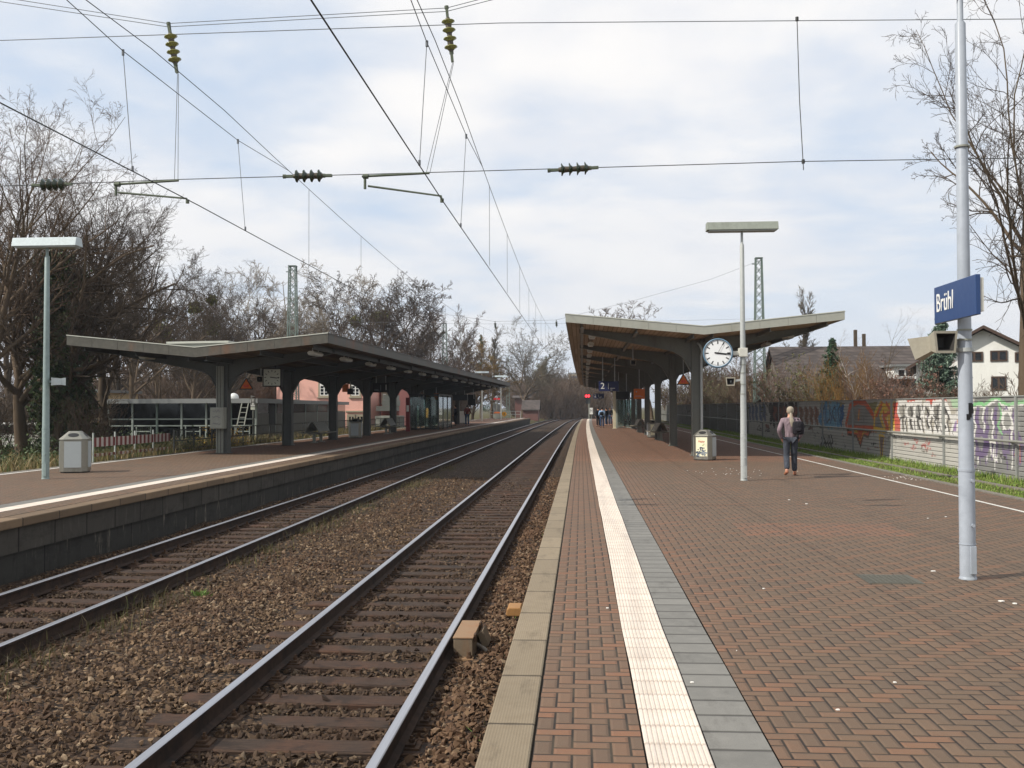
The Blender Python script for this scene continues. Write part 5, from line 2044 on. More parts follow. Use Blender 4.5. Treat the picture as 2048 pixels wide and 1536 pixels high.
# platform signs of the far platform
for p0, p1, q0, q1, y, lab, tx in ((746, 778, 766, 785, 54, 'black platform number sign reading 1 under the rusting canopy', '1'),):
    t, c, w, h = hanging('platform_sign', lab, 'sign', p0, p1, q0, q1, y, M['black'], 3.5)
    text_obj('number', tx, h * 1.7, M['white'], t, frame_matrix((c.x + w * .66, c.y - .066, c.z), (1, 0, 0), (0, 0, 1)), .004)
    b = MB()
    b.box(-w * .02, w * .02, -.066, -.062, -h * .6, h * .6)
    for k in range(8):
        b.box(-w * .8 + k * w * .07, -w * .75 + k * w * .07, -.066, -.062, -h * .55, -h * .43)
    b.build('small_print', M['poster_ink2'], t, world=False)
t, c, w, h = hanging('platform_sign', 'black platform number sign reading 1 near the far canopy end', 'sign', 936, 951, 789, 811, 86, M['black'], 3.5, rods=(.7,))
text_obj('number', '1', .5, M['white'], t, frame_matrix((c.x + w * .6, c.y - .066, c.z + h * .5), (1, 0, 0), (0, 0, 1)), .004)
t, c, w, h = hanging('train_display', 'dark train display board hanging above two dark clothed people', 'display board', 906, 935, 789, 801, 84, M['black'], 3.5, th=.3)
t, c, w, h = hanging('section_sign', 'small dark blue section sign reading 4 above the glass shelter', 'sign', 842.5, 852, 788, 799, 70, M['darkblue'], 3.5, rods=(.5,))
text_obj('number', '4', h * 1.6, M['white'], t, frame_matrix((c.x, c.y - .066, c.z), (1, 0, 0), (0, 0, 1)), .004)
t, c, w, h = hanging('orange_panel', 'orange notice panel hanging above the far glass shelter', 'notice panel', 868, 877, 787, 799, 73, M['orange'], 3.5, rods=(.5,))
t, c, w, h = hanging('orange_panel', 'dull orange notice panel hanging beside a small black screen', 'notice panel', 685, 697, 768, 784, 50, M['orange'], 3.5, rods=(.5,))
t, c, w, h = hanging('information_screen', 'small black information screen hanging below a white label', 'screen', 695, 706, 777, 789, 49.5, M['black'], 3.5, rods=(.5,))
b = MB()
b.box(-.02, .1, -.07, -.061, h * 1.0, h * 1.9)
b.build('label_plate', M['dial_dull'], t, world=False)

# meter box on the first far column
g_ = P(439, 836, 33.15)
t = thing('meter_box', 'grey meter box with faint scrawls strapped to the first column of the rusting canopy', 'meter box', tuple(g_))
b = MB()
b.box(g_.x - .27, g_.x + .2, 32.98, 33.29, g_.z - .36, g_.z + .36)
b.build('body', M['cab_grey'], t, bevel=.012)
b = MB()
b.box(g_.x - .25, g_.x + .17, 32.965, 32.979, g_.z - .33, g_.z + .33)
b.build('door', M['cab_grey'], t, bevel=.004)
b = MB()
r2 = random.Random(9)
for zz in (.24, .05, -.2):
    x_ = g_.x - .17
    pts = []
    for k in range(9):
        pts.append((x_ + k * .033, 32.962, g_.z + zz + r2.uniform(-.05, .05)))
    b = MB()
    b.tube(pts, .006, 4)
    b.build('scrawl', M['scrawl'], t)

# ------------------------------------------------------------------ benches
def bench(loc, label, rz=0.0, mat='bench', length=2.2):
    t = thing('bench', label, 'bench', loc, rz, 'back to back platform benches')
    L = length / 2
    for s in (-1, 1):
        b = MB()
        for k in range(6):
            x = .12 + k * .085
            b.box(*sorted((s * x, s * (x + .07))), -L, L, .43 + .02 * k / 6, .45 + .02 * k / 6)
        b.bar((s * .6, -L, .46), (s * .6, L, .46), .05, .03)
        b.build('seat', M[mat], t, world=False)
        b = MB()
        for k in range(6):
            f = k / 6
            p_ = Vector((s * (.30 - .24 * f), 0, .50 + .42 * f))
            b.obox(p_ + Vector((0, 0, .03)), (s * -.018, 0, .03), (0, L, 0), (.008, 0, .004 * s))
        b.build('backrest', M[mat], t, world=False)
        for yy_ in (-L + .02, L - .02):
            b = MB()
            b.tube([(s * .62, yy_, .47), (s * .33, yy_, .44), (s * .3, yy_, .5), (s * .05, yy_, .95)], .02, 6)
            b.build('side_frame', M['bench'], t, world=False)
    for yy_ in (-L * .6, L * .6):
        b = MB()
        b.box(-.06, .06, yy_ - .06, yy_ + .06, .03, .42)
        b.box(-.3, .3, yy_ - .03, yy_ + .03, .38, .43)
        b.box(-.16, .16, yy_ - .1, yy_ + .1, 0, .03)
        b.build('leg', M['cab_grey'], t, world=False)
    return t


for px_, py_, z, lab, mt in ((1321, 881, 0, 'brown back to back bench standing nearest among the pale edged canopy columns', 'bench_warm'), (1281, 865, 0, 'brown back to back bench standing further along, before the glass shelter', 'bench_warm'),
                             (628, 886, ZL, 'grey back to back bench standing before the meter shed on the far platform', 'bench'), (772, 868, ZL, 'grey back to back bench standing between litter bin and glass shelter', 'bench')):
    g_ = G(px_, py_, z)
    bench((g_.x, g_.y + .6, z), lab, R(2), mt)
# ------------------------------------------------------------------ trees
def grow(seed, p):
    """recursive bare tree of unit-free size: list of (level, a, b, ra, rb)"""
    r = random.Random(seed)
    segs = []
    H = p['h']

    def rv():
        return Vector((r.gauss(0, 1), r.gauss(0, 1), r.gauss(0, 1)))

    def branch(pos, d, L, rad, lvl):
        ns = p['ns'][lvl]
        pts = [(pos, d, rad)]
        tip = p.get('tip', .15) if lvl == 0 else .25
        for i in range(ns):
            d = (d + rv() * p['wob'][lvl] + Vector((0, 0, p['up'][lvl]))).normalized()
            q = pos + d * (L / ns)
            r2 = rad * (1 - (1 - tip) / ns * 1.0 * (1 if i == 0 else 1)) if False else pts[0][2] * (1 - (1 - tip) * (i + 1) / ns)
            segs.append((lvl, pos, q, pts[-1][2], r2))
            pos = q
            pts.append((pos, d, r2))
        if lvl + 1 >= p['levels']:
            return
        n = p['nch'][lvl]
        for k in range(n):
            t = p['start'][lvl] + (1 - p['start'][lvl]) * ((k + r.random()) / n)
            fi = t * ns
            i = min(int(fi), ns - 1)
            f = fi - i
            bp = pts[i][0].lerp(pts[i + 1][0], f)
            bd = pts[i + 1][1]
            br = pts[i][2] * (1 - f) + pts[i + 1][2] * f
            side = bd.cross(rv()).normalized()
            ang = R(p['ang'][lvl] + r.gauss(0, 9))
            cd = (bd * math.cos(ang) + side * math.sin(ang)).normalized()
            base = H if lvl == 0 else L
            cl = base * p['len'][lvl] * (1 - p['fall'][lvl] * (t - p['start'][lvl]) / (1 - p['start'][lvl] + 1e-6)) * r.uniform(.7, 1.2)
            branch(bp, cd, cl, min(br * .72, rad * p['rr'][lvl]), lvl + 1)
        # the leader goes on as a finer branch
        if lvl == 0 and p.get('leaders', 0):
            for k in range(p['leaders']):
                side = d.cross(rv()).normalized()
                a = R(r.uniform(12, 32))
                branch(pos, (d * math.cos(a) + side * math.sin(a)).normalized(), H * p['len'][0] * r.uniform(.7, 1), pts[-1][2] * .8, 1)

    stems = p.get('stems', 1)
    for s in range(stems):
        if stems == 1:
            d0 = Vector((r.gauss(0, .04), r.gauss(0, .04), 1)).normalized()
            pos = Vector((0, 0, -.1))
        else:
            a = r.uniform(0, 6.28)
            sp = p.get('spread', .3)
            d0 = Vector((math.cos(a) * sp * r.random(), math.sin(a) * sp * r.random(), 1)).normalized()
            pos = Vector((math.cos(a), math.sin(a), 0)) * p.get('base', .2) * r.random() + Vector((0, 0, -.05))
        branch(pos, d0, H * p['trunk'] * (r.uniform(.7, 1) if stems > 1 else 1), p['r'] * (r.uniform(.5, 1) if stems > 1 else 1), 0)
    return segs


def seg_arrays(segs, lv0, lv1, rmin=0.0):
    s = [q for q in segs if lv0 <= q[0] <= lv1]
    A = np.array([q[1] for q in s])
    B = np.array([q[2] for q in s])
    ra = np.maximum(np.array([q[3] for q in s]), rmin)
    rb = np.maximum(np.array([q[4] for q in s]), rmin * .8)
    return A, B, ra, rb


def tubes(A, B, ra, rb, n):
    D = B - A
    L = np.linalg.norm(D, axis=1, keepdims=True) + 1e-9
    D = D / L
    B = B + D * np.minimum(ra[:, None] * .4, L * .1)
    ref = np.where(np.abs(D[:, 2:3]) < .9, np.array([[0, 0, 1.0]]), np.array([[1.0, 0, 0]]))
    s = np.cross(D, ref)
    s /= np.linalg.norm(s, axis=1, keepdims=True)
    u = np.cross(D, s)
    a = 2 * np.pi * np.arange(n) / n
    ring = s[:, None, :] * np.cos(a)[None, :, None] + u[:, None, :] * np.sin(a)[None, :, None]
    V = np.concatenate([A[:, None] + ring * ra[:, None, None], B[:, None] + ring * rb[:, None, None]], 1)
    m = len(A)
    j = np.arange(n)
    f = np.stack([j, (j + 1) % n, n + (j + 1) % n, n + j], -1)
    F = (f[None] + (np.arange(m) * 2 * n)[:, None, None]).reshape(-1, 4)
    return V.reshape(-1, 3), F[:, ::-1]


def mesh_only(name, V, F, smooth=True):
    o = np_mesh(name, V, F, [], smooth=smooth)
    me = o.data
    bpy.data.objects.remove(o)
    return me


LV = 5
SPECIES = {
    'broad': dict(h=10, r=.17, trunk=.62, levels=5, ns=[8, 7, 5, 4, 2], nch=[15, 9, 8, 6], start=[.22, .18, .15, .1], ang=[42, 38, 40, 40], len=[.46, .5, .48, .42], fall=[.35, .45, .5, .4], rr=[.36, .45, .5, .55], wob=[.08, .12, .16, .18, .2], up=[.04, .08, .06, .03, .02], leaders=3),
    'big': dict(h=10, r=.21, trunk=.5, levels=5, ns=[9, 9, 6, 4, 2], nch=[14, 11, 8, 5], start=[.42, .12, .12, .1], ang=[58, 42, 42, 40], len=[.55, .42, .42, .42], fall=[.25, .45, .5, .4], rr=[.21, .42, .5, .55], wob=[.03, .11, .15, .18, .2], up=[.02, .05, .03, .02, .02], leaders=4),
    'spreading': dict(h=10, r=.26, trunk=.42, levels=5, ns=[6, 8, 6, 4, 2], nch=[13, 10, 8, 6], start=[.4, .15, .15, .1], ang=[55, 45, 45, 42], len=[.62, .45, .45, .42], fall=[.2, .45, .5, .4], rr=[.5, .48, .5, .55], wob=[.08, .16, .18, .2, .2], up=[.03, .03, .02, .02, .0], leaders=4),
    'upright': dict(h=10, r=.18, trunk=.75, levels=5, ns=[9, 7, 5, 3, 2], nch=[18, 8, 7, 5], start=[.2, .2, .15, .1], ang=[32, 30, 34, 36], len=[.38, .45, .45, .45], fall=[.45, .4, .5, .4], rr=[.38, .5, .5, .55], wob=[.05, .08, .11, .14, .15], up=[.05, .10, .08, .05, .03], leaders=2),
    'poplar': dict(h=10, r=.16, trunk=.9, levels=4, ns=[9, 6, 4, 2], nch=[40, 9, 7], start=[.12, .15, .1], ang=[24, 22, 26], len=[.22, .42, .5], fall=[.5, .4, .4], rr=[.3, .5, .5], wob=[.03, .06, .08, .1], up=[.05, .16, .12, .08], leaders=2),
    'birch': dict(h=10, r=.11, trunk=.85, levels=4, ns=[9, 6, 5, 3], nch=[16, 8, 7], start=[.22, .15, .1], ang=[42, 40, 42], len=[.3, .45, .5], fall=[.5, .4, .4], rr=[.35, .45, .5], wob=[.07, .12, .15, .18], up=[.05, .04, -.02, -.04], leaders=1),
    'sparse': dict(h=10, r=.09, trunk=.9, levels=4, ns=[10, 7, 5, 3], nch=[9, 5, 4], start=[.3, .25, .2], ang=[38, 36, 40], len=[.3, .42, .45], fall=[.4, .4, .4], rr=[.4, .5, .5], wob=[.07, .1, .13, .15], up=[.04, .09, .06, .03], leaders=2),
    'shrub': dict(h=3, r=.03, trunk=.85, levels=3, stems=16, spread=.75, base=.5, ns=[6, 5, 3], nch=[8, 6], start=[.15, .1], ang=[30, 34], len=[.36, .45], fall=[.4, .4], rr=[.5, .5], wob=[.08, .12, .15], up=[.04, .06, .04]),
}
PROTO = {}


def proto(sp, k, rmin=.0075):
    key = (sp, k, rmin)
    if key not in PROTO:
        segs = grow(hash(sp) % 7 + 0 if False else sum(map(ord, sp)) + 101 * k, SPECIES[sp])
        split = 0 if sp in ('shrub',) else 1
        zs = sorted(q[2].z for q in segs)
        zmax = zs[int(len(zs) * .985)]
        V, F = tubes(*seg_arrays(segs, 0, split, rmin), 7)
        tr = mesh_only('trunk', V / zmax, F)
        V, F = tubes(*seg_arrays(segs, split + 1, 9, rmin), 3)
        cr = mesh_only('crown', V / zmax, F)
        tips = np.array([q[2] for q in segs if q[0] >= 2]) / zmax
        PROTO[key] = (tr, cr, zmax, tips)
    return PROTO[key]


def set_mat(me, mat):
    c = me.copy()
    c.materials.clear()
    c.materials.append(M[mat])
    return c


MATMESH = {}


def leaf_mesh(name, centers, n, spread, size, seed, flat=False):
    """leaf-sized faces in clumps round the centres"""
    r = np.random.default_rng(seed)
    c = centers[r.integers(0, len(centers), n)]
    p = c + r.normal(size=(n, 3)) * spread
    a = r.normal(size=(n, 3))
    a /= np.linalg.norm(a, axis=1, keepdims=True)
    b = np.cross(a, r.normal(size=(n, 3)))
    b /= np.linalg.norm(b, axis=1, keepdims=True)
    s = size * r.uniform(.6, 1.3, n)[:, None]
    V = np.stack([p - a * s, p + b * s * .55, p + a * s, p - b * s * .55], 1).reshape(-1, 3)
    F = np.arange(n * 4).reshape(-1, 4)
    return V, F


def tree(label, px_, ybase, y, ytop, sp, k, bark='bark', twig='twig', turn=None, z0=None, group=None, wide=1.0, extra=None, name='bare_tree', cat='tree'):
    """tree whose trunk stands at photo column px_ at depth y and whose top reaches row ytop"""
    top = P(px_, ytop, y)
    z0 = z0 if z0 is not None else (-.1)
    H = top.z - z0
    rmin = .0042 if sp == 'big' else .0036 if y < 60 else (.0062 if y < 100 else .0105)
    tr, cr, zm, tips = proto(sp, k, rmin)
    rz = turn if turn is not None else rnd.uniform(0, 6.28)
    t = thing(name, label, cat, (top.x, y, z0), 0, group)
    for nm, me, mt in (('trunk', tr, bark), ('crown', cr, twig)):
        key = (sp, k, nm, mt, rmin)
        if key not in MATMESH:
            MATMESH[key] = set_mat(me, mt)
        o = bpy.data.objects.new(nm, MATMESH[key])
        COL.objects.link(o)
        o.parent = t
        o.scale = (H * wide, H * wide, H)
        o.rotation_euler = (0, 0, rz)
    Mr = Matrix.Rotation(rz, 3, 'Z')
    wt_ = np.array([Mr @ Vector(q) for q in tips[::7]]) * np.array([H * wide, H * wide, H])
    if extra == 'ivy':
        c = []
        r = random.Random(px_)
        for i in range(150):
            f = r.random() ** 1.1 * .68
            a = r.uniform(0, 6.28); q = H * .03 * (1 - f * .5) + r.random() ** 2 * .4; c.append((q * math.cos(a), q * math.sin(a), f * H))
        V, F = leaf_mesh('ivy', np.array(c), 14000, .13, .075, px_)
        np_mesh('ivy', V, F, M['ivy'], t)
    elif extra and extra.startswith('mistletoe'):
        r = random.Random(px_ + 5)
        good = [q for q in wt_ if H * .5 < q[2] < H * .85 and q[0] ** 2 + q[1] ** 2 < (H * .2) ** 2]
        for i in range(int(extra[-1])):
            c = Vector(r.choice(good))
            rad = H * r.uniform(.025, .05)
            pts = []
            for j in range(60):
                d = Vector((r.gauss(0, 1), r.gauss(0, 1), r.gauss(0, 1))).normalized() * rad * r.random() ** .4
                pts.append(c + d)
            V, F = leaf_mesh('mistletoe', np.array(pts), 900, rad * .12, .06 + rad * .06, px_ + i)
            np_mesh('mistletoe', V, F, M['mistletoe'], t)
    elif extra in ('catkin', 'shrubleaf', 'redleaf', 'ivycrown'):
        mt = {'ivycrown': 'shrubleaf'}.get(extra, extra)
        n_ = {'catkin': 5000, 'shrubleaf': 1800, 'redleaf': 1100, 'ivycrown': 9000}[extra]
        V, F = leaf_mesh('leaves', wt_[wt_[:, 2] > H * .12], n_, H * .012, .035 + H * .005, px_)
        np_mesh('leaves', V, F, M[mt], t)
    return t


GL = 'trees behind the far platform'
tree('tall bare tree, leftmost behind the far platform, its crown reaching out of view', 8, 900, 33, 205, 'broad', 1, z0=-.1, group=GL)
tree('leaning bare tree with its trunk just left of the blue green lamp post', 52, 900, 36, 330, 'spreading', 2, 'bark', 'twig_dark', z0=-.1, group=GL)
tree('ivy clad tree directly behind the blue green lamp post', 112, 900, 35, 318, 'broad', 3, 'bark_dark', 'twig_dark', z0=-.1, group=GL, extra='ivy')
tree('ivy clad tree just right of the blue green lamp post, nearest the shed', 152, 900, 37, 372, 'broad', 4, 'bark_dark', 'twig', z0=-.1, group=GL, extra='ivy')
tree('dense bare tree with upswept twigs before the left end of the shed', 214, 880, 40, 392, 'upright', 1, 'bark_dark', 'twig_dark', z0=-.2, group=GL, wide=1.25)
tree('bushy bare tree rising over the left part of the shed roof', 268, 860, 66, 424, 'broad', 5, 'bark', 'twig_dark', z0=-.3, group=GL)
tree('bare tree behind the middle of the shed, over the canopy valley', 322, 850, 72, 474, 'upright', 2, 'bark', 'twig', z0=-.3, group=GL, wide=1.2)
tree('bare tree with green mistletoe balls behind the shed', 385, 850, 78, 520, 'broad', 6, 'bark', 'twig_dark', z0=-.3, group=GL, extra='mistletoe5')
tree('dark forked bare tree left of the pale plane trees', 448, 850, 84, 556, 'spreading', 1, 'bark_dark', 'twig_dark', z0=-.3, group=GL)
tree('pale plane tree left of the green lattice mast', 535, 850, 118, 545, 'spreading', 3, 'bark_pale', 'twig_pale', z0=-.3, wide=1.1, group=GL)
tree('pale plane tree right of the green lattice mast', 632, 850, 122, 552, 'spreading', 4, 'bark_pale', 'twig_pale', z0=-.3, wide=1.1, group=GL)
tree('broad dark tree with mistletoe rising behind the rusting canopy', 722, 850, 108, 556, 'spreading', 5, 'bark_dark', 'twig_dark', z0=-.3, group=GL, extra='mistletoe4', wide=1.15)
tree('round topped dark tree just right of the mistletoe tree', 796, 850, 112, 576, 'broad', 3, 'bark_dark', 'twig_dark', z0=-.3, group=GL, wide=1.25)
tree('brown bare tree behind the thin distant lattice mast', 862, 850, 126, 608, 'broad', 5, 'bark', 'twig', z0=-.3, group=GL, wide=1.2)
tree('small bare tree right of the thin distant lattice mast', 905, 850, 138, 628, 'upright', 2, 'bark', 'twig', z0=-.3, group=GL, wide=1.1)
tree('yellowish budding tree above the end of the rusting canopy', 944, 850, 150, 684, 'broad', 4, 'bark', 'twig_orange', z0=-.4, group=GL, extra='catkin', wide=1.3)
tree('slender bare tree with upright twigs beside the yellowish tree', 982, 850, 165, 662, 'poplar', 1, 'bark', 'twig_grey', z0=-.4, group=GL, wide=1.7)
tree('pale spreading bare tree standing alone above the far railing', 1043, 850, 185, 645, 'spreading', 2, 'bark', 'twig_grey', z0=-.4, group=GL, wide=.9)
tree('ivy covered green tree right of the lone pale tree', 1088, 845, 215, 716, 'upright', 1, 'bark_dark', 'twig', z0=-.4, group=GL, extra='ivycrown')
tree('brown bare tree in the distance over the curving tracks', 1118, 845, 250, 735, 'broad', 6, 'bark', 'twig', z0=-.4, group=GL, wide=1.3)
for i, (px_, y, yt, sp, k, lab) in enumerate(((28, 52, 430, 'broad', 2, 'bare tree in the dim wood between the leaning tree and the leftmost tree'), (90, 58, 450, 'upright', 3, 'bare tree in the dim wood seen left of the ivy clad trunks'), (180, 60, 480, 'broad', 1, 'bare tree in the dim wood seen right of the ivy clad trunks'),
                                              (240, 90, 520, 'spreading', 4, 'farther bare tree seen through the twigs of the upswept tree'), (350, 100, 580, 'upright', 1, 'farther bare tree filling the gap left of the mistletoe tree'), (425, 110, 600, 'broad', 2, 'farther bare tree right of the mistletoe tree'),
                                              (490, 120, 620, 'spreading', 5, 'low bare tree before the pale plane trees'), (585, 125, 610, 'broad', 6, 'bare tree behind the foot of the green lattice mast'), (680, 130, 615, 'upright', 3, 'bare tree between the plane tree and the mistletoe tree'),
                                              (835, 140, 650, 'spreading', 3, 'low brown tree over the middle of the rusting canopy'))):
    tree(lab, px_, 0, y, yt, sp, k, 'bark_dark', 'twig' if i % 2 else 'twig_dark', z0=-.3, group=GL, wide=1.2)

# right hand side
for i, (px_, y, yt, sp, k, tw, lab) in enumerate(((1412, 104, 700, 'broad', 2, 'twig', 'brown bare tree behind the first column of the pale edged canopy'), (1452, 100, 712, 'upright', 3, 'twig_grey', 'bare tree over the beige house, seen below the round clock'), (1494, 96, 690, 'broad', 5, 'twig', 'brown bare tree between the lamp post with the clock and the lattice mast'),
                                                   (1545, 92, 705, 'spreading', 3, 'twig_red', 'brown red bare tree at the left end of the brown roof'), (1618, 84, 722, 'upright', 2, 'twig', 'low bare tree before the middle of the brown roof'))):
    tree(lab, px_, 0, y, yt, sp, k, 'bark', tw, z0=-.2, group='trees and bushes behind the sound barrier', wide=1.1)
GRT = 'trees and bushes behind the sound barrier'
tree('big bare tree with a thick trunk and long reaching boughs behind the blue station sign', 2037, 850, 36, -90, 'big', 4, 'bark', 'twig_dark', z0=-.1, wide=.78, turn=1.0)
tree('rounded bare tree top showing above the roof of the pale edged canopy', 1302, 850, 150, 614, 'broad', 3, 'bark', 'twig', z0=-.2, wide=1.15)
tree('narrow upright poplar rising above the right tip of the pale edged canopy', 1598, 850, 130, 590, 'poplar', 2, 'bark', 'twig_grey', z0=-.2, wide=1.8)
tree('thin bare birch with white trunk right of the dark conifer', 1712, 850, 48, 668, 'birch', 1, 'bark_birch', 'twig_red', z0=-.1, group=GRT, name='birch_tree')
tree('slender bare sapling standing taller than the brown roof', 1772, 850, 50, 618, 'sparse', 1, 'bark', 'twig', z0=-.1, group=GRT)
tree('thin bare birch before the brown roof, left of the sapling', 1742, 850, 46, 690, 'birch', 2, 'bark_birch', 'twig_red', z0=-.1, group=GRT, name='birch_tree')
tree('forked bare sapling leaning beside the spruce', 1838, 850, 52, 640, 'sparse', 2, 'bark', 'twig', z0=-.1, group=GRT)
bush = dict(name='bare_shrub', cat='shrub', group=GRT)
for px_, y, yt, tw, ex, lab in (
        (1405, 74, 735, 'twig', 'shrubleaf', 'brown bush with some green leaves beside the beige house'), (1450, 60, 745, 'twig_grey', 'shrubleaf', 'green leaved bush just left of the near lattice mast'), (1490, 66, 730, 'twig', None, 'brown twiggy bush behind the lamp post with the clock'),
        (1545, 62, 722, 'twig_red', None, 'brown red twiggy bush right of the near lattice mast'), (1590, 56, 735, 'twig_grey', 'shrubleaf', 'low green bush before the brown roof'), (1625, 52, 725, 'twig', 'shrubleaf', 'dark green bush at the foot of the dark conifer'),
        (1670, 47, 708, 'twig_orange', None, 'orange brown twiggy bush right of the dark conifer'), (1702, 45, 715, 'twig_orange', None, 'lower orange brown twiggy bush beside the white trunked birch'), (1752, 44, 722, 'twig_red', None, 'reddish twiggy bush behind the graffiti wall'),
        (1790, 42, 738, 'twig_red', 'redleaf', 'reddish budding bush left of the spruce'), (1842, 40, 748, 'twig_red', 'redleaf', 'reddish budding bush at the foot of the spruce'), (1905, 38, 765, 'twig', None, 'brown twiggy bush before the white gable house'),
        (1985, 36, 778, 'twig_grey', None, 'grey brown bush right of the lamp mast below the white gable house'), (1432, 90, 752, 'twig', None, 'brown bush hiding the foot of the beige house'), (1350, 92, 760, 'twig', 'shrubleaf', 'dark green bush seen between two canopy columns')):
    y = max(y, 12.7 * 2000 / (px_ - 1162))
    tree(lab, px_, 0, y, yt, 'shrub', 1 + px_ % 3, tw, tw, z0=-.12, extra=ex, wide=.95, **bush)


def conifer(label, px_, y, ytop, mat, zb=.0, wide=.2, seed=1, dens=1.0, droop=.15):
    top = P(px_, ytop, y)
    t = thing('conifer_tree', label, 'tree', (top.x, y, -.1), 0)
    H = top.z + .1
    r = random.Random(seed)
    b = MB()
    b.tube([(0, 0, -.1), (0, 0, H * .5), (0, 0, H)], [H * .022, H * .012, .006], 6)
    b.build('trunk', M['bark_dark'], t, world=False)
    A, B, ra, rb, cen = [], [], [], [], []
    nb = int(34 * 4 * dens)
    for i in range(nb):
        f = (i + r.random()) / nb
        z = H * (.08 + .9 * f)
        L = H * wide * (1 - f) ** .85 * r.uniform(.7, 1.15) + .06
        a = r.uniform(0, 6.28)
        d = Vector((math.cos(a), math.sin(a), r.uniform(-droop, .35 * f + .1))).normalized()
        p0 = Vector((0, 0, z))
        k = 5
        for j in range(k):
            p1 = p0 + d * (L / k) + Vector((0, 0, .02 * L * (j - 1)))
            A.append(p0); B.append(p1); ra.append(.02 * (1 - j / k) + .004); rb.append(.02 * (1 - (j + 1) / k) + .004)
            for _ in range(5):
                cen.append(p0.lerp(p1, r.random()) + Vector((r.gauss(0, .05), r.gauss(0, .05), r.gauss(0, .03))) * L * .7)
            p0 = p1
    V, F = tubes(np.array(A), np.array(B), np.array(ra), np.array(rb), 3)
    np_mesh('limbs', V, F, M['bark_dark'], t)
    V, F = leaf_mesh('needles', np.array(cen), int(15000 * dens), .035 * H * .12 + .03, .055 + H * .002, seed)
    np_mesh('crown', V, F, M[mat], t)
    return t


conifer('blue green spruce with a pointed leader left of the white gable house', 1882, 43, 632, 'needles', wide=.29, seed=3, dens=1.3)
conifer('dark narrow conifer standing before the brown tiled roof', 1664, 55, 676, 'darkneedle', wide=.22, seed=5)
conifer('small dark conifer tip among the trees beyond the rusting canopy', 962, 175, 668, 'darkneedle', wide=.2, seed=8, dens=.6)


def thicket(name, label, items, mat, seed):
    """a mass of thin stems nobody could count, as one mesh"""
    r = random.Random(seed)
    VV, FF, off = [], [], 0
    src = {}
    for (x, y, z0, h) in items:
        k = r.randint(1, 3)
        for me in proto('shrub', k)[:2]:
            if me.name not in src:
                v = np.empty(len(me.vertices) * 3, np.float32)
                me.vertices.foreach_get('co', v)
                f = np.empty(len(me.loops), np.int32)
                me.loops.foreach_get('vertex_index', f)
                src[me.name] = (v.reshape(-1, 3), f.reshape(-1, 4))
            v, f = src[me.name]
            a = r.uniform(0, 6.28)
            ca, sa = math.cos(a), math.sin(a)
            w = h * r.uniform(.9, 1.4)
            vv = np.stack([(v[:, 0] * ca - v[:, 1] * sa) * w + x, (v[:, 0] * sa + v[:, 1] * ca) * w + y, v[:, 2] * h + z0], -1)
            VV.append(vv)
            FF.append(f + off)
            off += len(v)
    o = np_mesh(name, np.concatenate(VV), np.concatenate(FF), M[mat])
    return tag(o, label, 'undergrowth', kind='stuff')


r_ = random.Random(21)
it = [(r_.uniform(-40, -15.5) - (0 if i % 3 else 8), r_.uniform(24, 52), -.3, r_.uniform(1.2, 3.4)) for i in range(60)]
it = [q for q in it if 1162 + 2000 * q[0] / q[1] < 190]
thicket('undergrowth', 'tangle of thin brown stems in the dim wood behind the far platform', it, 'twig_dark', 3)
it = [(-16 - 62 * r_.random() ** 1.2, r_.uniform(96, 150), -.3, r_.uniform(4, 8)) for i in range(90)]
it = [q for q in it if not (-34 < q[0] < -17 and q[1] < 112)]
thicket('distant_wood', 'distant brown wood behind the pink building', it, 'twig', 4)
it = []
for i in range(120):
    y = r_.uniform(195, 420)
    px_ = r_.uniform(1030, 1215)
    p_ = P(px_, 815, y)
    it.append((p_.x, y, -.5, r_.uniform(6, 12) * (.6 + y / 420 * .5)))
thicket('distant_wood', 'far off brown wood where the tracks curve out of sight', it, 'twig', 5)
it = [(r_.uniform(13.6, 17) + max(0, (y_ - 60) * .05), y_, -.15, r_.uniform(1.4, 3.2)) for y_ in [r_.uniform(30, 150) for i in range(70)]]
thicket('undergrowth', 'tangle of thin brown stems along the back of the sound barrier', it, 'twig', 6)
it = [(r_.uniform(15, 60), r_.uniform(95, 190), -.2, r_.uniform(3, 7)) for i in range(60)]
thicket('distant_wood', 'brown wood beyond the houses behind the sound barrier', it, 'twig', 7)
# yellow blossom bush at the meter box, and ivy on the verge
pts = []
g1 = G(492, 888, ZL)
for i in range(40):
    pts.append((r_.gauss(0, .45), r_.gauss(0, .3), r_.uniform(0, 1.0)))
t = thing('forsythia_bush', 'small bush with yellow blossom behind the railing by the ladder', 'shrub', (-14.7, 40.5, 0))
tr_, cr_, zm_, tp_ = proto('shrub', 2)
for nm, me in (('stems', tr_), ('twigs', cr_)):
    o = bpy.data.objects.new(nm, set_mat(me, 'twig_orange'))
    COL.objects.link(o)
    o.parent = t
    o.scale = (.9, .9, .9)
V, F = leaf_mesh('blossom', np.array(pts), 900, .08, .03, 3)
np_mesh('blossom', V, F, M['forsythia'], t)
c = [(-15.2 - 7 * r_.random() ** 1.5, r_.uniform(22, 44), r_.uniform(-.1, .5) ) for i in range(260)]
V, F = leaf_mesh('ground_ivy', np.array(c), 9000, .22, .055, 4)
tag(np_mesh('ground_ivy', V, F, M['ivy']), 'dark green ivy and brambles creeping over the verge behind the far platform', 'ground cover', kind='stuff')
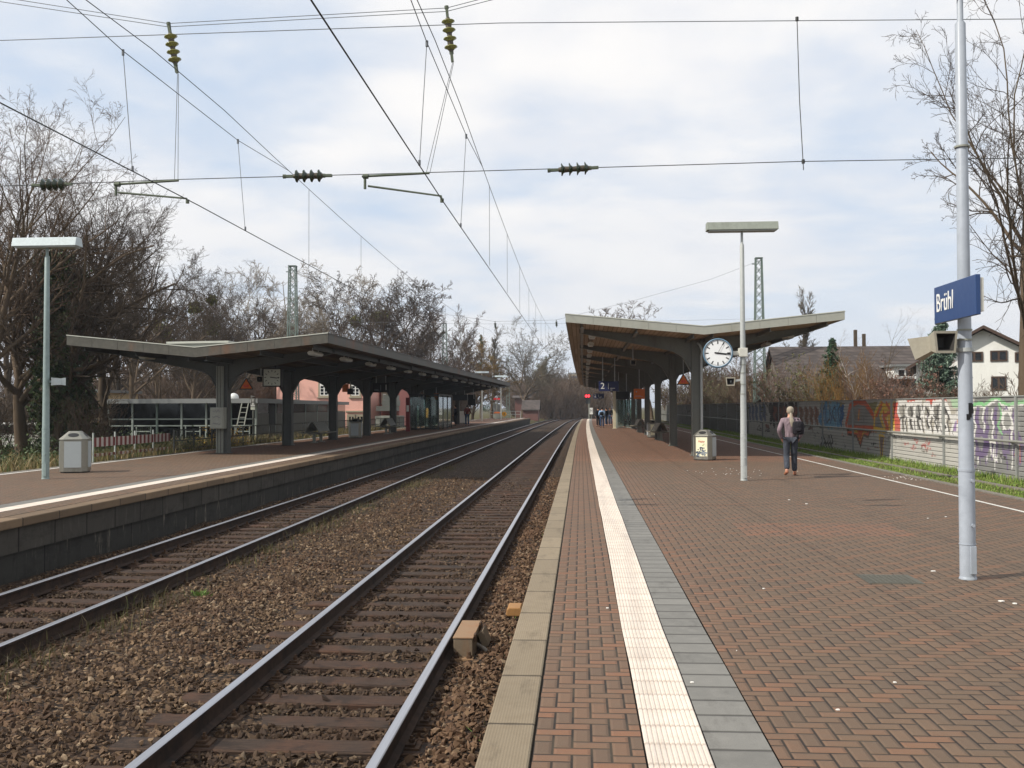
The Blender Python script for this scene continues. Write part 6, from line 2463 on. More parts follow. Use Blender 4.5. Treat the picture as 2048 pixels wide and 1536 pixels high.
# ------------------------------------------------------------------ lattice masts
def lattice_mast(base, H, w0, w1, label, mat='mast', panels=12):
    t = thing('lattice_mast', label, 'lattice mast', base, 0, 'lattice masts of the overhead line')
    def wz(z): return w0 + (w1 - w0) * z / H
    for sx in (-1, 1):
        for sy in (-1, 1):
            b = MB()
            for i in range(4):
                za, zb = H * i / 4, H * (i + 1) / 4
                b.bar((sx * wz(za) / 2, sy * wz(za) * .45, za), (sx * wz(zb) / 2, sy * wz(zb) * .45, zb), .075, .075, (1, 0, 0))
            b.build('leg', M[mat], t, world=False)
    for face in range(4):
        b = MB()
        for i in range(panels):
            za, zb = H * i / panels, H * (i + 1) / panels
            s = 1 if i % 2 else -1
            wa, wb = wz(za) / 2, wz(zb) / 2
            q = 1 if face % 2 else -1
            if face < 2:
                for s2 in (-1, 1):
                    b.bar((s2 * wa, q * wa * .9, za), (-s2 * wb, q * wb * .9, zb), .035, .02, (0, 1, 0))
            else:
                b.bar((q * wa, s * wa * .9, za), (q * wb, -s * wb * .9, zb), .035, .02, (1, 0, 0))
        b.build('lacing', M[mat], t, world=False)
    b = MB()
    b.box(-w1 / 2 - .05, w1 / 2 + .05, -w1 / 2 - .03, w1 / 2 + .03, H, H + .06)
    b.box(-w1 / 2 - .25, -w1 / 2 - .05, -.05, .05, H - .4, H - .34)
    b.build('cap', M[mat], t, world=False)
    return t


YB = 69.0
mr, ml = P(1520, 815, YB), P(585, 815, YB)
lattice_mast((mr.x, YB, -.12), P(1520, 517, YB).z + .12, .82, .40, 'green grey lattice mast behind the sound barrier, right of the round clock', panels=22)
lattice_mast((ml.x, YB, -.3), P(585, 533, YB).z + .3, .80, .44, 'green lattice mast rising behind the rusting canopy', panels=22)
YC = 126.0
for px_, yt, y, lab in ((890, 648, YC, 'thin distant lattice mast above the rusting canopy'), (1016, 712, 200, 'most distant lattice mast standing behind the end railing')):
    p_ = P(px_, 815, y)
    lattice_mast((p_.x, y, -.4), P(px_, yt, y).z + .4, .75, .4, lab, panels=18)

# ------------------------------------------------------------------ overhead line
WI = 'overhead line wires'


def wire(name, label, pts, r=.007, mat='wire', group=None, cat='wire'):
    b = MB()
    b.tube(pts, r, 5)
    return tag(b.build(name, M[mat]), label, cat, group)


YA = 15.5
Z_CW = 5.0


def bz(y):     # messenger height between the cross spans at YA and YB
    if y < YA: y = YA + (YA - y)
    if y <= YB: return 7.1 - .58 * (1 - ((y - (YA + YB) / 2) / ((YB - YA) / 2)) ** 2)
    return 7.1 - .58 * (1 - ((y - (YB + YC) / 2) / ((YC - YB) / 2)) ** 2) if y < YC else 7.1


for cx_, lab, stag in ((-2.07, 'over the near track', -.08), (-6.27, 'over the track by the far platform', .19)):
    pts = [(cx_ - stag * .2 + bend(y), y, Z_CW) for y in (-14,)] + [(cx_ + stag, YA, Z_CW), (cx_ - stag * .3, 42, Z_CW), (cx_ - stag + bend(YB), YB, Z_CW), (cx_ + stag + bend(YC), YC, Z_CW), (cx_ + bend(200), 200, Z_CW), (cx_ + bend(280), 280, Z_CW)]
    wire('contact_wire', 'thick dark contact wire ' + lab, pts, .0085, 'wire', WI)
    pts = [(cx_ + bend(y), y, bz(y)) for y in list(np.linspace(-10, YC, 46))] + [(cx_ + bend(200), 200, 6.6), (cx_ + bend(280), 280, 6.6)]
    wire('messenger_wire', 'sagging messenger wire ' + lab, pts, .0065, 'wire', WI)
    zs_ = lambda y: 6.62 + .012 * abs(y - YA)
    pts = [(cx_, YA - 5.6, bz(YA - 5.6)), (cx_ + .03, YA - 2.3, 6.66), (cx_ + .03, YA + 2.3, 6.66), (cx_, YA + 5.6, bz(YA + 5.6))]
    wire('stitch_wire', 'short stitch wire below the messenger wire ' + lab, pts, .006, 'wire', WI)
    for y, top in ((YA - 2.3, 6.66), (YA + 2.3, 6.66)):
        b = MB()
        b.tube([(cx_ + .03, y, top), (cx_ + stag * (1 - abs(y - YA) / 26), y, Z_CW)], .0055, 5)
        b.lathe([(.02, top - .06), (.02, top + .02)], (cx_ + .03, y, 0), n=6)
        b.lathe([(.018, Z_CW), (.018, Z_CW + .07)], (cx_ + stag * (1 - abs(y - YA) / 26), y, 0), n=6)
        tag(b.build('dropper', M['wire_pale']), 'thin dropper hanging from the stitch wire ' + lab, 'wire', 'droppers on the stitch wire ' + lab)
    for y in (YA + 7.2, 28.2, 34, 40, 46, 52, 58, 64, 74, 82, 90, 98, 106, 114):
        b = MB()
        b.tube([(cx_ + bend(y), y, bz(y)), (cx_ + bend(y) * 1.0, y, Z_CW)], .0055, 4)
        tag(b.build('dropper', M['wire_pale']), 'thin dropper hanging from the messenger wire ' + lab, 'wire', 'droppers on the messenger wire ' + lab)

# near cross span (its masts stand outside the view)
def P5(x, y): return P(x, y, YA)


def ext(a, b_, x):
    """carry the line a-b on to world x"""
    f = (x - a.x) / (b_.x - a.x)
    return a.lerp(b_, f)


for k, (dz_, lab) in enumerate(((0, 'upper of the two close cross span wires at the top of the hanging insulators'), (-.055, 'lower of the two close cross span wires at the top of the hanging insulators'))):
    a, b_ = P5(336, 47), P5(893, 16)
    D = Vector((0, 0, dz_))
    la, lb = ext(P5(0, -6), a, -17), ext(b_, P5(985, -8), 13)
    wire('cross_span_wire', lab, [la + D * 2.4, a + D, b_ + D, lb + D * 2.4], .006, 'wire_pale', WI)
wire('cross_span_wire', 'straight cross span wire running just below the tops of the hanging insulators', [ext(P5(0, 81), P5(1000, 46), -17), P5(0, 81), P5(1000, 46), P5(2048, 38), ext(P5(1000, 46), P5(2048, 38), 13)], .007, 'wire_pale', WI)
low = [(-300, 381), (70, 370), (355, 359), (860, 345), (1600, 323), (2048, 316), (2700, 306)]
wire('cross_span_wire', 'lowest cross span wire carrying the steady arms and three dark insulators', [P5(*q) for q in low], .007, 'wire', WI)
b = MB()
b.tube([P5(1594, 38), P5(1599, 200), P5(1607, 340)], .007, 5)
for q in ((1594, 38), (1606.5, 323)):
    b.lathe([(.025, -.03), (.025, .03)], P5(*q), n=8)
tag(b.build('tie_wire', M['wire']), 'thin upright tie wire between two cross span wires above the lamp post', 'wire')


def insulator(a, b_, label, mat, group, discs=4, rad=.105):
    a, b_ = Vector(a), Vector(b_)
    d = (b_ - a)
    L = d.length
    d.normalize()
    t = thing('insulator', label, 'insulator', tuple(a), 0, group)
    q = d.to_track_quat('Z', 'Y').to_matrix().to_4x4()
    Mq = Matrix.Translation(a) @ q

    def lt(name, prof, m, n=14):
        bb_ = MB()
        bb_.lathe(prof, n=n)
        bb_.v = [tuple(Mq @ Vector(p)) for p in bb_.v]
        bb_.build(name, m, t)
    lt('core', [(.034, L * .2), (.05, L * .3), (.04, L * .5), (.05, L * .7), (.034, L * .82)], M['ins_brown'])
    for k in range(discs):
        z = L * (.27 + .155 * k)
        lt('disc', [(.045, z - .012), (rad * .95, z - .012), (rad, z), (rad * .6, z + .022), (.05, z + .04)], mat, 18)
    for z0_, z1_ in ((0, .22), (.82, 1.0)):
        b2 = MB()
        for s in (-1, 1):
            b2.obox((s * .022, 0, L * (z0_ + z1_) / 2), (.006, 0, 0), (0, .02, 0), (0, 0, L * (z1_ - z0_) / 2))
        b2.lathe([(.034, L * z0_ - .015), (.034, L * z0_ + .03)], n=8)
        b2.v = [tuple(Mq @ Vector(p)) for p in b2.v]
        b2.build('fitting', M['fitting'], t)
    return t


insulator(P5(337, 47), P5(354, 146), 'yellow ribbed insulator hanging over the track by the far platform', M['ins_yellow'], 'hanging insulators of the near cross span')
insulator(P5(893, 14), P5(905, 124), 'yellow ribbed insulator hanging over the near track', M['ins_yellow'], 'hanging insulators of the near cross span')
for xa, ya, xb_, yb_, lab in ((66, 371, 144, 368, 'dark insulator lying in the lowest cross span wire before the bare trees'), (568, 353, 664, 351, 'dark insulator lying in the lowest cross span wire between the two tracks'), (1097, 341, 1197, 335, 'dark insulator lying in the lowest cross span wire over the platform edge')):
    insulator(P5(xa, ya), P5(xb_, yb_), lab, M['ins_dark'], 'insulators in the lowest cross span wire', rad=.1)
for k, (ox, lab) in enumerate(((0, 'grey green steady arm holding the contact wire over the track by the far platform'), (1, 'grey green steady arm holding the contact wire over the near track'))):
    t = thing('steady_arm', lab, 'steady arm', tuple(P5(300, 365) if not ox else P5(800, 350)), 0, 'steady arms of the near cross span')
    if not ox:
        a0, a1, c0, c1, e1, e2 = (228, 369), (357, 361), (232, 366), (232, 391), (373, 397), (375, 403)
        j0 = (236, 385)
    else:
        a0, a1, c0, c1, e1, e2 = (724, 353), (859, 346), (730, 350), (730, 378), (882, 392), (884, 401)
        j0 = (736, 372)
    b = MB(); b.tube([P5(*a0), P5(*a1)], .019, 8); b.build('support_tube', M['fitting'], t)
    b = MB(); b.tube([P5(*c0), P5(*c1)], .022, 8); b.build('drop_bracket', M['fitting'], t)
    b = MB(); b.tube([P5(*j0), P5(*e1), P5(*e2)], .017, 8); b.build('arm_tube', M['fitting'], t)
    b = MB(); b.lathe([(.04, -.04), (.04, .04)], P5(*a0) + Vector((.06, 0, 0)), 'X', 8); b.build('clamp', M['fitting'], t)
    b = MB(); b.lathe([(.03, -.03), (.03, .03)], P5(*e2), n=8); b.build('wire_clip', M['fitting'], t)
for xa, ya, pts2, lab in ((355, 148, ((349, 359), (356, 358)), 'over the track by the far platform'), (905, 126, ((853, 344), (860, 345)), 'over the near track')):
    for k, q in enumerate(pts2):
        wire('hanger_wire', 'thin paired hanger wire below the yellow insulator ' + lab, [P5(xa + k * 2, ya), P5(*q)], .005, 'wire_pale', 'hanger wires below the insulator ' + lab)

# second cross span between the two lattice masts
def PB(x, y): return P(x, y, YB)


tl, tr2 = Vector((ml.x, YB, P(585, 540, YB).z)), Vector((mr.x, YB, P(1520, 522, YB).z))
wire('cross_span_wire', 'distant sagging cross span wire between the two lattice masts', [tl, PB(714, 580), PB(800, 604), PB(900, 630), PB(990, 643), PB(1112, 640), PB(1268, 601), PB(1423, 558), tr2], .009, 'wire_pale', WI)
wire('cross_span_wire', 'distant straight cross span wire below the sagging one', [Vector((ml.x, YB, PB(990, 647).z + .3)), PB(990, 648), PB(1112, 647), Vector((mr.x, YB, PB(1112, 647).z + .2))], .007, 'wire_pale', WI)
for px_, py_, lab in ((990, 643, 'small dark insulator hanging left in the distant cross span'), (1112.5, 640, 'small dark insulator hanging beside the tip of the pale edged canopy')):
    insulator(PB(px_, py_), PB(px_ + 1, py_ + 15), lab, M['ins_dark'], 'insulators of the distant cross span', rad=.1)
wire('cross_span_wire', 'faint far cross span wire crossing behind the pale spreading tree', [P(890, 700, YC), P(1060, 716, YC), P(1250, 700, YC)], .01, 'wire_pale', WI)

# ------------------------------------------------------------------ fences behind the far platform
t = thing('railing', 'dark iron railing along the back of the far platform', 'railing', (-14.25, 44, .1))
y0, y1 = 34.2, 84.0
b = MB()
for z in (1.0, .62, .32):
    b.tube([(-14.25 + bend(y), y, z) for y in np.linspace(y0, y1, 12)], .022, 6)
b.build('rails', M['railing'], t)
k = 0
y = y0
while y <= y1:
    b = MB()
    b.box(-14.275 + bend(y), -14.225 + bend(y), y - .025, y + .025, .05, 1.02)
    b.build('post', M['railing'], t)
    y += 1.8
for q in range(int((y1 - y0) / 1.8)):
    if q % 3 == 1:
        continue
    b = MB()
    for i in range(10):
        y = y0 + 1.8 * q + .09 + .18 * i
        b.box(-14.258 + bend(y), -14.242 + bend(y), y - .008, y + .008, .32, 1.0)
    b.build('bars', M['railing'], t)

for k in range(4):
    ya = 28.6 + k * 1.38
    t = thing('barrier_fence', ['red and white barrier board, nearest the steel litter bin', 'red and white barrier board, second from the steel litter bin', 'red and white barrier board, third from the steel litter bin', 'red and white barrier board, joining the dark iron railing'][k], 'barrier', (-14.35, ya, .1), 0, 'red and white barrier boards')
    for (za, zb, n_) in ((.63, .9, 9), (.34, .43, 9)):
        for mi, m_ in enumerate(('red_stripe', 'white_stripe')):
            pass
        b = MB()
        for j in range(n_):
            b.mi = j % 2
            a = ya + 1.34 * j / n_
            x0_, x1_, a1 = -14.36, -14.335, a + 1.34 / n_
            b.add([(x0_, a, za), (x1_, a, za), (x1_, a1, za), (x0_, a1, za), (x0_, a, zb), (x1_, a, zb), (x1_, a1, zb), (x0_, a1, zb)], [(3, 2, 1, 0), (4, 5, 6, 7), (1, 2, 6, 5), (3, 0, 4, 7)])
        b.build('board', [M['red_stripe'], M['white_stripe']], t)
    b = MB()
    b.tube([(-14.35, ya - .02, .1), (-14.35, ya - .02, 1.05)], .025, 6)
    b.build('post', M['railing_pale'], t)

# H board on a post
g_ = P(738, 0, 38.0) if False else G(506, 888, ZL)
t = thing('stop_board', 'white stop board reading H on a grey post behind the railing', 'sign', (P(506.5, 815, 44).x, 44, .1))
x_ = P(506.5, 815, 44).x
zz = P(506.5, 812, 44).z
b = MB(); b.tube([(x_, 44, .1), (x_, 44, zz)], .035, 8); b.build('post', M['cab_grey'], t)
b = MB(); b.box(x_ - .1, x_ + .1, 43.94, 43.965, zz - .02, zz + .34); b.build('board', M['white'], t)
b = MB(); b.box(x_ - .112, x_ + .112, 43.9655, 43.98, zz - .035, zz + .36); b.build('frame', M['black'], t)
text_obj('letter', 'H', .36, M['black'], t, frame_matrix((x_, 43.937, zz + .16), (1, 0, 0), (0, 0, 1)), .004, xs=.75)
b = MB(); b.box(x_ - .1, x_ + .1, 43.94, 43.965, zz - .17, zz - .045); b.build('lower_plate', M['dial_dull'], t)
b = MB(); b.prism([(-.1, .37), (.1, .43), (-.1, .48)], (x_, 43.95, zz), (1, 0, 0), (0, 0, 1), (0, .01, 0)); b.build('arrow_plate', M['white'], t)

# ------------------------------------------------------------------ shed with glazed front
t = thing('glazed_shed', 'long flat roofed shed with dark glazed front behind the far platform', 'shed', (-22, 56, -.35))
yf = 56.0
cr_ = P(512, 797, yf)
xl = P(168, 800, yf).x
xr = cr_.x
zr = cr_.z
cback = Vector((P(690, 805, 92).x, 92, 0))
b = MB()
b.prism([(xl - .3, yf - .5), (xr + .25, yf - .5), (cback.x + .3, 92.4), (xl - 3, 92.4)], (0, 0, zr - .26), (1, 0, 0), (0, 1, 0), (0, 0, .26))
b.build('roof', M['kiosk_edge'], t)
b = MB()
b.prism([(xl, yf + 3.2), (xr - .25, yf + 3.2), (cback.x - .2, 92), (xl - 2.6, 92)], (0, 0, -.35), (1, 0, 0), (0, 1, 0), (0, 0, zr - .262 + .35))
b.build('wall', M['kiosk_inside'], t)
# side wall along the tracks
n_ = 7
for k in range(n_):
    f0, f1 = k / n_, (k + 1) / n_
    a = Vector((xr, yf + .02, 0)).lerp(Vector((cback.x, 92, 0)), f0)
    c = Vector((xr, yf + .02, 0)).lerp(Vector((cback.x, 92, 0)), f1)
    b = MB()
    b.bar((a.x, a.y + .06, .55), (c.x, c.y - .06, .55), .08, 1.8)
    b.build('wall_panel', M['kiosk_wall'], t)
    b = MB()
    b.bar((a.x, a.y + .06, 1.8), (c.x, c.y - .06, 1.8), .06, .68)
    b.build('window', M['pane'], t)
    b = MB()
    b.box(a.x - .06, a.x + .06, a.y - .06, a.y + .06, -.35, zr - .262)
    b.build('post', M['kiosk_frame'], t)
nb_ = 7
wx = (xr - xl) / nb_
for k in range(nb_ + 1):
    x = xl + wx * k
    b = MB()
    b.box(x - .05, x + .05, yf - .06, yf + .06, -.35, zr - .262)
    b.build('post', M['kiosk_frame'] if k % 3 else M['mast'], t)
for k in range(nb_):
    x = xl + wx * k
    b = MB()
    b.box(x + .05, x + wx - .05, yf + .01, yf + .025, 1.22, zr - .262)
    b.build('window', M['glass_dark'], t)
    b = MB()
    b.box(x + .05, x + wx - .05, yf - .03, yf + .04, 1.12, 1.19)
    b.box(x + .05, x + wx - .05, yf - .03, yf + .04, .74, .81)
    b.build('crossbar', M['kiosk_frame'], t)
    if k in (2, 4, 6):
        b = MB()
        b.box(x + .2, x + .26, yf - .03, yf + .03, -.35, .73)
        b.box(x + wx - .4, x + wx - .34, yf - .03, yf + .03, -.35, .73)
        b.box(x + .27, x + wx - .41, yf - .03, yf + .03, .42, .48)
        b.build('door_frame', M['kiosk_frame'], t)
    b = MB()
    b.box(x + .05, x + wx - .05, yf + .05, yf + .07, -.35, .73)
    b.build('window', M['glass_dark'], t)
b = MB()
b.lathe([(.3, 0), (.3, .14), (.24, .26), (.12, .34), (.02, .37)], (P(470, 0, 60).x, 60, zr + .02), n=16)
b.build('roof_dome', M['white'], t)
p_ = P(540, 790, yf - .6)
t = thing('ladder', 'wooden ladder leaning on the dark shed near its corner', 'ladder', (P(478, 0, 54.8).x, 54.8, -.3))
xa = P(478, 0, 54.8).x
for s in (-1, 1):
    b = MB(); b.bar((xa + s * .22, 54.6, -.3), (xa + s * .19 + .25, 55.3, 2.05), .05, .06, (0, 1, 0)); b.build('rail', M['cab_grey'], t)
for k in range(8):
    f = (k + .7) / 8.6
    b = MB(); x = xa + .25 * f; b.bar((x - .21, 54.6 + .7 * f, -.3 + 2.35 * f), (x + .21, 54.6 + .7 * f, -.3 + 2.35 * f), .04, .04); b.build('rung', M['cab_grey'], t)

# ------------------------------------------------------------------ pink building
def window(t, o, u, w, h, frame, pane, trim=None, bars=(2, 2), n=(0, -1, 0), white='white', shutter=0.0):
    """window whose lower left corner is o, along u"""
    o, u, n = Vector(o), Vector(u).normalized(), Vector(n)
    z = Vector((0, 0, 1))
    if trim:
        b = MB()
        for a0, a1, c0, c1 in ((-.16, 0, -.16, h + .16), (w, w + .16, -.16, h + .16), (0, w, h, h + .16), (0, w, -.16, 0)):
            b.prism([(a0, c0), (a1, c0), (a1, c1), (a0, c1)], o + n * .001, u, z, n * .06)
        b.prism([(-.24, -.26), (w + .24, -.26), (w + .24, -.161), (-.24, -.161)], o + n * .001, u, z, n * .14)
        b.build('window_trim', M[trim], t)
    b = MB()
    b.prism([(0, 0), (w, 0), (w, h), (0, h)], o + n * .004, u, z, n * .01)
    wn = b.build('window', M[pane], t)
    b = MB()
    fw = .07
    for a0, a1, c0, c1 in ((0, fw, 0, h), (w - fw, w, 0, h), (fw, w - fw, 0, fw), (fw, w - fw, h - fw - shutter, h)):
        b.prism([(a0, c0), (a1, c0), (a1, c1), (a0, c1)], o + n * .0145, u, z, n * .04)
    for k in range(1, bars[0]):
        a = w * k / bars[0]
        b.prism([(a - .05, fw), (a + .05, fw), (a + .05, h - fw), (a - .05, h - fw)], o + n * .0145, u, z, n * .037)
    for k in range(1, bars[1]):
        c = (h - shutter) * k / bars[1]
        b.prism([(fw, c - .025), (w - fw, c - .025), (w - fw, c + .025), (fw, c + .025)], o + n * .0145, u, z, n * .034)
    o2 = b.build('frame', M[white], None)
    inv = root_of(wn).inverted()
    o2.data.transform(inv)
    o2.parent = wn
    return wn


YP = 96.0
t = thing('pink_house', 'pink rendered house with white framed windows behind the far platform', 'house', (P(640, 0, YP).x, YP, -.3))
xl, xr = P(553, 780, YP).x, P(737, 780, YP).x
b = MB()
b.box(xl, xr, YP, YP + 14, -.4, 6.2)
b.build('wall', M['pink'], t)
b = MB()
e = .4
v = [(xl - e, YP - e, 6.2), (xr + e, YP - e, 6.2), (xr + e, YP + 14 + e, 6.2), (xl - e, YP + 14 + e, 6.2), (xl + 3, YP + 7, 7.25), (xr - 3, YP + 7, 7.25)]
b.add(v, [(3, 2, 1, 0), (0, 1, 5, 4), (1, 2, 5), (2, 3, 4, 5), (3, 0, 4)])
b.build('roof', M['tiles_red'], t)
for p0, p1, q0, q1, br in ((640, 657, 766, 791, (2, 3)), (703, 719, 766, 791, (2, 3)), (697, 709, 832, 858, (2, 2)), (713.5, 727, 832, 858, (2, 2))):
    a, c = P(p0, q1, YP), P(p1, q0, YP)
    window(t, (a.x, YP, a.z), (1, 0, 0), c.x - a.x, c.z - a.z, 'white', 'pane', 'stone_trim', br, white='white' if q0 < 800 else 'stone_trim', shutter=.22 if q0 < 800 else 0)
a, c = P(692, 823, YP), P(735, 823, YP)
b = MB()
b.box(a.x, c.x - .1, YP - .14, YP - .001, a.z - .08, a.z + .08)
b.build('door_hood', M['stone_trim'], t)
xr2 = P(795, 780, YP + 4).x
t = thing('rose_house', 'darker rose house wall with grey outside stair beyond the pink house', 'house', (xr2, YP + 8, -.3))
b = MB()
b.box(xr + .01 + .2, xr2, YP + 5, YP + 16, -.4, 6.0)
b.build('wall', M['pink_shade'], t)
for p0, p1, q0, q1 in ((745, 752, 785, 800), (766, 772, 788, 803), (778, 785, 782, 797)):
    a, c = P(p0, q1, YP + 5), P(p1, q0, YP + 5)
    window(t, (a.x, YP + 5, a.z), (1, 0, 0), c.x - a.x, c.z - a.z, 'white', 'pane', 'stone_trim', (2, 1))
b = MB()
for k, (p0, p1, q0, q1) in enumerate(((752, 784, 812, 822), (768, 790, 800, 812), (774, 792, 790, 800))):
    a, c = P(p0, q1, YP + 1 + k), P(p1, q0, YP + 1 + k)
    b.box(a.x, c.x, YP + 1 + k * .01, YP + 4.9, a.z, c.z - .01)
b.build('stair_block', M['cab_grey'], t)
a, c = P(750, 842, YP - 3), P(790, 832, YP - 3)
b = MB()
b.box(a.x, c.x, YP - 3, YP + 2, -.4, c.z)
o = b.build('wall_panel', M['cab_grey'], t)
# pale building behind the bare trees
t = thing('pale_building', 'pale rendered building glimpsed behind the ivy clad trees', 'building', (-45, 82, -.3))
a, c = P(128, 860, 82), P(192, 785, 82)
b = MB(); b.box(a.x, c.x, 82, 90, -.4, c.z); b.build('wall', M['house_beige'], t)
b = MB(); b.box(a.x - .3, c.x + .3, 81.7, 90.3, c.z + .001, c.z + .25); b.build('roof', M['kiosk_edge'], t)
for k in range(3):
    x = a.x + .4 + k * .85
    window(t, (x, 82, 1.0), (1, 0, 0), .6, 1.4, 'white', 'pane', None, (1, 2))

# white van glimpsed at the left edge
t = thing('parked_car', 'white parked car half hidden by the brush at the left edge', 'car', (P(60, 0, 44).x, 44, -.3))
cx_ = P(58, 0, 44).x
b = MB()
b.prism([(-2.1, .35), (2.05, .35), (2.1, .8), (1.5, .92), (.9, 1.42), (-1.2, 1.45), (-1.9, .98), (-2.12, .9)], (cx_, 43.2, -.3), (1, 0, 0), (0, 0, 1), (0, 1.65, 0))
b.build('body', M['house_white'], t, bevel=.06)
b = MB()
b.prism([(-1.55, .98), (1.3, .95), (.82, 1.36), (-1.15, 1.38)], (cx_, 43.19, -.3), (1, 0, 0), (0, 0, 1), (0, -.012, 0))
b.build('side_window', M['pane'], t)
for s in (-1.3, 1.3):
    b = MB(); b.lathe([(.31, -.1), (.31, .1)], (cx_ + s, 43.25, .02), 'Y', 18); b.build('wheel', M['black'], t)

# ------------------------------------------------------------------ houses behind the sound barrier
def gable_house(label, x0, x1, y0, y1, zb, ze, zr_, wallm, roofm, axis='X', over=.35):
    """axis: direction of the ridge"""
    t = thing('house', label, 'house', ((x0 + x1) / 2, (y0 + y1) / 2, zb))
    b = MB()
    if axis == 'X':
        ym_ = (y0 + y1) / 2
        b.prism([(y0, zb), (y1, zb), (y1, ze), (ym_, zr_ - .06), (y0, ze)], (x0, 0, 0), (0, 1, 0), (0, 0, 1), (x1 - x0, 0, 0))
    else:
        xm = (x0 + x1) / 2
        b.prism([(x0, zb), (x1, zb), (x1, ze), (xm, zr_ - .06), (x0, ze)], (0, y0, 0), (1, 0, 0), (0, 0, 1), (0, y1 - y0, 0))
    b.build('wall', M[wallm], t)
    b = MB()
    th = .16
    if axis == 'X':
        sl = (zr_ - ze) / (ym_ - y0)
        for s in (-1, 1):
            yo = ym_ + s * (ym_ - y0 + over)
            zo = ze - sl * over
            pts = [(yo, zo), (ym_, zr_), (ym_, zr_ + th), (yo, zo + th)]
            b.prism(pts, (x0 - over, 0, 0), (0, 1, 0), (0, 0, 1), (x1 - x0 + 2 * over, 0, 0))
    else:
        sl = (zr_ - ze) / (xm - x0)
        for s in (-1, 1):
            xo = xm + s * (xm - x0 + over)
            zo = ze - sl * over
            pts = [(xo, zo), (xm, zr_), (xm, zr_ + th), (xo, zo + th)]
            b.prism(pts, (0, y0 - over, 0), (1, 0, 0), (0, 0, 1), (0, y1 - y0 + 2 * over, 0))
    rf = b.build('roof', M[roofm], t)
    return t, rf


YH = 66
a, c = P(1548, 694, YH + 5), P(1862, 688, YH + 5)
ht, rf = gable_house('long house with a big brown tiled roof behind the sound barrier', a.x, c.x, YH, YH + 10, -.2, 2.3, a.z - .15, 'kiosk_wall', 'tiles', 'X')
for px_, q0 in ((1710, 660), (1727, 668)):
    p_ = P(px_, q0, YH + 5.2)
    b = MB(); b.box(p_.x - .1, p_.x + .1, YH + 5.0, YH + 5.25, a.z - .3, p_.z); 
    o = b.build('chimney', M['bark_dark'], None, bevel=.01); o.data.transform(root_of(rf).inverted()); o.parent = rf
yd = YH + .5
a, c = P(1788, 758, yd), P(1832, 733, yd)
b = MB(); b.box(a.x, c.x, yd, yd + 4, a.z, c.z); b.build('dormer', M['house_white'], ht)
b = MB(); b.box(a.x - .25, c.x + .25, yd - .25, yd + 4.2, c.z + .001, c.z + .14); b.build('dormer_roof', M['kiosk_edge'], ht)
window(ht, (a.x + .2, yd, a.z + .1), (1, 0, 0), c.x - a.x - .4, c.z - a.z - .25, 'white', 'pane', None, (2, 1))
YW = 52
ap = P(1972, 656, YW)
xl, xr = P(1846, 0, YW).x, P(2105, 0, YW).x
ht, rf = gable_house('white gabled house with brown eaves behind the big bare tree', xl, xr, YW, YW + 10, -.2, P(1868, 728, YW).z, ap.z, 'house_white', 'timber', 'Y', .5)
for p0, p1, q0, q1 in ((1893, 1912, 708, 728), (1952, 1984, 702, 722), (1998, 2030, 700, 722), (2044, 2070, 704, 724), (2000, 2028, 752, 780)):
    a, c = P(p0, q1, YW), P(p1, q0, YW)
    window(ht, (a.x, YW, a.z), (1, 0, 0), c.x - a.x, c.z - a.z, 'white', 'pane', None, (2, 1), white='timber')
ht.rotation_euler = (0, 0, R(-19))
ht.location.x += 1.4
ht.location.y += .3
a, c = P(1408, 800, 108), P(1502, 764, 108)
ht, rf = gable_house('beige house half hidden by bushes left of the lattice mast', a.x, c.x, 108, 116, -.2, c.z, c.z + .5, 'house_beige', 'tiles', 'X')
for k in range(2):
    window(ht, (a.x + .8 + k * 1.9, 108, 2.3), (1, 0, 0), .8, .9, 'white', 'pane', None, (2, 1))

# ------------------------------------------------------------------ shelters
def shelter(label, x0, x1, y0, y1, z0, h, fm, roof=True, n=3):
    t = thing('glass_shelter', label, 'shelter', ((x0 + x1) / 2, (y0 + y1) / 2, z0))
    ys_ = np.linspace(y0, y1, n + 1)
    for y in ys_:
        for x in (x0, x1):
            b = MB(); b.box(x - .04, x + .04, y - .04, y + .04, z0, z0 + h); b.build('post', M[fm], t)
    for i in range(n):
        for x in (x1,) if roof else (x0, x1):
            b = MB(); b.box(x - .006, x + .006, ys_[i] + .05, ys_[i + 1] - .05, z0 + .15, z0 + h - .1); b.build('pane', M['glass'], t)
    for y in (y0, y1):
        b = MB(); b.box(x0 + .05, x1 - .05, y - .006, y + .006, z0 + .15, z0 + h - .1); b.build('pane', M['glass'], t)
        b = MB(); b.box(x0 + .05, x1 - .05, y - .03, y + .03, z0 + .06, z0 + .13); b.build('rail', M[fm], t)
    b = MB()
    b.box(x0 - .06, x1 + .06, y0 - .06, y1 + .06, z0 + h + .001, z0 + h + .1)
    b.build('roof', M[fm], t)
    return t


shelter('glass shelter with a seated traveller under the pale edged canopy', 2.95, 4.75, 83, 88.5, 0, 2.45, 'shelter_frame')
shelter('dark framed glass shelter under the rusting canopy', -11.9, -9.9, 69, 76, ZL, 2.4, 'shelter_dark', False)
g_ = G(1229, 857, 0)
t = thing('cream_post', 'cream square post at the near corner of the glass shelter', 'post', tuple(g_))
b = MB(); b.box(-.11, .11, -.11, .11, 0, 3.1); b.box(-.17, .17, -.17, .17, 0, .02); b.build('shaft', M['shelter_post'], t, world=False, bevel=.01)
b = MB(); b.box(-.13, .13, -.13, .13, 3.101, 3.16); b.build('cap', M['cab_grey'], t, world=False)
g_ = G(816, 863, ZL)
t = thing('red_post', 'dark red post beside the far glass shelter', 'post', tuple(g_))
b = MB(); b.box(-.13, .13, -.1, .1, 0, 2.2); b.build('shaft', M['red_post'], t, world=False, bevel=.02)
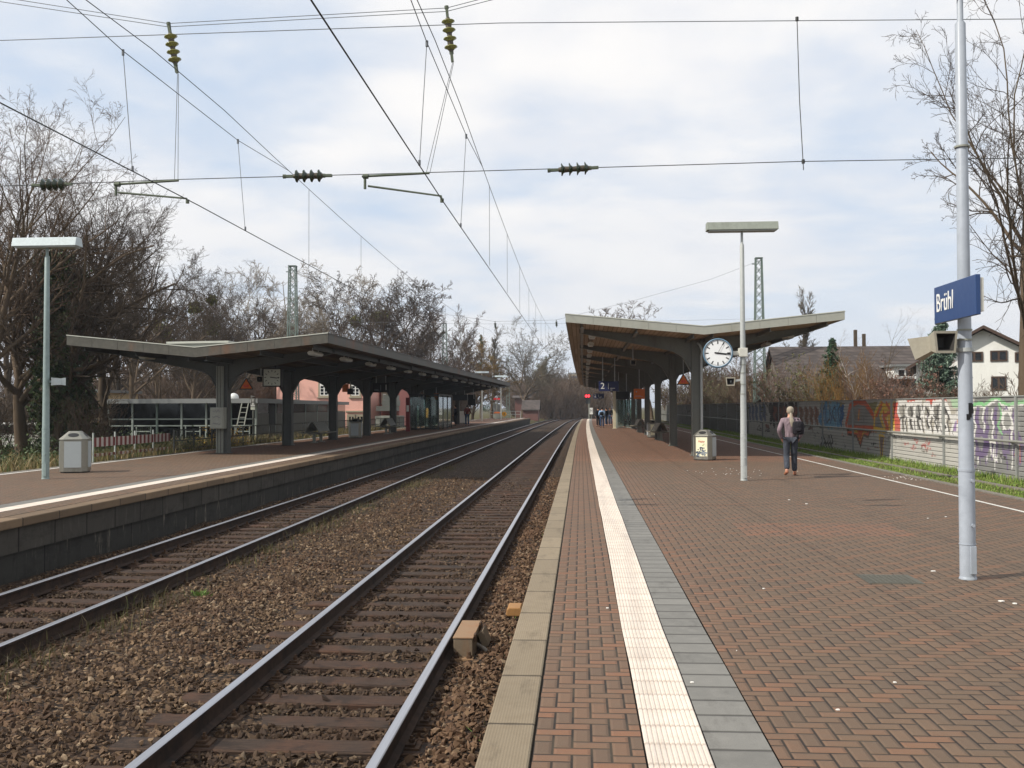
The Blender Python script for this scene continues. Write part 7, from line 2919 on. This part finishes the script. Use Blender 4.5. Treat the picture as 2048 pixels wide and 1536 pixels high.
b = MB(); b.box(-.08, .08, -.106, -.1005, 1.3, 1.7); b.build('plate', M['white'], t, world=False)
g_ = G(873, 852, ZL)
t = thing('vending_machine', 'orange lit vending machine seen through the far glass shelter', 'vending machine', (g_.x, 80, ZL))
b = MB(); b.box(-.4, .4, -.3, .3, 0, 1.7); b.build('body', M['cab_grey'], t, world=False, bevel=.02)
b = MB(); b.box(-.3, .3, -.312, -.3005, .75, 1.5); b.build('display', M['glow_orange'], t, world=False)
g_ = G(922, 848, ZL)
t = thing('white_cabinet', 'white cabinet standing between two dark clothed people', 'cabinet', (g_.x, g_.y + 2, ZL))
b = MB(); b.box(-.33, .33, -.25, .25, .08, 1.2); b.build('body', M['white'], t, world=False, bevel=.02)
b = MB(); b.box(-.28, .28, -.2, .2, 0, .079); b.build('plinth', M['cab_grey'], t, world=False)

# ------------------------------------------------------------------ far end of the platforms
YE = 141
a, c = P(980, 838, YE), P(1041, 826, YE)
t = thing('end_railing', 'pale railing closing the end of the far platform', 'railing', (a.x, YE, ZL))
n_ = 6
for k in range(n_ + 1):
    x = a.x + (c.x - a.x) * k / n_
    b = MB(); b.box(x - .04, x + .04, YE - .04, YE + .04, ZL, ZL + 1.05); b.build('post', M['railing_pale'], t)
for z in (1.0, .55):
    b = MB(); b.bar((a.x - .05, YE, ZL + z), (c.x + .05, YE, ZL + z), .05, .07); b.build('rail', M['railing_pale'], t)
p_ = P(1008.5, 828, YE - .3)
t = thing('round_sign', 'round yellow number sign on the pale end railing', 'sign', tuple(p_))
b = MB(); b.lathe([(.34, -.02), (.34, .02)], axis='Y', n=24); b.build('disc', M['yellow_sign'], t, world=False)
b = MB(); b.box(-.04, .04, -.028, -.021, -.16, .16); b.build('bar_mark', M['black'], t, world=False)
g_ = G(988, 838.5, ZL)
t = thing('grit_bin', 'grey grit bin with orange top beside the pale end railing', 'grit bin', (g_.x, 136, ZL))
b = MB(); b.box(-.45, .45, -.4, .4, 0, .75); b.build('body', M['cab_grey'], t, world=False, bevel=.03)
b = MB(); b.prism([(-.47, 0), (.47, 0), (.3, .2), (-.3, .2)], (0, -.42, .751), (1, 0, 0), (0, 0, 1), (0, .84, 0)); b.build('lid', M['orange'], t, world=False)
t = thing('switch_cabinet', 'tall grey switch cabinet with slanted top behind the grit bin', 'cabinet', (P(991, 0, 139).x, 139, ZL))
b = MB(); b.prism([(-.5, 0), (.5, 0), (.5, 2.0), (-.5, 2.2)], (0, -.3, 0), (1, 0, 0), (0, 0, 1), (0, .6, 0)); b.build('body', M['cab_grey'], t, world=False, bevel=.02)
b = MB(); b.box(-.42, .42, -.312, -.3005, .2, 1.9); b.build('door', M['kiosk_edge'], t, world=False)
g_ = P(995, 838, 138)
t = thing('signal_arm', 'small red signal plate near the end of the far platform', 'signal', (g_.x, 137, ZL))
b = MB(); b.tube([(0, 0, 0), (0, 0, 2.9)], .05, 8); b.build('post', M['cab_grey'], t, world=False)
b = MB(); b.box(-.45, .45, -.03, .03, 2.6, 2.85); b.build('plate', Mat('red plate').surf(sh(200, 40, 48), .5), t, world=False)
# main signal
YS = 170
p_ = P(1175, 792, YS)
t = thing('railway_signal', 'railway signal showing two red lights at the end of the brick platform', 'signal', (p_.x, YS, -.6))
b = MB(); b.tube([(p_.x + .25, YS, -.6), (p_.x + .25, YS, p_.z - .6)], .09, 8); b.build('post', M['cab_grey'], t)
b = MB(); b.box(p_.x - .5, p_.x + .5, YS - .1, YS + .2, p_.z - .45, p_.z + .4); b.build('screen', M['black'], t, bevel=.03)
for s in (-1, 1):
    b = MB(); b.lathe([(.2, -.14), (.2, -.101)], (p_.x + s * .2, YS, p_.z), 'Y', 16); b.build('lamp', M['glow_red'], t)
b = MB(); b.box(p_.x - .3, p_.x + .5, YS - .08, YS + .08, p_.z - 1.3, p_.z - .5); b.build('lower_head', M['black'], t, bevel=.02)
y = 151
p_ = P(1182.5, 822, y)
t = thing('stop_board', 'white stop board reading H at the end of the brick platform', 'sign', (p_.x, y, 0))
b = MB(); b.tube([(p_.x, y, 0), (p_.x, y, p_.z)], .05, 6); b.build('post', M['cab_grey'], t)
b = MB(); b.box(p_.x - .24, p_.x + .24, y - .08, y - .05, p_.z - .48, p_.z + .48); b.build('board', M['white'], t)
text_obj('letter', 'H', .85, M['black'], t, frame_matrix((p_.x, y - .084, p_.z), (1, 0, 0), (0, 0, 1)), .004, xs=.6)
t = thing('end_railing', 'pale railing closing the end of the brick platform', 'railing', (2.5, 151.6, 0))
for k in range(7):
    x = 2.0 + k * 1.05 + bend(150)
    b = MB(); b.box(x - .04, x + .04, 151.56, 151.64, 0, 1.05); b.build('post', M['railing_pale'], t)
for z in (1.0, .55):
    b = MB(); b.bar((1.9 + bend(150), 151.6, z), (8.4 + bend(150), 151.6, z), .05, .07); b.build('rail', M['railing_pale'], t)
# far walls along the curve
def far_wall(label, mat, pts, h):
    t = thing('far_wall', label, 'wall', pts[0])
    b = MB()
    for p0, p1 in zip(pts, pts[1:]):
        b.bar(Vector(p0) + Vector((0, 0, h / 2)), Vector(p1) + Vector((0, 0, h / 2)), .15, h)
        o = b.build('panel', M[mat], t)
        b = MB()
    for p0 in pts:
        b = MB(); b.box(p0[0] - .1, p0[0] + .1, p0[1] - .14, p0[1] + .14, p0[2], p0[2] + h + .05); b.build('post', M['post_grey'], t)


wp = []
for px_, y in ((1085, 228), (1100, 236), (1115, 244), (1128, 252)):
    p_ = P(px_, 815, y); wp.append((p_.x, y, -.5))
far_wall('blue green noise wall beyond the track curve', 'farwall_green', wp, 2.35)
wp = []
for px_, y in ((1130, 254), (1145, 262), (1158, 268), (1172, 276), (1186, 284)):
    p_ = P(px_, 815, y); wp.append((p_.x, y, -.5))
far_wall('pale grey noise wall beyond the track curve', 'farwall_grey', wp, 2.5)
# small brick hut beyond the railing
a, c = P(1046, 838, 175), P(1076, 815, 175)
ht, rf = gable_house('small red brick hut with dark roof beyond the end of the far platform', a.x, c.x, 175, 180, -.6, 1.4, 2.9, 'brickwall', 'tiles', 'X', .3)
a, c = P(1030, 830, 205), P(1062, 792, 205)
ht, rf = gable_house('red brick house with flat roof line behind the far trees', a.x, c.x, 205, 213, -.6, c.z - .4, c.z, 'brickwall', 'tiles', 'X', .6)
t = thing('apartment_block', 'pale apartment block top showing over the far trees', 'building', (P(1150, 0, 600).x, 600, 0))
a, c = P(1138, 790, 600), P(1162, 748, 600)
b = MB(); b.box(a.x, c.x, 600, 615, -1, c.z); b.build('wall', M['house_beige'], t)
b = MB(); b.box(a.x - .5, c.x + .5, 599.5, 615.5, c.z + .01, c.z + .8); b.build('roof', M['kiosk_edge'], t)
for k in range(5):
    b = MB(); b.box(a.x + .8, c.x - .8, 599.9, 599.99, c.z - 2.5 - k * 3, c.z - 1.2 - k * 3); b.build('window', M['pane'], t)

# ------------------------------------------------------------------ small things on the paving
mh = [G(1722, 1148, 0), G(1800, 1146, 0), G(1832, 1170, 0), G(1762, 1172, 0)]
c_ = sum(mh, Vector()) / 4
t = thing('manhole_cover', 'square cast iron cover let into the brick paving', 'manhole cover', (c_.x, c_.y, 0))
b = MB(); b.box(-.27, .27, -.27, .27, -.01, .004); b.build('frame', M['manhole'], t, world=False)
b = MB()
b.box(-.245, .245, -.245, .245, .0045, .007)
for i in range(9):
    for j in range(9):
        b.box(-.22 + i * .05, -.19 + i * .05, -.22 + j * .05, -.19 + j * .05, .0075, .0095)
b.build('plate', M['manhole'], t, world=False)
b = MB()
r2 = random.Random(31)
spots = [(1866, 1143, .03), (1384, 1366, .014), (1790, 1366, .013), (1676, 1421, .012), (2002, 1203, .03), (2030, 1208, .03), (1613, 1008, .04), (1578, 1000, .03), (1215, 1217, .012), (1527, 1178, .015), (1892, 1034, .02), (1856, 1037, .015)]
for i in range(3):
    spots.append((r2.uniform(1300, 2048), r2.uniform(935, 1420), r2.uniform(.004, .009)))
for i in range(40):
    spots.append((r2.gauss(1470, 40), r2.gauss(945, 5), r2.uniform(.008, .02)))
for i in range(26):
    spots.append((r2.gauss(1820, 22), r2.gauss(955, 3), r2.uniform(.01, .025)))
for x, y, s in spots:
    g_ = G(x, y, 0)
    n_ = 5
    a0 = r2.uniform(0, 6)
    poly_ = [(math.cos(a0 + q) * s * r2.uniform(.5, 1.2), math.sin(a0 + q) * s * r2.uniform(.5, 1.2)) for q in np.linspace(0, 6.28, n_, endpoint=False)]
    b.prism(poly_, (g_.x, g_.y, .002), (1, 0, 0), (0, 1, 0), (0, 0, .006))
tag(b.build('litter', M['litter']), 'scraps of pale litter scattered over the brick paving', 'litter', kind='stuff')
# ------------------------------------------------------------------ people
def skinned(name, verts, edges, mat, parent, sub=2, root=0):
    """verts: list of ((x, y, z), rx, ry)"""
    me = bpy.data.meshes.new(name)
    me.from_pydata([v[0] for v in verts], edges, [])
    o = bpy.data.objects.new(name, me)
    COL.objects.link(o)
    o.parent = parent
    sk = o.modifiers.new('skin', 'SKIN')
    sk.use_smooth_shade = True
    for i, v in enumerate(verts):
        d = me.skin_vertices[0].data[i]
        d.radius = (v[1], v[2])
        d.use_root = (i == root)
    sb = o.modifiers.new('sub', 'SUBSURF')
    sb.levels = sub
    sb.render_levels = sub
    dg = bpy.context.evaluated_depsgraph_get()
    m2 = bpy.data.meshes.new_from_object(o.evaluated_get(dg))
    o.modifiers.clear()
    o.data = m2
    m2.materials.clear()
    m2.materials.append(mat)
    return o


def person(label, loc, rz, pose, top, legs, hair, hairlen=0.0, group=None, h=1.75, shoes='black', sub=2):
    """figure facing +y before it is turned; pose: joint offsets"""
    t = thing('person', label, 'person', tuple(loc), rz, group)
    k = h / 1.75
    J = dict(pelvis=(0, 0, .95), waist=(0, .0, 1.10), chest=(0, -.01, 1.30), upper=(0, -.01, 1.42), neck=(0, .0, 1.50), jaw=(0, .03, 1.56), head=(0, .025, 1.64), crown=(0, .01, 1.71),
             sl=(-.185, -.01, 1.41), sr=(.185, -.01, 1.41), el=(-.25, -.06, 1.13), er=(.25, -.06, 1.13), wl=(-.21, .10, .93), wr=(.21, .10, .93),
             hl=(-.095, 0, .92), hr=(.095, 0, .92), kl=(-.105, .03, .50), kr=(.105, .03, .50), al=(-.11, -.01, .09), ar=(.11, -.01, .09), tl=(-.13, .17, .03), tr=(.13, .17, .03))
    J.update(pose)
    V = lambda n: Vector(J[n]) * k
    # body: one continuous surface
    names = ['pelvis', 'waist', 'chest', 'upper', 'neck', 'jaw', 'head', 'crown', 'sl', 'el', 'wl', 'sr', 'er', 'wr', 'hl', 'kl', 'al', 'tl', 'hr', 'kr', 'ar', 'tr']
    rad = dict(pelvis=(.13, .09), waist=(.11, .08), chest=(.125, .088), upper=(.09, .07), neck=(.055, .058), jaw=(.062, .075), head=(.074, .094), crown=(.034, .04), sl=(.058, .058), el=(.042, .042), wl=(.028, .032), sr=(.058, .058), er=(.042, .042), wr=(.028, .032),
               hl=(.085, .09), kl=(.06, .062), al=(.042, .045), tl=(.04, .028), hr=(.085, .09), kr=(.06, .062), ar=(.042, .045), tr=(.04, .028))
    vs = [(V(n), rad[n][0] * k, rad[n][1] * k) for n in names]
    ix = {n: i for i, n in enumerate(names)}
    E = [('pelvis', 'waist'), ('waist', 'chest'), ('chest', 'upper'), ('upper', 'neck'), ('neck', 'jaw'), ('jaw', 'head'), ('head', 'crown'), ('upper', 'sl'), ('sl', 'el'), ('el', 'wl'), ('upper', 'sr'), ('sr', 'er'), ('er', 'wr'),
         ('pelvis', 'hl'), ('hl', 'kl'), ('kl', 'al'), ('al', 'tl'), ('pelvis', 'hr'), ('hr', 'kr'), ('kr', 'ar'), ('ar', 'tr')]
    ed = [(ix[a], ix[b_]) for a, b_ in E]
    # hands: palm, four curled fingers and a thumb
    for s, w, e in ((-1, 'wl', 'el'), (1, 'wr', 'er')):
        d = (V(w) - V(e)).normalized()
        side = d.cross(Vector((s, 0, 0)))
        side = side.normalized() if side.length > .1 else Vector((0, 1, 0))
        palm = V(w) + d * .055 * k
        base = len(vs)
        vs.append((palm, .03 * k, .02 * k))
        ed.append((ix[w], base))
        inn = Vector((-s, 0, 0)) - d * d.dot(Vector((-s, 0, 0)))
        inn = inn.normalized() if inn.length > .1 else Vector((0, 0, 1))
        for f, (o_, L) in enumerate(((-.03, .062), (-.01, .074), (.01, .07), (.03, .055))):
            a = palm + d * .03 * k + side * o_ * k
            b_ = a + (d * .8 + inn * .35).normalized() * L * .55 * k
            c = b_ + (d * .35 + inn * .9).normalized() * L * .5 * k
            n0 = len(vs)
            vs += [(a, .0095 * k, .0095 * k), (b_, .0088 * k, .0088 * k), (c, .0075 * k, .0075 * k)]
            ed += [(base, n0), (n0, n0 + 1), (n0 + 1, n0 + 2)]
        a = palm + side * .035 * k - d * .01 * k
        b_ = a + (side * .7 + d * .8 + inn * .3).normalized() * .045 * k
        n0 = len(vs)
        vs += [(a, .011 * k, .011 * k), (b_, .009 * k, .009 * k)]
        ed += [(base, n0), (n0, n0 + 1)]
    body = skinned('body', vs, ed, M['skin'], t, sub)
    # face: nose, ears, eyes
    hd = V('head')
    b = MB()
    fd = Vector((0, 1, 0))
    b.add([hd + Vector((0, .098, .015)) * k, hd + Vector((-.014, .09, -.022)) * k, hd + Vector((.014, .09, -.022)) * k, hd + Vector((0, .118, -.022)) * k], [(0, 1, 3), (0, 3, 2), (1, 2, 3), (0, 2, 1)])
    b.build('nose', M['skin'], t, world=False)
    b = MB()
    for s in (-1, 1):
        b.lathe([(.005, -.004), (.011, .0), (.005, .004)], hd + Vector((s * .03, .088, .012)) * k, 'Y', 8)
    b.box(hd.x - .022, hd.x + .022, hd.y + .082 * k, hd.y + .09 * k, hd.z - .052, hd.z - .046)
    b.build('eyes_and_mouth', M['black'], t, world=False)
    for s in (-1, 1):
        b = MB()
        b.lathe([(.01, -.012), (.028, -.004), (.03, .004), (.012, .01)], hd + Vector((s * .078, .0, -.005)) * k, 'X', 10)
        b.build('ear', M['skin'], t, world=False)
    # clothes
    def cl(n, g): return (V(n), (rad[n][0] + g) * k, (rad[n][1] + g) * k)
    g = .018
    tn = ['waist', 'chest', 'upper', 'sl', 'el', 'wl', 'sr', 'er', 'wr']
    tv = [(V('waist'), .152 * k, .115 * k), (V('chest'), .17 * k, .125 * k), (V('upper'), .135 * k, .108 * k), (V('sl'), .082 * k, .082 * k), cl('el', g), (V('wl').lerp(V('el'), .06), .042 * k, .044 * k), (V('sr'), .082 * k, .082 * k), cl('er', g), (V('wr').lerp(V('er'), .06), .042 * k, .044 * k)]
    hem = V('pelvis') + (V('pelvis') - V('waist')) * .35
    tv.append((hem, .172 * k, .128 * k))
    tv.append((V('upper').lerp(V('neck'), .8), .07 * k, .07 * k))
    te = [(2, 10), (9, 0), (0, 1), (1, 2), (2, 3), (3, 4), (4, 5), (2, 6), (6, 7), (7, 8)]
    skinned('jacket' if 'jacket' in label else 'shirt', tv, te, M[top], t, sub, 1)
    lv = [(V('pelvis') + Vector((0, 0, .05 * k)), .15 * k, .11 * k), (V('hl'), .1 * k, .105 * k), (V('kl'), .078 * k, .082 * k), (V('al') + Vector((0, -.005, .01)) * k, .068 * k, .075 * k), (V('hr'), .1 * k, .105 * k), (V('kr'), .078 * k, .082 * k), (V('ar') + Vector((0, -.005, .01)) * k, .068 * k, .075 * k)]
    skinned('trousers', lv, [(0, 1), (1, 2), (2, 3), (0, 4), (4, 5), (5, 6)], M[legs], t, sub, 0)
    for a, b_ in (('al', 'tl'), ('ar', 'tr')):
        A, B = V(a), V(b_)
        hv = A + (A - B).normalized() * .045 * k
        hv.z = A.z - .035 * k
        B2 = B.copy()
        skinned('shoe', [(hv, .042 * k, .035 * k), (A + (B - A) * .4 + Vector((0, 0, -.02 * k)), .046 * k, .04 * k), (B2, .042 * k, .03 * k)], [(0, 1), (1, 2)], M[shoes], t, sub, 0)
    # hair: a rounded cap over the back and top of the skull, ponytail hanging from it
    b = MB()
    hc = hd + Vector((0, -.018, .022)) * k
    prof_ = [(.012, -.105), (.05, -.092), (.075, -.06), (.088, -.015), (.09, .03), (.08, .066), (.058, .09), (.03, .104), (.006, .108)]
    b.lathe([(q * k, z * k) for q, z in prof_], hc, n=18)
    b.v = [(x, hc.y + (y - hc.y) * 1.12 if y < hc.y else hc.y + (y - hc.y) * (1.0 if z > hc.z + .045 * k else .62), z) for x, y, z in b.v]
    hr_ = b.build('hair', M[hair], t, world=False)
    if hairlen > 0:
        pv = [(V('head') + Vector((0, -.10, -.03)) * k, .03 * k, .026 * k), (V('neck') + Vector((.0, -.115, .0)) * k, .042 * k, .03 * k), (V('upper') + Vector((.02, -.14, -.03)) * k, .066 * k, .026 * k), (V('chest') + Vector((.03, -.14, .10 - hairlen)) * k, .024 * k, .012 * k)]
        skinned('ponytail', pv, [(0, 1), (1, 2), (2, 3)], M[hair], t, sub, 0)
    return t


def backpack(label, loc, rz, mat, parent_h=1.75, dx=0.0, w=.17, hh=.25, straps=True):
    t = thing('backpack', label, 'backpack', tuple(loc), rz)
    k = parent_h / 1.75
    skinned('bag', [(Vector((dx, -.20, 1.06)) * k, w * .85 * k, .085 * k), (Vector((dx, -.22, 1.2)) * k, w * k, .10 * k), (Vector((dx, -.20, 1.10 + hh)) * k, w * .85 * k, .075 * k)], [(0, 1), (1, 2)], M[mat], t, 2, 1)
    skinned('front_pocket', [(Vector((dx, -.31, 1.12)) * k, w * .6 * k, .035 * k), (Vector((dx, -.30, 1.24)) * k, w * .6 * k, .035 * k)], [(0, 1)], M[mat], t, 2, 0)
    if straps:
        b = MB()
        x = dx * .4 + .12
        b.tube([Vector((x, -.15, 1.14)) * k, Vector((x + .02, .05, 1.2)) * k, Vector((x + .01, .12, 1.34)) * k, Vector((x, .06, 1.46)) * k, Vector((x - .01, -.1, 1.44)) * k], .022 * k, 6)
        b.build('strap', M[mat], t, world=False)
    return t


g1, g2 = G(1573, 949, 0), G(1591, 954, 0)
ml_ = (g1 + g2) / 2
walk = dict(kl=(-.10, .05, .50), al=(-.12, -.20, .15), tl=(-.15, -.05, .035), kr=(.10, .12, .50), ar=(.11, .14, .085), tr=(.15, .30, .03),
            el=(-.30, -.05, 1.14), er=(.30, -.05, 1.14), wl=(-.20, .06, .92), wr=(.20, .06, .92))
person('man with long grey ponytail, mauve shirt and slate trousers walking away, hands in pockets', (ml_.x, ml_.y, 0), R(-4), walk, 'shirt', 'trousers', 'hair_grey', .16, h=1.74, shoes='shoe')
backpack('black backpack hanging on the right shoulder of the walking man', (ml_.x, ml_.y, 0), R(-4), 'pack', 1.74, .165, .16, .3)

W_ = 'people waiting on the brick platform'
def at_feet(px_, py_, z): return G(px_, py_, z)


g_ = at_feet(1204, 855.5, 0)
person('person in a light blue jacket with a dark backpack, in the waiting group', (g_.x, g_.y, 0), R(-8), dict(), 'cloth_blue', 'jeans', 'hair_dark', 0, W_, sub=1)
backpack('small dark backpack worn over the light blue jacket', (g_.x, g_.y, 0), R(-8), 'cloth_dark', 1.75, 0, .15, .22)
g_ = at_feet(1197.5, 854, 0)
person('person in a dark jacket standing left of the light blue jacket', (g_.x, g_.y + 2, 0), R(30), dict(), 'cloth_dark', 'cloth_dark', 'hair_dark', 0, W_, sub=1)
g_ = at_feet(1213, 851, 0)
person('person in a black jacket standing close behind the light blue jacket', (g_.x, g_.y, 0), R(60), dict(), 'cloth_dark', 'jeans', 'hair_dark', 0, W_, h=1.7, sub=1)
g_ = at_feet(1220.5, 850.5, 0)
person('person in a dark jacket and blue jeans at the cream post of the glass shelter', (g_.x, g_.y, 0), R(150), dict(), 'cloth_dark', 'jeans', 'hair_grey', 0, W_, sub=1)
sit = dict(pelvis=(0, 0, .52), waist=(0, .0, .67), chest=(0, .04, .87), upper=(0, .06, .99), neck=(0, .09, 1.07), jaw=(0, .13, 1.13), head=(0, .125, 1.21), crown=(0, .11, 1.28),
           sl=(-.185, .06, .98), sr=(.185, .06, .98), el=(-.23, .10, .72), er=(.23, .10, .72), wl=(-.12, .32, .66), wr=(.12, .32, .66),
           hl=(-.095, .03, .5), hr=(.095, .03, .5), kl=(-.11, .45, .50), kr=(.11, .45, .50), al=(-.11, .47, .09), ar=(.11, .40, .09), tl=(-.12, .63, .03), tr=(.12, .56, .03))
person('person in a dark jacket sitting on the bench inside the glass shelter', (4.15, 86.2, .0), R(90), sit, 'cloth_dark', 'cloth_dark', 'hair_grey', 0, sub=1)
t = bench((4.3, 86.2, 0), 'grey back to back bench inside the glass shelter', 0, 'bench', 2.6)
g_ = at_feet(911, 851, ZL)
person('person in a dark coat jacket turned sideways beside the white cabinet', (g_.x, g_.y, ZL), R(80), dict(), 'cloth_dark', 'cloth_dark', 'hair_dark', 0, 'people waiting on the far platform', sub=1)
g_ = at_feet(934.5, 852, ZL)
person('person in a dark jacket and blue jeans right of the white cabinet', (g_.x, g_.y, ZL), R(20), dict(), 'cloth_red', 'jeans', 'hair_dark', 0, 'people waiting on the far platform', sub=1)
# ------------------------------------------------------------------ air
b = MB()
b.box(-3600, 3600, -80, 3600, -3, 45)
hz = b.build('haze', Mat('air').mat)
hm = hz.data.materials[0].node_tree
vol = hm.nodes.new('ShaderNodeVolumePrincipled')
vol.inputs['Color'].default_value = (0.80, 0.88, 1.0, 1)
vol.inputs['Density'].default_value = 0.00035
vol.inputs['Anisotropy'].default_value = 0.3
hm.links.new(vol.outputs[0], [n for n in hm.nodes if n.type == 'OUTPUT_MATERIAL'][0].inputs['Volume'])
tag(hz, 'thin pale haze in the air over the whole station', 'haze', kind='stuff')
SC.cycles.volume_bounces = 0
